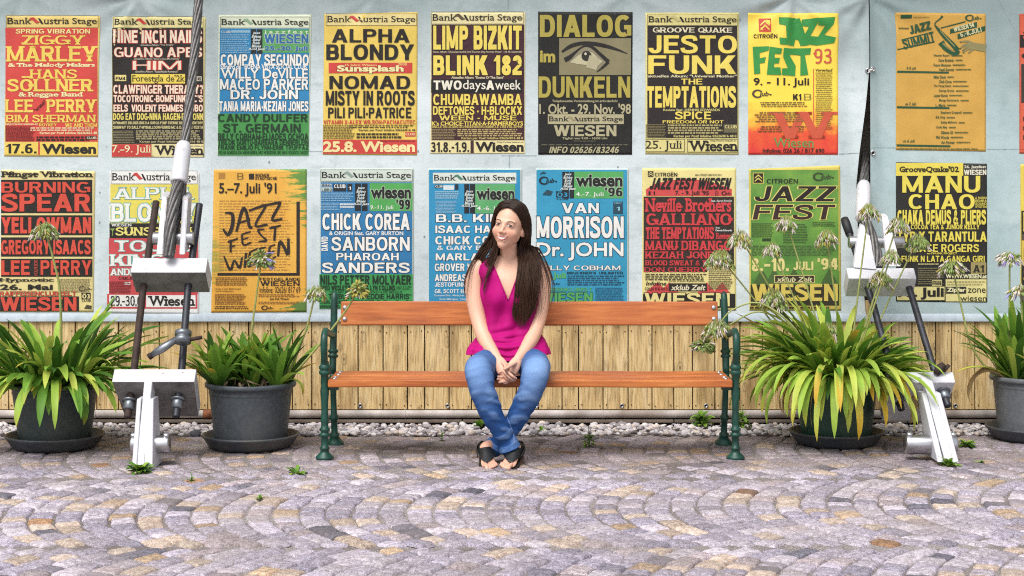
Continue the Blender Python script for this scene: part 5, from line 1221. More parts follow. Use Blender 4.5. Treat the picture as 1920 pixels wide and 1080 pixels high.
def leaf(mb, cols, base, az, L, w, e0, droop, hue, n=11, yellow=0.0, twist=0.0):
    """an arching strap leaf"""
    p = Vector(base); vs = []; fs = []; ca, sa = math.cos(az), math.sin(az); side = Vector((-sa, ca, 0))
    g0, g1 = hue
    for i in range(n):
        t = i / (n - 1); e = e0 - droop * (t ** 1.25)
        d = Vector((ca * math.cos(e), sa * math.cos(e), math.sin(e))); up = Vector((-ca * math.sin(e), -sa * math.sin(e), math.cos(e)))
        ww = w * (.60 + .50 * math.sin(min(1, t * 1.15) * 2.2)) * (1 - t ** 7) ** .8 * .5 + .0006
        s2 = side * math.cos(twist * t) + up * math.sin(twist * t)
        vs += [p - s2 * ww + up * ww * .30, p - up * ww * .05, p + s2 * ww + up * ww * .30]
        c = [a + (b - a) * (.25 + .75 * t) for a, b in zip(g0, g1)]
        if yellow: k = max(0, min(1, (t - 1 + yellow) * 3)); y = C('#c9a436')[:3]; c = [a + (b - a) * k for a, b in zip(c, y)]
        cols += [c, [x * .93 for x in c], c]
        p = p + d * (L / (n - 1))
    for i in range(n - 1):
        a = 3 * i; fs += [(a, a + 1, a + 4, a + 3), (a + 1, a + 2, a + 5, a + 4)]
    mb.add(vs, fs)
GREENS = [(C('#628830')[:3], C('#7ca840')[:3]), (C('#4a6e26')[:3], C('#5f8c32')[:3]), (C('#749638')[:3], C('#9ebc4c')[:3]), (C('#8ba640')[:3], C('#bec95a')[:3]), (C('#35521f')[:3], C('#47702a')[:3])]
def foliage(root, c, z, rad, n, Lr, wr, er, dr, yel=.1, weights=(3, 3, 3, 1.5, 3), clear=0.0):
    mb = MB(); cols = []
    for i in range(n):
        a = R.uniform(0, 6.283); r = rad * math.sqrt(R.random()); u = R.random()
        b = (c[0] + r * math.cos(a), c[1] + r * math.sin(a), z - .01)
        az = a + R.uniform(-.5, .5)
        Lk = 1 - clear * max(0, math.cos(az)) ** 2; hue = R.choices(GREENS, weights)[0]
        leaf(mb, cols, b, az, R.uniform(*Lr) * (.8 + .2 * u) * Lk, R.uniform(*wr), R.uniform(*er), R.uniform(*dr), hue, yellow=(R.uniform(.1, .5) if R.random() < yel else 0), twist=R.uniform(-.7, .7))
    return mb, cols
def umbel(parent, c, r, n, droop=.6, lilac=0, dry=0.0, pale=.5, up=Vector((0, 0, 1))):
    r *= 1.12
    """a round head of drooping seed pods and withered, shrivelled florets on thin pedicels"""
    hd = MB(); c = Vector(c); n = int(n * 2.3)
    for i in range(n):
        u = R.uniform(-.35, 1); a = R.uniform(0, 6.283); s = math.sqrt(1 - u * u)
        d = Vector((s * math.cos(a), s * math.sin(a), u)); L = r * R.uniform(.25, .92)
        e = c + d * L; mid = c + d * L * .6 + Vector((0, 0, L * .16)); e.z -= droop * L * .55
        hd.tube([c, mid, e], [.0011, .0009, .0008], 4, 0, caps=False)
        ln = R.uniform(.022, .038); kind = R.random()
        dn = (Vector((d.x * .3, d.y * .3, -1.0)) * droop + d * (1 - droop)).normalized()
        if kind > pale:
            w_ = R.uniform(.0055, .0090); hd.lathe(e, [(.0006, 0), (w_ * .8, ln * .25), (w_, ln * .5), (w_ * .6, ln * .8), (.0005, ln)], 6, 1 if R.random() > dry else 4, axis=dn)
        else:
            mi = 3 if (i < lilac) else (2 if R.random() < .72 else 4); k = 1.25 if mi == 3 else .95
            for q in range(2):
                o = Vector((R.uniform(-1, 1), R.uniform(-1, 1), R.uniform(-.5, .3))) * .007
                hd.tube([e, e + dn * ln * .5 * k + o, e + dn * ln * k + o * 2.0 + Vector((R.uniform(-1, 1), 0, R.uniform(-1, .4))) * .005], [(.0022, .0018), (.0055, .0024), (.0020, .0010)], 5, mi, caps=False)
    return hd.build('flower_head', [M_STALK, M_POD, M_WITHER, M_LILAC, M_DRY], parent)
def stalk(root, pts, r=.0055, n=18, **kw):
    st = MB(); q = catmull([tuple(p) for p in pts], n); st.tube(q, [r * (1.15 - .35 * i / n) for i in range(n)], 8)
    o = st.build('flower_stalk', M_STALK, root); umbel(o, q[-1], **kw); return o

# left pot: a big full plant in a dark pot
g = G(103, 853); C1 = (W(103, 0, g.y + .255).x, g.y + .255)
PY_ = C1[1]
z1 = pot(C1[0], C1[1], .245, .185, .335, plastic('dark_green_plastic', '#293736'), 'dark green-black plastic pot under the bushy plant, leftmost of the pots', 'round dark saucer under the leftmost pot', .262)
pl1 = thing('agapanthus', 'bushy strap-leaved plant with yellowing drooping leaves, at the far left', 'plant', (C1[0], C1[1], z1), 'potted agapanthus plants')
mb, cols = foliage(pl1, C1, z1, .20, 190, (.34, .60), (.030, .046), (.35, 1.45), (.5, 1.9), .07)
for k in range(34):       # outer ones hang over the rim
    a = R.uniform(3.5, 6.0) if k < 20 else R.uniform(0, 6.28); r = R.uniform(.14, .2)
    leaf(mb, cols, (C1[0] + r * math.cos(a), C1[1] + r * math.sin(a), z1 + .03), a, R.uniform(.34, .55), R.uniform(.030, .046), R.uniform(.3, .8), R.uniform(1.7, 2.6), R.choice(GREENS[1:4]), yellow=R.choice([0, 0, .15, .4]))
mb.build('leaves', M_LEAF, pl1, cols)
stalk(pl1, [(C1[0] + .03, PY_ - .02, z1), W(112, 560, PY_ - .04), W(100, 490, PY_ - .05), W(84, 436, PY_ - .06)], r=.0065, n=18, **dict()) if False else None
st = MB()
def stalk2(root, pts, head, r=.0055):
    q = catmull([tuple(p) for p in pts], 18); s_ = MB(); s_.tube(q, [r * (1.15 - .35 * i / 18) for i in range(18)], 8)
    o = s_.build('flower_stalk', M_STALK, root); umbel(o, q[-1], **head); return o
stalk2(pl1, [(C1[0] + .04, PY_ - .02, z1), W(113, 560, PY_ - .06), W(101, 490, PY_ - .08), W(84, 430, PY_ - .09)], dict(r=.062, n=58, droop=.7, pale=.45, lilac=3), .0065)
# second pot: clumps in an anthracite pot
g = G(470, 852); C2 = (W(470, 0, g.y + .245).x, g.y + .245); PY_ = C2[1]
z2 = pot(C2[0], C2[1], .243, .190, .335, plastic('anthracite_plastic', '#3b4247'), 'anthracite plastic pot with low clumps of leaves, left of the bench', 'round dark saucer under the pot left of the bench', .260)
pl2 = thing('agapanthus', 'low clumped strap-leaved plant left of the bench, three flower stalks', 'plant', (C2[0], C2[1], z2), 'potted agapanthus plants')
mb = MB(); cols = []
for (ox, oy, k, sc_) in ((-.16, -.07, 24, 1), (.15, -.06, 25, 1.05), (-.03, .06, 22, 1.0), (.07, .10, 18, 1.0), (-.12, .10, 18, 1.05), (.02, -.02, 9, .6), (.0, .15, 14, 1.1), (-.19, .03, 10, .9), (.19, .06, 12, 1.0)):
    for i in range(k):
        a = R.uniform(0, 6.28)
        leaf(mb, cols, (C2[0] + ox + .016 * math.cos(a), C2[1] + oy + .016 * math.sin(a), z2), a, R.uniform(.22, .36) * sc_, R.uniform(.032, .048), R.uniform(.75, 1.48), R.uniform(.15, 1.1), R.choices(GREENS, (4, 3, 2, .6, 3))[0], yellow=(.45 if R.random() < .06 else 0))
leaf(mb, cols, (C2[0] + .19, C2[1] - .10, z2 + .04), -.4, .17, .03, .5, 2.6, GREENS[3], yellow=.3); leaf(mb, cols, (C2[0] - .17, C2[1] - .10, z2 + .02), 3.3, .22, .028, .7, .8, GREENS[3], yellow=.9)
mb.build('leaves', M_LEAF, pl2, cols)
mb = MB()
for i in range(26):
    a = R.uniform(0, 6.28); r = R.uniform(0, .2); b = Vector((C2[0] + r * math.cos(a), C2[1] + r * math.sin(a), z2))
    mb.tube([b, b + Vector((R.uniform(-.04, .04), R.uniform(-.04, .04), R.uniform(.02, .06))), b + Vector((R.uniform(-.07, .07), R.uniform(-.05, .05), R.uniform(-.01, .04)))], [.009, .007, .002], 6)
mb.build('withered_stems', simple('withered_stem', C('#8a755c'), .9, 0, .4, 30), pl2)
for ox, oy in ((-.16, -.07), (.15, -.06), (-.03, .06), (.07, .1)): pass
stalk2(pl2, [(C2[0] - .01, PY_ + .04, z2), W(470, 640, PY_ + .04), W(480, 560, PY_ + .05), W(490, 488, PY_ + .06)], dict(r=.060, n=60, droop=.45, pale=.55, lilac=14), .0055)
stalk2(pl2, [(C2[0] + .13, PY_ - .04, z2), W(545, 690, PY_ - .05), W(575, 615, PY_ - .06), W(592, 546, PY_ - .07)], dict(r=.052, n=40, droop=.75, pale=.5), .0055)
stalk2(pl2, [(C2[0] + .15, PY_ - .05, z2), W(552, 700, PY_ - .10), W(604, 640, PY_ - .14), W(650, 580, PY_ - .16), W(670, 545, PY_ - .17)], dict(r=.048, n=44, droop=.45, pale=.2, dry=.5), .0060)
# third pot: very full fountain in a green pot
g = G(1568, 845); C3 = (W(1568, 0, g.y + .240).x, g.y + .240); PY_ = C3[1]
z3 = pot(C3[0], C3[1], .238, .185, .345, plastic('bottle_green_plastic', '#103a2c'), 'bottle-green plastic pot hidden under a fountain of leaves, right of the bench', 'round dark saucer under the bottle-green pot', .256)
pl3 = thing('agapanthus', 'huge fountain-shaped strap-leaved plant with many withered flower heads, right of the bench', 'plant', (C3[0], C3[1], z3), 'potted agapanthus plants')
mb, cols = foliage(pl3, C3, z3, .19, 290, (.38, .62), (.027, .041), (.40, 1.45), (.5, 1.5), .05, (2.5, 2, 4, 3, 1.5), .24)
for k in range(92):
    a = R.uniform(3.3, 6.1) if k < 58 else R.uniform(0, 6.28); r = R.uniform(.12, .2)
    leaf(mb, cols, (C3[0] + r * math.cos(a), C3[1] + r * math.sin(a), z3 + .03), a, R.uniform(.36, .58), R.uniform(.027, .039), R.uniform(.25, .9), R.uniform(1.7, 2.6), R.choice(GREENS[2:4]), yellow=R.choice([0, 0, 0, .2, .5]))
mb.build('leaves', M_LEAF, pl3, cols)
mb = MB(); cols = []
dry = (C('#a58a5e')[:3], C('#c4a878')[:3])
for (px, q) in ((1500, 1), (1513, 1), (1541, 1), (1477, .9), (1700, .9), (1452, .8)):
    t = W(px, 745, C3[1] - .24); a = math.atan2(t.y - C3[1], t.x - C3[0])
    leaf(mb, cols, (C3[0] + .17 * math.cos(a), C3[1] + .17 * math.sin(a), z3 + .05), a, R.uniform(.42, .52) * q, .022, .3, 2.6, dry, twist=1.6)
mb.build('dead_leaves', M_LEAF, pl3, cols)
H3 = [(1387, 443, .058, 1474 + 60, 690), (1350, 482, .070, 1520, 700), (1474, 414, .050, 1560, 690), (1447, 463, .044, 1545, 690), (1550, 441, .052, 1590, 690), (1629, 392, .054, 1590, 700), (1683, 418, .052, 1600, 700), (1651, 520, .062, 1595, 700), (1672, 477, .046, 1600, 700),
      (1452, 556, .072, 1540, 700), (1554, 618, .060, 1556, 700), (1720, 450, .058, 1610, 700), (1345, 612, .066, 1500, 700), (1318, 648, .046, 1490, 700), (1404, 548, .03, 1510, 700)]
for i, (hx, hy, r, bx, by) in enumerate(H3):
    if i == 14: continue
    dy = -.10 + .05 * (i % 4) - (.10 if i in (10, 12) else 0)
    b = Vector((C3[0] + (bx - 1568) / 420, C3[1] + R.uniform(-.05, .05), z3)); e = W(hx, hy, C3[1] + dy)
    if i in (12, 13):
        mid = W(1430, 570 if i == 12 else 585, C3[1] + dy); pts = [b, W(1500, 630, C3[1] + dy), mid, W(1375, 580 if i == 12 else 605, C3[1] + dy), e]
    else:
        mid = b.lerp(e, .5); mid.z += .02; pts = [b, mid, e]
    stalk2(pl3, pts, dict(r=r, n=int(30 + r * 900), droop=.85 if i not in (13,) else .4, pale=(.62 if i not in (13, 11) else .12), lilac=0), .0048)
# fourth pot at the right edge
g = G(1940, 836); C4 = (W(1940, 0, g.y + .250).x, g.y + .250); PY_ = C4[1]
z4 = pot(C4[0], C4[1], .243, .195, .335, plastic('grey_plastic', '#5b5e62'), 'mid-grey plastic pot cut by the right edge of the picture', 'round dark saucer under the grey pot at the right edge', .268)
pl4 = thing('agapanthus', 'upright strap-leaved plant with lilac-touched flower heads at the right edge', 'plant', (C4[0], C4[1], z4), 'potted agapanthus plants')
mb = MB(); cols = []
for (ox, oy, k, sc_) in ((-.12, -.06, 22, 1), (.04, -.1, 20, 1.1), (-.05, .08, 24, 1.2), (.12, .03, 22, 1.1), (-.15, .05, 14, 1.1)):
    for i in range(k):
        a = R.uniform(0, 6.28)
        leaf(mb, cols, (C4[0] + ox + .016 * math.cos(a), C4[1] + oy + .016 * math.sin(a), z4), a, R.uniform(.28, .45) * sc_, R.uniform(.027, .040), R.uniform(.8, 1.45), R.uniform(.1, 1.1), R.choices(GREENS, (4, 3, 2, .6, 3))[0])
leaf(mb, cols, (C4[0] - .14, C4[1] - .10, z4 + .02), 3.25, .36, .036, .55, 1.1, GREENS[3], yellow=.3); leaf(mb, cols, (C4[0] - .14, C4[1] - .06, z4 + .02), 2.9, .34, .034, .8, .6, GREENS[2])
mb.build('leaves', M_LEAF, pl4, cols)
mb = MB(); cols = []
for q in range(5): leaf(mb, cols, (C4[0] - .19, C4[1] - .10 + q * .02, z4 + .02), 3.3 + q * .12, .30 + .03 * q, .03, .7, 2.9, dry, twist=1.2)
mb.build('dead_leaves', M_LEAF, pl4, cols)
stalk2(pl4, [(C4[0] - .13, PY_ - .03, z4), W(1860, 700, PY_ - .05), W(1822, 650, PY_ - .08), W(1806, 590, PY_ - .10), W(1785, 500, PY_ - .10)], dict(r=.060, n=56, droop=.6, pale=.5, lilac=8), .006)
stalk2(pl4, [(C4[0] - .09, PY_, z4), W(1893, 640, PY_), W(1893, 560, PY_), W(1893, 482, PY_)], dict(r=.058, n=40, droop=.6, pale=.72, lilac=9), .006)
stalk2(pl4, [(C4[0] - .04, PY_ - .08, z4), W(1916, 640, PY_ - .1), W(1916, 590, PY_ - .1), W(1914, 545, PY_ - .1)], dict(r=.058, n=44, droop=.6, pale=.72, lilac=9), .006)

# ------------------------------------------------------------------ the two stay-cable anchors
M_WHITE = Mat('white_paint'); m = M_WHITE; a_ = m.noise(5, 5); b_ = m.noise(26, 5, .7); d_ = m.noise(9, 6, .75)
c = m.ramp(a_, [(.3, C('#bdbdc2')), (.7, C('#d6d6da'))]); c = m.mix(m.ramp(b_, [(.30, .9), (.36, 0)]), c, C('#7d4a38')); c = m.mix(m.ramp(d_, [(.54, 0), (.68, .45)]), c, C('#8f8d89'))
m.base(c); m.rough(.48); M_WHITE = m.m
m = Mat('grimy_shaded_paint'); a_ = m.noise(7, 6, .7); b_ = m.noise(38, 5, .7)
c = m.ramp(a_, [(.30, C('#4f4c49')), (.5, C('#74716e')), (.7, C('#8d8b8a'))]); c = m.mix(m.ramp(b_, [(.32, .8), (.42, 0)]), c, C('#4e4a45')); m.base(c); m.rough(.75); m.bump(b_, .15, .004); M_GRIME_SHADE = m.m
M_ROD = simple('dark_steel_rod', C('#3c3d43'), .5, .6, .3, 25)
M_RRUST = simple('rusty_rod', C('#3d2f2a'), .75, .3, .35, 25)
M_ZINC = simple('zinc_nut', C('#7d8288'), .42, .8, .25, 20)
M_INOX = simple('bright_pin', C('#b7b7ba'), .3, .95, .15, 12)
M_ROPE = simple('wire_rope', C('#62605f'), .5, .6, .35, 40)
M_RUBBER = simple('black_cap', C('#1d1e20'), .6)

def anchor(label, cable_label, S, k, spec):
    """S(px, py) -> point on the leaning plane of the stay; k = lean (dy/dz)"""
    a = math.atan(k); u = Vector((0, math.sin(a), math.cos(a))); w = Vector((0, -math.cos(a), math.sin(a))); e = Vector((1, 0, 0))
    root = thing('cable_anchor', label, 'cable anchor', spec['base'], 'white steel stay anchors')
    def beam(name, px, py, wid, t, d, tilt, ch=0):
        aa = tilt; uu = Vector((0, math.sin(aa), math.cos(aa))); ww = Vector((0, -math.cos(aa), math.sin(aa)))
        P = S(px, py); b = MB()
        hw = wid / 2
        pts = [(-hw, 0), (hw, 0), (hw - ch * .3, -d), (-hw + ch * .3, -d)]
        bm = b.prism([P + e * x + ww * y for x, y in pts], uu * t)
        bmesh.ops.bevel(bm, geom=bm.edges[:], offset=.005, segments=2, affect='EDGES', profile=.5)
        bm.normal_update()
        b.bm(bm, 0, smooth=False)
        # the underside is painted darker: its shade together with some dirt
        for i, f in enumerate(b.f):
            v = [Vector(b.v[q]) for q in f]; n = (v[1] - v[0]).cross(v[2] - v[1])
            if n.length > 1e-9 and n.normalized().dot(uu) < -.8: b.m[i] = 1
        return b.build(name, [M_WHITE, M_GRIME_SHADE if spec['grime_shade'] else M_WHITE], root), P, uu, ww
    lb, LP, lu, lw = beam('lower_beam', *spec['lower'], ch=.06)
    ub, UP, uu_, uw = beam('upper_beam', *spec['upper'])
    # gusset: centre plate and two cheeks
    for nm, (x0t, x1t, yt, x0b, x1b, yb, depth, off) in zip(('centre_plate', 'cheek_plate', 'cheek_plate'), spec['plates']):
        T0, T1, B0, B1 = S(x0t, yt), S(x1t, yt), S(x0b, yb), S(x1b, yb)
        for q in (T0, T1, B0, B1): q.y += off
        hb = MB(); bt = Vector((0, depth * .55, -.0)); bb = Vector((0, depth, 0))
        vs = [T0, T1, B1, B0, T0 + bt, T1 + bt, B1 + bb, B0 + bb]
        bm = bmesh.new(); bv = [bm.verts.new(v) for v in vs]
        for f in ((0, 1, 2, 3), (7, 6, 5, 4), (0, 4, 5, 1), (1, 5, 6, 2), (2, 6, 7, 3), (3, 7, 4, 0)): bm.faces.new([bv[i] for i in f])
        bmesh.ops.recalc_face_normals(bm, faces=bm.faces[:]); bmesh.ops.bevel(bm, geom=bm.edges[:], offset=.003, segments=1, affect='EDGES')
        hb.bm(bm, 0, smooth=False); hb.build(nm, M_WHITE, root)
    # base pin with end bolts
    x0, x1, py, r = spec['pin']; P0, P1 = S(x0, py), S(x1, py); P0.y += .08; P1.y += .08
    b = MB(); ax = (P1 - P0); L = ax.length
    b.lathe(P0, [(.0001, 0), (r * .96, 0), (r, .006), (r, L - .006), (r * .96, L), (.0001, L)], 24, axis=ax); pn = b.build('base_pin', M_INOX, root)
    for q in (.07, .93):
        c_ = P0.lerp(P1, q) + Vector((0, -.012, r * .9)); b = MB(); b.lathe(c_, [(.012, 0), (.016, .002), (.016, .016), (.012, .020), (.0001, .020)], 6, axis=(0, -.5, .85)); b.build('pin_bolt', M_BOLT, pn)
    # rods with nuts
    for (pts, mi_, cap) in spec['rods']:
        q = [spec['Sr'](*p) for p in pts]; b = MB(); ps = []
        for i in range(len(q) - 1): ps += [q[i].lerp(q[i + 1], t) for t in np.linspace(0, 1, 60, endpoint=False)]
        ps.append(q[-1]); rr = [spec['rod_r'] * (1 + .07 * (i % 2)) for i in range(len(ps))]
        b.tube(ps, rr, 14); ro = b.build('threaded_rod', [M_ROD, M_RRUST][mi_], root)
        if cap:
            b = MB(); d_ = (ps[-1] - ps[-12]).normalized(); b.lathe(ps[-1] - d_ * .10, [(spec['rod_r'] * 1.3, 0), (spec['rod_r'] * 1.42, .09), (spec['rod_r'] * 1.2, .118), (.0001, .125)], 16, axis=d_); b.build('rubber_cap', M_RUBBER, ro)
        lo_, hi_ = q[0], q[-1]; dr = (hi_ - lo_).normalized()
        n0 = ps[0] + dr * .045; b = MB(); nr = spec['rod_r'] * 1.72
        b.lathe(n0, [(nr * .8, 0), (nr, .006), (nr, .040), (nr * .92, .046)], 6, axis=dr); b.lathe(n0 + dr * .046, [(nr * 1.22, 0), (nr * 1.22, .010)], 24, axis=dr); b.build('nut', M_ZINC, ro)
    # lugs holding the cable eye
    for pts, th in spec['lugs']:
        P_ = [S(*p) for p in pts]; b = MB(); bm = b.prism(P_, Vector((0, th, th * .2))); bmesh.ops.bevel(bm, geom=bm.edges[:], offset=.004, segments=2, affect='EDGES'); b.bm(bm, smooth=False); b.build('lug_plate', M_WHITE, root)
    for (x0, x1, py, r, off) in spec['eye_pin']:
        P0, P1 = S(x0, py), S(x1, py); P0.y += off; P1.y += off; b = MB(); L = (P1 - P0).length
        b.lathe(P0, [(.0001, 0), (r * .94, 0), (r, .005), (r, L - .005), (r * .94, L), (.0001, L)], 20, axis=P1 - P0); b.build('eye_pin', M_INOX, root)
    # cable: twisted strands
    def rope(pts, r, name, n=110, par=root, turns=9.0, mat_=M_ROPE):
        q = [Vector(p[:3]) for p in catmull([tuple(p) for p in pts], n)]; b = MB()
        b.tube(q, r * .62, 10); acc = 0
        L = [0]
        for i in range(1, n): L.append(L[-1] + (q[i] - q[i - 1]).length)
        for sdx in range(6):
            ps = []
            for i in range(n):
                t = (q[min(i + 1, n - 1)] - q[max(i - 1, 0)]).normalized(); aa = t.cross(Vector((0, 1, 0))).normalized(); bb = t.cross(aa)
                ph = L[i] * turns + sdx * math.pi / 3; ps.append(q[i] + (aa * math.cos(ph) + bb * math.sin(ph)) * r * .62)
            b.tube(ps, r * .40, 7)
        return b.build(name, mat_, par)
    for pts, r, nm in spec['ropes']: rope([S(*p) + Vector((0, o, 0)) for *p, o in pts], r, nm)
    # sleeve
    (a0, a1, r0, r1) = spec['sleeve']; P0, P1 = S(*a0), S(*a1); ax = P1 - P0; L = ax.length; b = MB()
    b.lathe(P0, [(r0 * .80, -.002), (r0 * .97, 0), (r0, .01), (r0 * 1.0, L * .3), (r1, L * .8), (r1 * .9, L * .93), (r1 * .7, L), (r1 * .5, L)], 24, axis=ax); b.build('sleeve', M_WHITE, root)
    return root, S

def plane_of(Y0, k):
    def S(px, py):
        q = (py - 321) / F; z = (CZ - q * (Y0 + CD)) / (1 + k * q); y = Y0 + k * z
        return Vector(((px - 960) * (y + CD) / F, y, z))
    return S
YL = G(270, 880).y; SL = plane_of(YL, math.tan(math.radians(28)))
t36 = math.radians(37)
specL = dict(Sr=plane_of(YL + .115, math.tan(math.radians(28))), base=G(268, 880), grime_shade=True, lower=(287, 716, .42, .082, .30, math.radians(44)), upper=(315, 511, .395, .10, .17, math.radians(42)),
             plates=[(271, 286, 714, 255, 270, 876, .17, -.006), (258, 266, 747, 248, 257, 880, .19, -.016), (279, 289, 747, 271, 287, 881, .22, -.016)],
             pin=(240, 312, 838, .045), rod_r=.0185,
             rods=[([(239, 784), (253, 680), (268, 545), (293, 378)], 1, False), ([(330, 782), (341, 690), (352, 545), (374, 383)], 0, False)],
             lugs=[([(302, 476), (330, 476), (332, 440), (318, 366), (308, 366), (302, 440)], .012), ([(328, 478), (338, 478), (350, 370), (345, 366)], .010), ([(336, 478), (348, 478), (362, 440), (356, 372), (350, 366), (344, 440)], .05)] if False else
                  [([(293, 478), (305, 478), (313, 372), (304, 366)], .13), ([(336, 478), (346, 478), (352, 372), (342, 368)], .13)],
             eye_pin=[(283, 360, 448, .036, .06)],
             ropes=[([(375, -30, .0), (371, 20, 0), (362, 130, 0), (350, 240, 0), (344, 290, 0)], .0265, 'cable'), ([(340, 335, .02), (333, 380, .05), (322, 430, .04), (316, 474, .02)], .030, 'cable_eye'), ([(336, 335, 0), (330, 375, -.045), (322, 430, -.05), (318, 482, -.02)], .030, 'cable_eye')],
             sleeve=((335, 342), (345, 268), .046, .044))
anchor('white steel cable anchor with rusty rods between the two left pots', '', SL, math.tan(math.radians(28)), specL)
rl_ = [o for o in bpy.data.objects if o.name.startswith('cable_anchor')][0]
b = MB(); c0 = SL(343, 632); d0 = (SL(350, 560) - SL(341, 690)).normalized()
b.lathe(c0 - d0 * .035, [(.028, 0), (.043, .004), (.043, .03), (.036, .034), (.036, .040), (.043, .044), (.043, .066), (.028, .070)], 18, axis=d0); cl = b.build('clamp', M_ZINC, rl_)
b = MB(); b.tube([c0 + Vector((-.03, -.02, -.01)), c0 + Vector((-.10, -.03, -.055)), c0 + Vector((-.155, -.03, -.09))], [(.018, .014), (.024, .02), (.016, .013)], 8); b.tube([c0 + Vector((-.155, -.03, -.09)), c0 + Vector((-.17, -.03, -.10))], .018, 6, 1); b.tube([c0 + Vector((.04, -.01, -.012)), c0 + Vector((.10, -.01, .0))], .010, 8, 1)
b.build('clamp_bolt', [M_ZINC, M_RRUST], cl)
YR = G(1772, 872).y; SR = plane_of(YR, math.tan(math.radians(43)))
specR = dict(Sr=plane_of(YR + .10, math.tan(math.radians(43))), base=G(1775, 872), grime_shade=False, lower=(1728, 717, .355, .072, .32, math.radians(47)), upper=(1655, 522, .375, .085, .14, math.radians(50)),
             plates=[(1731, 1748, 713, 1772, 1790, 866, .20, -.004), (1727, 1736, 736, 1757, 1768, 866, .22, -.016), (1753, 1762, 736, 1787, 1797, 868, .2, -.016)],
             pin=(1704, 1800, 838, .050), rod_r=.0180,
             rods=[([(1690, 768), (1662, 660), (1637, 570), (1585, 415)], 0, True), ([(1778, 762), (1750, 690), (1705, 540), (1697, 520)], 0, False)],
             lugs=[([(1601, 502), (1644, 506), (1636, 470), (1627, 405), (1620, 404), (1610, 440)], .05), ([(1664, 500), (1690, 500), (1682, 470), (1664, 404), (1654, 404)], .05)],
             eye_pin=[(1596, 1700, 455, .034, .07)],
             ropes=[([(1618, 350, 0), (1623, 322, .02), (1627, 290, .06)], .0255, 'cable'), ([(1616, 400, .0), (1630, 430, .02), (1645, 470, .04), (1652, 505, .05)], .032, 'cable_eye')],
             sleeve=((1617, 410), (1620, 343), .040, .041))
anchor('white steel cable anchor with pointed lugs right of the fountain-shaped plant', '', SR, math.tan(math.radians(43)), specR)
rr_ = [o for o in bpy.data.objects if o.name.startswith('cable_anchor')][1]
b = MB(); c0 = SR(1760, 694); b.tube([c0 + Vector((-.02, -.02, -.02)), c0 + Vector((.0, -.02, .01)), c0 + Vector((.025, -.02, .035))], [.016, .026, .014], 8); b.tube([c0 + Vector((.02, -.02, -.005)), c0 + Vector((.05, -.02, .03))], .010, 8); b.build('clamp', M_RRUST, rr_)

# ------------------------------------------------------------------ weeds and small things
def weed(px, py, r, n, h, label, hue=GREENS, tall=False, at_=None):
    g = at_ if at_ is not None else G(px, py); g.z = -.004
    mb = MB(); cols = []
    for i in range(n):
        a = R.uniform(0, 6.28); rr = r * .25 * R.random()
        leaf(mb, cols, (g.x + rr * math.cos(a), g.y + rr * math.sin(a), g.z + (R.random() * h * .6 if tall else 0)), a, R.uniform(.6, 1.1) * r, r * R.uniform(.22, .42), R.uniform(.2, 1.2) if not tall else R.uniform(-.1, .9), R.uniform(.4, 1.4), R.choice(hue[:3] + hue[4:]), n=6)
    if tall: mb.tube([g, g + Vector((.005, 0, h * .5)), g + Vector((-.004, 0, h))], [.003, .0025, .001], 5); cols += [GREENS[1][1]] * (len(mb.v) - len(cols))
    tag(mb.build('weed', M_LEAF, None, cols), label, 'weed', 'weeds in the paving joints')
weed(262, 884, .075, 44, 0, 'dense low green weed at the foot of the left cable anchor')
weed(1780, 873, .075, 24, 0, 'leafy green weed tuft at the foot of the right cable anchor')
weed(555, 888, .058, 16, 0, 'small rosette weed on the cobbles before the bench\'s left end')
weed(489, 934, .028, 12, 0, 'tiny brownish weed tuft alone on the front cobbles')
weed(358, 902, .030, 9, .05, 'tiny pale weed sprig on the cobbles before the anthracite pot', tall=True)
weed(1104, 838, .050, 16, .11, 'thin upright weed on the paving right of the woman\'s feet', tall=True)
weed(828, 826, .030, 10, .07, 'faint thin weed on the paving left of the woman\'s legs', tall=True)
weed(1015, 808, .040, 14, 0, 'small green weed at the pebble edge behind the woman\'s legs')
weed(900, 796, .060, 18, 0, 'green weed at the pipe behind the woman\'s left side', at_=G(900, 799))
weed(1318, 795, .07, 34, .12, 'broad-leaved weed growing at the pipe under the bench\'s right end', tall=True, at_=G(1318, 800))
weed(1392, 792, .055, 34, .16, 'drooping dark weed behind the bench\'s right front leg', tall=True, at_=G(1392, 806))
weed(1812, 838, .05, 34, .05, 'low dark weed between the right cable anchor and the grey pot', tall=True)
weed(1836, 868, .03, 14, .03, 'small dry grassy weed before the grey pot')
st = MB(); g = G(367, 818); bm = bmesh.new(); bmesh.ops.create_icosphere(bm, subdivisions=2, radius=1)
for v in bm.verts: v.co = Vector((v.co.x * .034, v.co.y * .022, v.co.z * .024)) * (1 + .25 * mnoise.noise(v.co * 1.7)) + Vector((g.x, g.y, .014))
st.bm(bm, smooth=False); tag(st.build('stone', simple('dark_stone', C('#55555c'), .8, 0, .3, 30)), 'single dark angular stone lying left of the anthracite pot', 'stone')
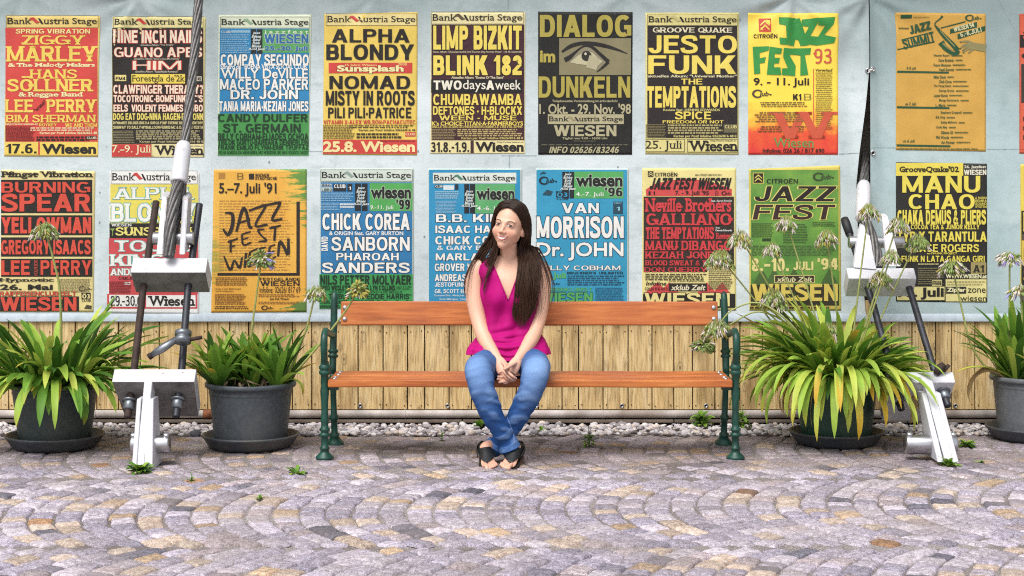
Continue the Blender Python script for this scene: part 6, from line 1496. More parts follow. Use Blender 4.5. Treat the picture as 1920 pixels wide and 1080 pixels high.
# ------------------------------------------------------------------ the seated woman
def remeshed(mb, vox, smooth=4, fac=.5):
    me = mb.mesh('remesh_source', [M_BOLT], fix=True)
    o = bpy.data.objects.new('remesh_source', me); COL.objects.link(o)
    r = o.modifiers.new('r', 'REMESH'); r.mode = 'VOXEL'; r.voxel_size = vox; r.use_smooth_shade = True
    if smooth: s = o.modifiers.new('s', 'SMOOTH'); s.iterations = smooth; s.factor = fac
    dg = bpy.context.evaluated_depsgraph_get(); dg.update()
    ev = o.evaluated_get(dg); m2 = ev.to_mesh()
    v = np.zeros(len(m2.vertices) * 3); m2.vertices.foreach_get('co', v); v = v.reshape(-1, 3)
    f = [tuple(p.vertices) for p in m2.polygons]; ev.to_mesh_clear()
    bpy.data.objects.remove(o); bpy.data.meshes.remove(me); return v, f
def limb(mb, pts, n=20, seg=24, ref=None):
    """pts: (px, py, Y, r) or (px, py, Y, ra, rb)"""
    rows = []
    for p in pts:
        w = W(p[0], p[1], p[2]); rows.append((w.x, w.y, w.z, p[3], p[4] if len(p) > 4 else p[3]))
    q = catmull(rows, seg)
    mb.tube([x[:3] for x in q], [(max(.002, x[3]), max(.002, x[4])) for x in q], n, ref=ref)
    # round ends
    for e in (q[0], q[-1]):
        bm = bmesh.new(); bmesh.ops.create_icosphere(bm, subdivisions=2, radius=min(e[3], e[4]) * .98)
        for v in bm.verts: v.co += Vector(e[:3])
        mb.bm(bm)
def section_loft(mb, secs, n=40, seg=40, cap=True):
    rows = []
    for (px, py, Y, hw, hd) in secs:
        w = W(px, py, Y); rows.append((w.x, w.y, w.z, hw, hd))
    q = catmull(rows, seg); vs = []; fs = []
    for (x, y, z, hw, hd) in q:
        for k in range(n):
            t = 2 * math.pi * k / n; c, s = math.cos(t), math.sin(t); p = .88
            vs.append((x + hw * math.copysign(abs(c) ** p, c), y + hd * math.copysign(abs(s) ** p, s), z))
    for i in range(seg - 1):
        for k in range(n): fs.append((i * n + k, i * n + (k + 1) % n, (i + 1) * n + (k + 1) % n, (i + 1) * n + k))
    if cap: fs.append(tuple(reversed(range(n)))); fs.append(tuple((seg - 1) * n + k for k in range(n)))
    mb.add(vs, fs); return q

# ---- head: a smooth union of forms, found along rays from its middle
HS = 1.07; HC = W(955.5, 423.5, .165); PSI, RHO = math.radians(19), math.radians(10)
def head_to_world(p):
    p = np.asarray(p, float) * HS; x, y, z = p[..., 0], p[..., 1], p[..., 2]
    x1 = x * math.cos(PSI) - y * math.sin(PSI); y1 = x * math.sin(PSI) + y * math.cos(PSI)
    x2 = x1 * math.cos(RHO) + z * math.sin(RHO); z2 = -x1 * math.sin(RHO) + z * math.cos(RHO)
    return np.stack([HC.x + x2, HC.y - y1, HC.z + z2], -1)
def world_to_head(w):
    w = np.asarray(w, float); x2 = w[..., 0] - HC.x; y1 = -(w[..., 1] - HC.y); z2 = w[..., 2] - HC.z
    x1 = x2 * math.cos(RHO) - z2 * math.sin(RHO); z = x2 * math.sin(RHO) + z2 * math.cos(RHO)
    x = x1 * math.cos(PSI) + y1 * math.sin(PSI); y = -x1 * math.sin(PSI) + y1 * math.cos(PSI)
    return np.stack([x, y, z], -1) / HS
def ell(p, c, r):
    q = (p - np.array(c)) / np.array(r); k = np.sqrt((q ** 2).sum(-1)) + 1e-9
    return (k - 1) * min(r)
def cap(p, a, b, ra, rb):
    a = np.array(a); b = np.array(b); ab = b - a; t = np.clip(((p - a) @ ab) / (ab @ ab), 0, 1)
    return np.sqrt(((p - a - t[..., None] * ab) ** 2).sum(-1)) - (ra + (rb - ra) * t)
def smin(a, b, k): h = np.clip(.5 + .5 * (b - a) / k, 0, 1); return b + (a - b) * h - k * h * (1 - h)
def smax(a, b, k): return -smin(-a, -b, k)
def head_sdf(p):
    d = ell(p, (0, -.014, .036), (.073, .094, .084))
    d = smin(d, ell(p, (0, .030, -.026), (.055, .060, .078)), .028)
    d = smin(d, ell(p, (0, .062, -.093), (.020, .022, .021)), .024)
    for s in (-1, 1):
        d = smin(d, ell(p, (s * .037, .060, -.033), (.024, .021, .021)), .018)
        d = smin(d, ell(p, (s * .042, .010, -.048), (.016, .028, .022)), .03)
        d = smax(d, -(np.sqrt(((p - np.array((s * .031, .101, .002))) ** 2).sum(-1)) - .0165), .014)
        d = smin(d, ell(p, (s * .031, .072, .001), (.0155, .0135, .0115)), .006)
        d = smin(d, cap(p, (s * .013, .086, .019), (s * .044, .069, .021), .0068, .0050), .012)
    d = smin(d, cap(p, (0, .083, .014), (0, .105, -.030), .0058, .0088), .010)
    for s in (-1, 1): d = smin(d, ell(p, (s * .0115, .096, -.034), (.0078, .009, .0068)), .006)
    d = smax(d, -cap(p, (-.020, .101, -.0575), (.020, .101, -.0575), .0045, .0045), .008)
    d = smin(d, cap(p, (-.019, .086, -.053), (.019, .086, -.053), .0048, .0048), .006)
    d = smin(d, cap(p, (-.015, .084, -.073), (.015, .084, -.073), .0055, .0055), .007)
    return d
def head_mesh(mb):
    nu, nv = 150, 110; o = np.array((0, .012, -.008))
    th = np.linspace(0, 2 * math.pi, nu, endpoint=False); ph = np.linspace(.02, math.pi - .02, nv)
    T, Pp = np.meshgrid(th, ph); d = np.stack([np.sin(Pp) * np.cos(T), np.sin(Pp) * np.sin(T), np.cos(Pp)], -1)
    r = np.full(T.shape, .175); 
    for _ in range(46):
        s = head_sdf(o + d * r[..., None]); r = r - np.clip(s, -.01, .01) * .62
    P = head_to_world(o + d * r[..., None]).reshape(-1, 3); fs = []
    for i in range(nv - 1):
        for k in range(nu): fs.append((i * nu + k, (i + 1) * nu + k, (i + 1) * nu + (k + 1) % nu, i * nu + (k + 1) % nu))
    fs.append(tuple(range(nu))); fs.append(tuple(reversed(range((nv - 1) * nu, nv * nu))))
    mb.add(P.tolist(), fs)
    for s in (-1, 1):        # ears
        bm = bmesh.new(); bmesh.ops.create_icosphere(bm, subdivisions=3, radius=1)
        for v in bm.verts:
            q = np.array((v.co.x * .008 + s * .004 * (v.co.y < 0), v.co.y * .016, v.co.z * .026)) + np.array((s * .070, -.010, -.018))
            v.co = Vector(head_to_world(q))
        mb.bm(bm)
def surf(x, z):
    y = .135
    for _ in range(60):
        s = float(head_sdf(np.array((x, y, z)))); y -= max(-.004, min(.004, s)) * .8
    return y

person = thing('person', 'smiling long-haired woman in a magenta sleeveless blouse and jeans sitting on the bench', 'person', (W(955, 700, .1).x, .1, .0))
bm_ = MB()
head_mesh(bm_)
section_loft(bm_, [(956, 520, .225, .06, .06), (955, 492, .225, .053, .052), (954, 472, .215, .0485, .050), (953, 455, .195, .047, .052), (953, 440, .18, .045, .05)], 28, 20)
TORSO = [(953, 700, .13, .175, .125), (953, 680, .14, .180, .120), (953, 655, .165, .165, .112), (955, 625, .190, .135, .098), (956, 590, .205, .136, .096), (957, 555, .205, .150, .108), (956, 525, .215, .157, .100), (955, 505, .225, .160, .082), (955, 494, .23, .142, .066), (955, 486, .232, .108, .056), (954, 479, .23, .070, .050)]
section_loft(bm_, TORSO, 40, 40)
limb(bm_, [(904, 497, .235, .046), (894, 508, .228, .051), (890, 530, .212, .049), (890, 555, .19, .0465), (894, 585, .165, .043), (900, 610, .13, .0395), (906, 628, .095, .039), (914, 645, .045, .037), (924, 660, -.01, .031), (933, 674, -.06, .0255, .022)], 20, 34)
limb(bm_, [(1006, 498, .235, .045), (1014, 511, .228, .049), (1017, 533, .212, .047), (1016, 558, .19, .0445), (1012, 587, .165, .0415), (1006, 611, .13, .039), (1000, 628, .095, .0385), (992, 644, .045, .0365), (981, 661, -.01, .030), (971, 675, -.06, .0255, .022)], 20, 34)
# hands, clasped between the knees
def finger(pts, r0=.0082, r1=.0064): limb(bm_, [(x, y, Y, r0 + (r1 - r0) * i / (len(pts) - 1)) for i, (x, y, Y) in enumerate(pts)], 10, 12)
limb(bm_, [(932, 672, -.055, .024, .019), (937, 680, -.085, .031, .0155), (942, 690, -.110, .036, .0145), (945, 697, -.125, .033, .0125)], 18, 14, ref=(.86, .1, .5))
finger([(948, 692, -.135), (955, 700, -.160), (962, 706, -.168), (968, 710, -.160)])
finger([(945, 697, -.132), (953, 706, -.150), (960, 711, -.152), (965, 714, -.142)])
finger([(942, 700, -.125), (949, 709, -.135), (955, 713, -.130), (960, 715, -.118)])
finger([(939, 702, -.115), (944, 709, -.120), (949, 713, -.112), (953, 715, -.100)], .0072, .0056)
finger([(938, 678, -.085), (945, 682, -.115), (948, 688, -.140), (948, 694, -.158)], .0105, .0078)
limb(bm_, [(972, 673, -.055, .024, .019), (967, 681, -.080, .030, .0155), (961, 691, -.100, .034, .0145), (957, 698, -.110, .031, .0125)], 18, 14, ref=(-.86, .1, .5))
finger([(968, 680, -.082), (961, 684, -.125), (954, 688, -.158), (946, 692, -.176)], .0108, .0078)
finger([(956, 696, -.118), (949, 705, -.122), (941, 707, -.128), (934, 706, -.132)])
finger([(957, 700, -.112), (949, 710, -.118), (941, 712, -.126), (933, 711, -.132)])
finger([(959, 703, -.108), (951, 714, -.122), (943, 716, -.136), (936, 717, -.142)])
finger([(962, 703, -.10), (956, 713, -.11), (950, 718, -.125), (945, 719, -.132)], .0072, .0056)
# legs inside the jeans, down to the feet
RLEG = [(928, 684, .15, .080), (914, 684, .02, .076), (901, 690, -.13, .066), (897, 693, -.20, .067), (901, 715, -.232, .067), (907, 740, -.235, .063), (919, 770, -.220, .059), (935, 800, -.190, .052), (949, 824, -.165, .046), (956, 841, -.160, .048)]
LLEG = [(984, 684, .15, .080), (999, 684, .02, .076), (1006, 690, -.13, .066), (1005, 693, -.195, .067), (1001, 715, -.215, .066), (992, 740, -.200, .061), (977, 770, -.165, .056), (958, 800, -.120, .051), (938, 824, -.095, .045), (926, 840, -.095, .046)]
for L_ in (RLEG, LLEG): limb(bm_, [(a, b, c, r * (.74 if i < 8 else .62)) for i, (a, b, c, r) in enumerate(L_)], 16, 34)
# feet: frame from heel to toe
def foot_frame(heel, toe):
    H = Vector(heel); T = Vector(toe); f = (T - H).normalized(); s = f.cross(Vector((0, 0, 1))).normalized(); up = s.cross(f); return H, f, s, up, (T - H).length
FR = foot_frame(W(977, 847, -.085), W(943, 885, -.305))        # her right foot, pictured right
FL = foot_frame(W(905, 847, -.075), W(923, 885, -.305))        # her left foot, pictured left
FOOT_ROWS = [(.02, .0, .020, .022, .018), (.10, 0, .026, .032, .026), (.28, .0, .027, .038, .034), (.45, .002, .030, .032, .026), (.60, .003, .036, .022, .018), (.72, .004, .039, .015, .0125), (.80, .003, .037, .012, .010)]
def foot(Fr, ank, med):
    """med: sign of the side (along s) that carries the big toe"""
    H, f, s, up, L = Fr
    rows = FOOT_ROWS
    q = catmull([tuple(H + f * (t * L) + s * (med * o) + up * (hc * .72)) + (w, h) for t, o, w, hc, h in rows], 24)
    bm_.tube([x[:3] for x in q], [(x[3], x[4]) for x in q], 18, ref=s)
    for k, (off, t0, t1, r) in enumerate([(.024, .74, .985, .0112), (.007, .76, .965, .0080), (-.007, .75, .93, .0074), (-.019, .73, .89, .0070), (-.030, .70, .845, .0066)]):
        pts = [H + f * (t * L) + s * (med * off) + up * z for t, z in ((t0, .014), ((t0 + t1) / 2, .017), (t1 - .015, .011))]
        bm_.tube([Vector(x) for x in catmull([tuple(p) for p in pts], 8)], [r * .95, r, r, r * .96, r * .95, r * .98, r, r * .8], 10)
    ap = [tuple(W(*ank)) + (.030, .028), tuple(H + f * (.26 * L) + up * .05) + (.029, .030), tuple(H + f * (.30 * L) + up * .022) + (.028, .030)]
    a = catmull(ap, 10); bm_.tube([x[:3] for x in a], [(x[3], x[4]) for x in a], 14)
foot(FR, (957, 833, -.150), -1 if FR[2].x < 0 else 1); foot(FL, (924, 834, -.100), 1 if FL[2].x < 0 else -1)
bv, bf = remeshed(bm_, .0026, 3, .5)
hl = world_to_head(bv)
near = (np.abs(hl[:, 0]) < .11) & (hl[:, 2] > -.13) & (hl[:, 2] < .15) & (np.abs(hl[:, 1]) < .13)
skin = np.array(C('#d9aa90')[:3]); col = np.tile(skin, (len(bv), 1)) * (1 + .05 * (vnoise(bv[:, 0] + bv[:, 1], bv[:, 2], 22, 4)[:, None] - .5))
fx, fy, fz = hl[:, 0], hl[:, 1], hl[:, 2]
def tint(mask, c, k):
    m_ = np.clip(mask, 0, 1)[:, None] * k * near[:, None]; col[:] = col * (1 - m_) + np.array(C(c)[:3]) * m_
for s in (-1, 1):
    tint(np.exp(-(((fx - s * .038) / .018) ** 2 + ((fz + .034) / .016) ** 2)) * (fy > .03), '#c67f6c', .55)
    tint(np.exp(-(((fx - s * .031) / .016) ** 2 + ((fz + .004) / .010) ** 2)) * (fy > .03), '#a8745f', .35)
tint(np.exp(-((fx / .012) ** 2 + ((fz + .034) / .012) ** 2)) * (fy > .05), '#c98873', .35)
# scalp under the hair
hair_line = .085 - 9.0 * np.clip(np.abs(fx) - .02, 0, 1) ** 2 * (1 + 0 * fx)
tint(((fz > hair_line) & (fy > 0)) | ((fy <= .012) & (fz > .012)), '#2a1c15', 1.0)
hx = np.abs(bv[:, 2] - .1) # keep feet and hands a little redder
tint2 = ((bv[:, 2] < .12) | ((bv[:, 1] < -.07) & (bv[:, 2] < .50) & (bv[:, 2] > .36)))[:, None] * .35
col = col * (1 - tint2) + np.array(C('#d59b84')[:3]) * tint2
m = Mat('skin'); a_ = m.noise(130, 3); m.base(m.mix(.12, m.attr(), m.ramp(a_, [(.3, .35), (.7, .7)]), 'OVERLAY')); m.rough(.5)
m.b.inputs['Subsurface Weight'].default_value = .0; m.b.inputs['Subsurface Radius'].default_value = (.012, .005, .003); m.b.inputs['Subsurface Scale'].default_value = .6
M_SKIN = m.m
M_EYEW = simple('eye_white', C('#e2dcd6'), .25, 0, .03); M_IRIS = simple('iris_brown', C('#2a1a12'), .15, 0, .1); M_LASH = simple('lash_and_brow', C('#3a261b'), .7, 0, .2, 80)
M_BROW = simple('eyebrow', C('#5a3d2e'), .8, 0, .3, 200); M_LIP = simple('lips', C('#b9685f'), .4, 0, .1, 60); M_TEETH = simple('teeth_and_glint', C('#efeae2'), .25, 0, .03); M_MOUTH = simple('mouth_inside', C('#5a2a26'), .6)
body = MB(); body.add(bv.tolist(), bf, 0); cols = col.tolist()
def bridge(x, z):
    """the line of the lips, carried straight across the open mouth"""
    t = max(0, min(1, (-.051 - z) / .026)); return surf(x, -.051) * (1 - t) + surf(x, -.077) * t
def grid_patch(top, bot, off, mi, n=16, rows=4):
    vs = []; fs = []
    for i in range(n + 1):
        q = -1 + 2 * i / n; (xa, za), (xb, zb_) = top(q), bot(q)
        for j in range(rows + 1):
            t = j / rows; x = xa + (xb - xa) * t; z = za + (zb_ - za) * t; vs.append(tuple(head_to_world((x, bridge(x, z) + off, z))))
    for i in range(n):
        for j in range(rows): a = i * (rows + 1) + j; fs.append((a, a + 1, a + rows + 2, a + rows + 1))
    body.add(vs, fs, mi); cols.extend([(1, 1, 1)] * len(vs))
def patch(outline, off, mi):
    """flat-ish patch lying on the face; outline in head (x, z)"""
    c = np.mean(outline, 0); pts = [(c[0], c[1])] + list(outline)
    P = [head_to_world((x, surf(x, z) + off, z)) for x, z in pts]
    # one common smooth bulge keeps the patch clear of the skin
    n = len(outline); body.add([tuple(p) for p in P], [(0, 1 + k, 1 + (k + 1) % n) for k in range(n)], mi); cols.extend([(1, 1, 1)] * (n + 1))
def hair_tube(pts, rs, off, mi, surf=surf):
    q = catmull([(x, z, r) for (x, z), r in zip(pts, rs)], 14)
    P = [Vector(head_to_world((x, surf(x, z) + off, z))) for x, z, r in q]; n0 = len(body.v); body.tube(P, [max(.0003, a[2]) for a in q], 6, mi); cols.extend([(1, 1, 1)] * (len(body.v) - n0))
for s in (-1, 1):
    cx = s * .031; cz = .0025; w, h = .0150, .0047
    al = [(cx + w * math.cos(t), cz + (h if math.sin(t) > 0 else h * .75) * math.sin(t) * (1 - .1 * math.cos(t) * s) + .0012 * s * math.cos(t)) for t in np.linspace(0, 2 * math.pi, 20, endpoint=False)]
    patch(al, .0016, 1)
    ix = cx + .0030; patch([(ix + .0066 * math.cos(t), cz + .0003 + min(.0044, max(-.0036, .0066 * math.sin(t)))) for t in np.linspace(0, 2 * math.pi, 16, endpoint=False)], .0024, 2)
    patch([(ix + .0016 + .0005 * math.cos(t), cz + .0022 + .0005 * math.sin(t)) for t in np.linspace(0, 2 * math.pi, 8, endpoint=False)], .0032, 5)  # small white glint painted onto the iris
    hair_tube([(cx - w, cz + .0003), (cx - w * .5, cz + h * .9), (cx, cz + h * 1.1), (cx + w * .5, cz + h * .9), (cx + w, cz + .0003)], [.0009, .0014, .0016, .0014, .0009], .0018, 3)
    hair_tube([(cx - w * .8, cz - h * .35), (cx, cz - h * .85), (cx + w * .8, cz - h * .35)], [.0004, .0006, .0004], .0014, 3)
    hair_tube([(s * .0155, .0185), (s * .026, .0228), (s * .039, .0235), (s * .0495, .0175)], [.0016, .0021, .0019, .0008], .0006, 7)
    hair_tube([(s * .0065, -.0418), (s * .0098, -.0412)], [.0015, .0012], .0004, 6)
TOPL = lambda q: -.0572 + .0075 * q * q; BOTL = lambda q: -.0685 + .0188 * q * q
qs = np.linspace(-1, 1, 17); mw = .0290
grid_patch(lambda q: (mw * q, TOPL(q)), lambda q: (mw * q, BOTL(q)), .0006, 6)
grid_patch(lambda q: (mw * .90 * q, TOPL(q * .9) + .0004), lambda q: (mw * .90 * q, BOTL(q * .9) + .0014), .0016, 5)
hair_tube([(mw * q, TOPL(q) + .0014 - .0014 * q * q) for q in (-1.04, -.6, -.2, 0, .2, .6, 1.04)], [.0010, .0022, .0028, .0025, .0028, .0022, .0010], .0014, 4, bridge)
hair_tube([(mw * q, BOTL(q) - .0022 + .0022 * q * q) for q in (-1.04, -.6, 0, .6, 1.04)], [.0010, .0028, .0036, .0028, .0010], .0012, 4, bridge)
body.build('body', [M_SKIN, M_EYEW, M_IRIS, M_LASH, M_LIP, M_TEETH, M_MOUTH, M_BROW], person, cols)

# ---- jeans
jb = MB()
section_loft(jb, [(954, 704, .15, .175, .12), (954, 688, .15, .180, .115), (954, 666, .175, .165, .110), (955, 648, .19, .150, .10)], 36, 20)
JR = [(a, b, c, r * k) for (a, b, c, r), k in zip(RLEG, (1.08, 1.08, 1.08, 1.03, 1.02, 1.01, 1.02, 1.02, 1.05, 1.08))]
JL = [(a, b, c, r * k) for (a, b, c, r), k in zip(LLEG, (1.08, 1.08, 1.08, 1.03, 1.02, 1.01, 1.02, 1.02, 1.05, 1.08))]
limb(jb, JR, 24, 44); limb(jb, JL, 24, 44)
jv, jf = remeshed(jb, .005, 4, .5)
def along(v, L_):
    """nearest point on a leg's line: parameter and distance"""
    P = np.array([list(W(a, b, c)) for a, b, c, r in L_]); best = np.full(len(v), 9.); tt = np.zeros(len(v))
    for i in range(len(P) - 1):
        ab = P[i + 1] - P[i]; t = np.clip(((v - P[i]) @ ab) / (ab @ ab), 0, 1); d = np.sqrt(((v - P[i] - t[:, None] * ab) ** 2).sum(1)) / (L_[i][3])
        k = d < best; best[k] = d[k]; tt[k] = i + t[k]
    return tt, best
tR, dR = along(jv, JR); tL, dL = along(jv, JL); isR = dR < dL; tt = np.where(isR, tR, tL)
me0 = bpy.data.meshes.new('t'); me0.from_pydata(jv.tolist(), [], jf); nrm = np.zeros(len(jv) * 3); me0.vertices.foreach_get('normal', nrm); nrm = nrm.reshape(-1, 3); bpy.data.meshes.remove(me0)
side_ph = np.where(isR, jv[:, 0] * 9, jv[:, 0] * -9)
wr = np.zeros(len(jv))
lat = np.where(isR, jv[:, 0] - W(905, 700, -.2).x, W(1000, 700, -.2).x - jv[:, 0]) * 10     # across the leg
nz1 = vnoise(jv[:, 0] * 1.3, jv[:, 2] + jv[:, 1], 7, 3); nz2 = vnoise(jv[:, 0], jv[:, 2] * 2.4 + jv[:, 1], 20, 6)
def ridge(ph): return np.abs(np.sin(ph)) ** .8 - .6
wr += .0085 * ridge(tt * 2.6 + lat * 1.9 + 4.0 * nz1) * smooth01((tt - 6.3) / 1.2)                       # bunched above the hem
wr += .0070 * ridge(tt * 2.2 - lat * 2.2 + 5.0 * nz1) * np.exp(-((tt - 4.6) / .8) ** 2) * smooth01((lat + .1) / .6)    # drawn towards the inner knee
wr += .0050 * (nz2 - .5) * 2 * (.4 + .6 * smooth01((tt - 4) / 2))
wr += .0050 * ridge(tt * 4.5 + lat * 3 + 3 * nz1) * np.exp(-((tt - 1.5) / .7) ** 2)
jv = jv + nrm * wr[:, None]
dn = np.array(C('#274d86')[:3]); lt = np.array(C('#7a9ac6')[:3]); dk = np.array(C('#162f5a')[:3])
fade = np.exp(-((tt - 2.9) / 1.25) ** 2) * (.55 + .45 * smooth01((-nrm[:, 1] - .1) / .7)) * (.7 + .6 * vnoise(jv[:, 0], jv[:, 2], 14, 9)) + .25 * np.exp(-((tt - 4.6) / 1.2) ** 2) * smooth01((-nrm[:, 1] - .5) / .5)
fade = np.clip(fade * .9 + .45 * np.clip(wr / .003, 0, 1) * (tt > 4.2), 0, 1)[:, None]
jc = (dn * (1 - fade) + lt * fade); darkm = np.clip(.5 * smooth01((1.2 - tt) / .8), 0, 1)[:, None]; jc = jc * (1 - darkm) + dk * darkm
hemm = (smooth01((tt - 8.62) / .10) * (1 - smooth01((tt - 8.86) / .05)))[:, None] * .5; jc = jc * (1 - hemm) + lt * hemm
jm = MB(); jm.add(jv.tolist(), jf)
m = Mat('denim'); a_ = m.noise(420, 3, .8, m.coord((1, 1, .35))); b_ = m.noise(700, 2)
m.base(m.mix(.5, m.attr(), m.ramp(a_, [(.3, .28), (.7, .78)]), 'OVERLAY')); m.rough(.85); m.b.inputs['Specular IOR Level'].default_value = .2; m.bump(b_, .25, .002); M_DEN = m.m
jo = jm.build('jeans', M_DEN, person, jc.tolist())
# hem cuffs and the inner seam that shows on the crossed leg
M_STITCH = simple('stitching', C('#8fa3c6'), .8, 0, .2, 80)
for L_ in (JR, JL):
    q = catmull([tuple(W(a, b, c)) + (r,) for a, b, c, r in L_], 60); b = MB(); b.tube([Vector(x[:3]) for x in q[-4:]], [(x[3] + .0045) for x in q[-4:]], 28, caps=False)
    for z_ in (0,): pass
    b.build('hem', simple('denim_hem', C('#42689f'), .85, 0, .3, 120), jo, None)

from mathutils.bvhtree import BVHTree
_bvh = BVHTree.FromPolygons([Vector(v) for v in jv.tolist()], [tuple(f) for f in jf])
def seam(pts, r=.0009, name='seam', mt=None):
    out = []
    for p in catmull(pts, 60):
        o_ = Vector((0, -CD, CZ)); d_ = (W(p[0], p[1], 0) - o_).normalized(); h = _bvh.ray_cast(o_, d_)
        if h[0] is not None: out.append(h[0] - d_ * .0012)
    if len(out) > 3:
        b = MB(); b.tube(out, r, 6); b.build(name, mt or M_STITCH, jo)
seam([(951, 782), (957, 798), (962, 812), (965, 830)])
M_FLY = simple('denim_seam', C('#1a335e'), .85, 0, .2, 80)

# ---- blouse: a draped copy of the torso with a V neck
BL_S = [(952, 664, .115, .212, .150), (953, 655, .130, .208, .148), (954, 640, .160, .190, .135), (956, 620, .187, .165, .118), (957, 590, .205, .150, .110), (957, 556, .205, .160, .122), (956, 525, .215, .164, .110), (955, 505, .225, .167, .091), (955, 494, .23, .150, .074), (955, 486, .232, .116, .063), (954, 480, .23, .084, .056)]
def blouse():
    n, seg = 150, 110
    rows = [(W(a, b, c).x, W(a, b, c).y, W(a, b, c).z, hw, hd) for a, b, c, hw, hd in BL_S]; q = np.array(catmull(rows, seg))
    th = np.linspace(0, 2 * math.pi, n, endpoint=False); c, s = np.cos(th), np.sin(th); p = .88
    X = q[:, 0:1] + q[:, 3:4] * (np.sign(c) * np.abs(c) ** p)[None]; Y = q[:, 1:2] + q[:, 4:5] * (np.sign(s) * np.abs(s) ** p)[None]; Z = np.repeat(q[:, 2:3], n, 1)
    PX = 960 + X * F / (Y + CD); PY = 321 + (CZ - Z) * F / (Y + CD)
    front = smooth01(-s)[None]
    # folds: cross creases at the waist, soft drapes from bust and straps, breasts, gathered hem
    cx = (PX - 953)
    f = .0095 * np.sin(PY * .62 + .0035 * cx ** 2 * .5 + 2.2 * vnoise(PX * .02, PY * .02, 1.6, 3)) * np.exp(-((PY - 650) / 14) ** 2) * np.exp(-(cx / 45) ** 2)
    f += .0070 * np.sin(PY * .30 + cx * .09 + 2 * vnoise(PX * .03, PY * .03, 1, 8)) * np.exp(-((PY - 628) / 18) ** 2) * np.exp(-((cx + 8) / 40) ** 2)
    f += .0065 * np.sin(cx * .17 + PY * .05 + 1 + 2 * vnoise(PX * .03, PY * .02, 1, 2)) * np.exp(-((PY - 600) / 45) ** 2)
    f += .0050 * np.sin(th * 13 + PY * .04)[None if False else slice(None)] * smooth01((PY - 640) / 25)
    f += .012 * (np.exp(-(((PX - 932) / 20) ** 2 + ((PY - 556) / 19) ** 2)) + np.exp(-(((PX - 981) / 20) ** 2 + ((PY - 556) / 19) ** 2))) * front
    f += .010 * (vnoise(PX * .03, PY * .05, 1.0, 5) - .5) + .006 * (vnoise(PX * .09, PY * .06, 1.0, 7) - .5)
    f = f * 1.35
    X = X + f * c[None]; Y = Y + f * s[None]
    # the hem dips a little at the middle of the lap and rises over the thighs
    k = smooth01((PY - 640) / 24) * front
    Z = Z + k * (.012 * np.exp(-((np.abs(cx) - 52) / 26) ** 2) - .022 * np.exp(-(cx / 28) ** 2))
    PX = 960 + X * F / (Y + CD); PY = 321 + (CZ - Z) * F / (Y + CD)
    V = np.stack([X, Y, Z], -1).reshape(-1, 3); i = np.arange(seg * n).reshape(seg, n); nx = np.roll(i, -1, 1)
    Fq = np.stack([i[:-1], nx[:-1], nx[1:], i[1:]], -1).reshape(-1, 4)
    fpx = PX.reshape(-1)[Fq].mean(1); fpy = PY.reshape(-1)[Fq].mean(1); fy = V[Fq][:, :, 1].mean(1)
    le = 922 + (fpy - 487) * (952 - 922) / (564 - 487); ri = 980 - (fpy - 487) * (980 - 953.5) / (563 - 487)
    cut = (fpx > le) & (fpx < ri) & (fpy < 564) & (fy < .24)
    cut |= (fpx > 918) & (fpx < 988) & (fpy < 492)
    keep = Fq[~cut]
    b = MB(); b.add(V.tolist(), keep.tolist())
    me = b.mesh('blouse', [M_BLOUSE], origin_of(person)); o = obj('blouse', me, person)
    sm = o.modifiers.new('s', 'SMOOTH'); sm.iterations = 2; sm.factor = .4
    so_ = o.modifiers.new('t', 'SOLIDIFY'); so_.thickness = .004; so_.offset = 1
    # narrow rolled edge of the neckline
    e = MB()
    for a, bq in (((923, 492), (952.5, 564)), ((979, 492), (953.5, 564))):
        pts = []
        for t in np.linspace(0, 1, 18):
            px = a[0] + (bq[0] - a[0]) * t; py = a[1] + (bq[1] - a[1]) * t
            d = (PX - px) ** 2 + (PY - py) ** 2 + (Y > .24) * 1e6; j = np.argmin(d); jj = np.unravel_index(j, d.shape)
            pts.append(W(px, py, float(Y[jj]) - .004))
        e.tube(pts, .0032, 8)
    e.build('neck_edge', M_BLOUSE, o)
m = Mat('magenta_cloth'); a_ = m.noise(6, 4); b_ = m.noise(500, 2)
m.base(m.ramp(a_, [(.3, C('#98045c')), (.7, C('#b00a70'))])); m.rough(.7); m.b.inputs['Specular IOR Level'].default_value = .15; m.bump(b_, .12, .001); M_BLOUSE = m.m
blouse()

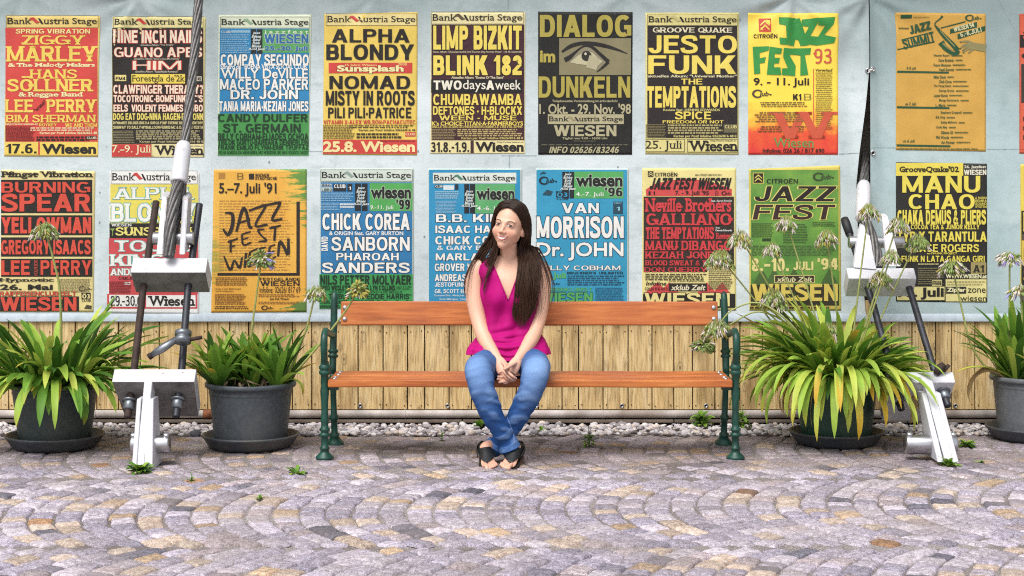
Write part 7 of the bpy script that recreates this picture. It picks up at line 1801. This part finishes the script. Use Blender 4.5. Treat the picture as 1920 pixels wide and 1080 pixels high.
# ---- sandals
M_SOLE = simple('brown_sole', C('#6b4a38'), .7, 0, .2, 30); M_BED = simple('black_footbed', C('#1c1a18'), .7, 0, .2, 30); M_STRAP = simple('black_leather', C('#15181a'), .5, 0, .2, 40, .2)
def sandal(Fr, med):
    H, f, s, up, L = Fr
    root = MB(); out = []
    for t in np.linspace(0, 2 * math.pi, 36, endpoint=False):
        a = .545 - .575 * math.cos(t); wd = .034 + .014 * smooth01((a - .35) / .35); wd *= 1 - .35 * max(0, a - .82) ; o = .004 * (a > .5)
        out.append((a * L * .985, math.sin(t) * wd + o * med))
    for z0, z1, k, mi in ((-.030, -.011, 1.0, 0), (-.0109, -.001, .985, 1)):
        n = len(out); vs = [H + f * (a - .0 * L) + s * (b * k) + up * z for z in (z0, z1) for a, b in out]
        fs = [tuple(reversed(range(n))), tuple(range(n, 2 * n))] + [(i, (i + 1) % n, n + (i + 1) % n, n + i) for i in range(n)]
        root.add(vs, fs, mi, smooth=False)
    o = root.build('sandal', [M_SOLE, M_BED], person)
    st = MB(); vs = []; nu, nv = 20, 16
    FT = np.array(FOOT_ROWS)
    for i in range(nv):
        t = i / (nv - 1); tf = .12 + .62 * t; a = tf * L; mg = .0050 + .004 * (1 - t)
        w_ = np.interp(tf, FT[:, 0], FT[:, 2]) + mg; hc = np.interp(tf, FT[:, 0], FT[:, 3]) * .72; h_ = np.interp(tf, FT[:, 0], FT[:, 4]) + mg + .012 * max(0, .45 - t)
        lo = -1.75 + (1.75 + .12) * max(0, t - .50) / .50 ; hi = 1.75 - (1.75 - .62) * max(0, t - .50) / .50      # the band narrows to the gap beside the big toe
        for j in range(nu):
            ph = (lo + (hi - lo) * j / (nu - 1)) * med
            vs.append(H + f * a + s * (w_ * math.sin(ph)) + up * max(-.001, hc + h_ * math.cos(ph)))
    fs = [(i * nu + j, i * nu + j + 1, (i + 1) * nu + j + 1, (i + 1) * nu + j) for i in range(nv - 1) for j in range(nu - 1)]
    st.add(vs, fs); so2 = st.build('strap', M_STRAP, o); md = so2.modifiers.new('t', 'SOLIDIFY'); md.thickness = .0035; md.offset = 0
    th_ = MB(); th_.tube([H + f * (.74 * L) + s * (med * .017) + up * .026, H + f * (.80 * L) + s * (med * .018) + up * .018, H + f * (.83 * L) + s * (med * .018) - up * .002], [(.008, .003), (.006, .003), (.004, .003)], 8); th_.build('toe_post', M_STRAP, o)
    hs_ = MB(); pts = [H + f * (.40 * L) + s * .044 + up * .016, H + f * (.15 * L) + s * .040 + up * .040, H + f * (-.02 * L) + up * .052, H + f * (.15 * L) - s * .040 + up * .040, H + f * (.40 * L) - s * .044 + up * .016]
    hs_.tube(catmull([tuple(p) for p in pts], 24), [(.0025, .010)] * 24, 8, ref=s); hs_.build('heel_strap', M_STRAP, o)
sandal(FR, -1 if FR[2].x < 0 else 1); sandal(FL, 1 if FL[2].x < 0 else -1)

# ---- hair: long strands from a parting, over both shoulders
def L3(p): return np.array(head_to_world(np.array(p, float)))
def hair():
    hb = MB(); cols = []
    A = {1: [(0.003, .067, .092), (.032, .068, .082), (.059, .047, .054), (.073, .016, .012), (.084, -.012, -.030)], -1: [(.001, .067, .092), (-.032, .069, .082), (-.060, .054, .053), (-.071, .040, .006), (-.074, .026, -.045)]}
    Mm = {s: [(0.003, .005, .131), (s * .050, .005, .112), (s * .083, -.008, .062), (s * .094, -.028, .0), (s * .099, -.030, -.055)] for s in (1, -1)}
    B = {s: [(0.003, -.075, .110), (s * .040, -.100, .085), (s * .070, -.112, .01), (s * .080, -.105, -.06), (s * .084, -.095, -.11)] for s in (1, -1)}
    inn = {1: [(973, 470, .195), (971, 500, .120), (969, 540, .078), (966, 590, .075), (973, 622, .070)], -1: [(933, 463, .165), (925, 492, .140), (916, 515, .120), (909, 540, .110), (905, 562, .10)]}
    out = {1: [(1001, 466, .215), (1013, 498, .165), (1007, 540, .105), (1000, 580, .090), (986, 614, .080)], -1: [(912, 452, .22), (894, 480, .235), (884, 495, .275), (882, 520, .31), (886, 560, .33)]}
    wisp = {1: [(1008, 464, .215), (1027, 497, .18), (1036, 540, .14), (1033, 580, .12), (1026, 606, .11)], -1: [(908, 460, .22), (889, 486, .205), (877, 505, .170), (872, 530, .150), (874, 556, .145)]}
    back = {1: [(972, 470, .285), (976, 500, .33), (980, 540, .34), (985, 580, .34), (985, 600, .34)], -1: [(938, 468, .27), (928, 500, .32), (918, 540, .34), (912, 580, .34), (908, 600, .34)]}
    for s in (1, -1):
        for i in range(1250 if s == 1 else 900):
            u = R.random(); a = np.array(A[s]); mmm = np.array(Mm[s]); bb = np.array(B[s])
            if i < 110: u *= .07
            k = (2 * (u - .5) * (u - 1)) ; top = a * (2 * (u - .5) * (u - 1)) + mmm * (4 * u * (1 - u)) + bb[:5] * (2 * u * (u - .5))
            nt = 5 if len(bb) == 5 else 4
            top = [L3(p + np.array([R.gauss(0, .0022), R.gauss(0, .0022), R.gauss(0, .0016)])) for p in top]
            v = min(1, max(0, u * 1.2 + R.gauss(0, .07)))
            if s == -1: v = min(1, max(0, (u - .06) / .22 + R.gauss(0, .08))); v = 1 if (v < .6 and R.random() < .45) else v
            if R.random() < (.42 if u > .5 else 0): G1 = G2 = back[s]; v = R.uniform(0, 1)
            else: G1, G2 = inn[s], (wisp[s] if R.random() < (.07 if s == 1 else .035) else out[s])
            wob = v * 4 + R.gauss(0, .5); low = []
            cut = R.uniform(.62, 1) ** .7 if s == 1 else (R.uniform(.45, 1.0) if v < .5 else 1)
            for j, (p, q) in enumerate(zip(G1, G2)):
                x = p[0] + (q[0] - p[0]) * v + ((R.uniform(-14, 14) if j == 0 else bx) if G1 is back[s] else 0); bx = x - p[0]; y = p[1] + (q[1] - p[1]) * v; Y = p[2] + (q[2] - p[2]) * v
                amp = (.5 + j * j * .42) if s == 1 else (.5 + j * .4)
                Yj = Y + R.gauss(0, .007) + (0 if j < 1 else -.012 * math.sin(v * 3.14) * (s == 1))
                low.append(np.array(W(x + R.gauss(0, .8) + amp * 1.3 * math.sin(wob + j * 1.9), y + R.gauss(0, 2) * (j == 4), Yj)))
            pts = catmull([tuple(p) for p in top + low], 30)
            nk = 12 + int(18 * cut); pts = pts[:nk]; nn = len(pts)
            r0 = R.uniform(.0012, .0023) * (.55 if R.random() < .3 else 1)
            n0 = len(hb.v); hb.tube(pts, [r0 * (1 if t < .72 else max(.12, 1 - (t - .72) / .28 * .9)) for t in np.linspace(0, 1, nn)], 4, caps=False)
            t0 = R.uniform(.7, 1.35); base = np.array(C('#28180f')[:3]); tip = np.array(C('#463022')[:3])
            for j in range(nn):
                c = (base + (tip - base) * (j / 30) ** 1.5) * t0
                cols += [tuple(c)] * 4
    for s in (1, -1):
        for i in range(260):
            u = R.random(); y0 = -.004 - .085 * u; x0 = .068 + .008 * math.sin(u * 3.1)
            top = [L3((s * (x0 + R.gauss(0, .002)), y0, .02)), L3((s * (x0 + .004 - .010 * u), y0 - .004, -.03)), L3((s * (x0 - .004 - .018 * u), y0 - .010, -.075))]
            e = top[-1]; xe = e[0] + s * (.002 + .012 * u) + R.gauss(0, .006)
            low = [np.array((xe, e[1] + .012, e[2] - .05)), np.array((xe + s * .012, e[1] + .03 + .03 * u, e[2] - .11)), np.array((xe + s * .02, max(.30, e[1] + .06), e[2] - .20))]
            pts = catmull([tuple(p) for p in top + low], 24); t0 = R.uniform(.9, 1.3); n0 = len(hb.v)
            hb.tube(pts, [R.uniform(.0018, .0026)] * 24, 4, caps=False); cols += [tuple(np.array(C('#25160f')[:3]) * t0)] * (len(hb.v) - n0)
    for i in range(420):
        x0 = R.uniform(-.066, .066); yb = -.098 + 5.5 * x0 * x0
        pts = [L3((x0, yb, .0)), L3((x0 * .98, yb + .012, -.05)), L3((x0 * .95, yb + .028, -.10))]; e = pts[-1]
        pts += [np.array((e[0] + R.gauss(0, .004), e[1] + .008, e[2] - .05)), np.array((e[0] + R.gauss(0, .008), max(.29, e[1] + .02), e[2] - .12)), np.array((e[0] + R.gauss(0, .01), .34, e[2] - .22))]
        q = catmull([tuple(p) for p in pts], 20); n0 = len(hb.v); hb.tube(q, [R.uniform(.0018, .0028)] * 20, 4, caps=False); cols += [tuple(np.array(C('#25160f')[:3]) * R.uniform(.7, 1.1))] * (len(hb.v) - n0)
    return hb.build('hair', M_HAIR, person, cols)
m = Mat('hair_strands'); m.base(m.attr()); m.rough(.45); m.b.inputs['Specular IOR Level'].default_value = .22; M_HAIR = m.m
hair()
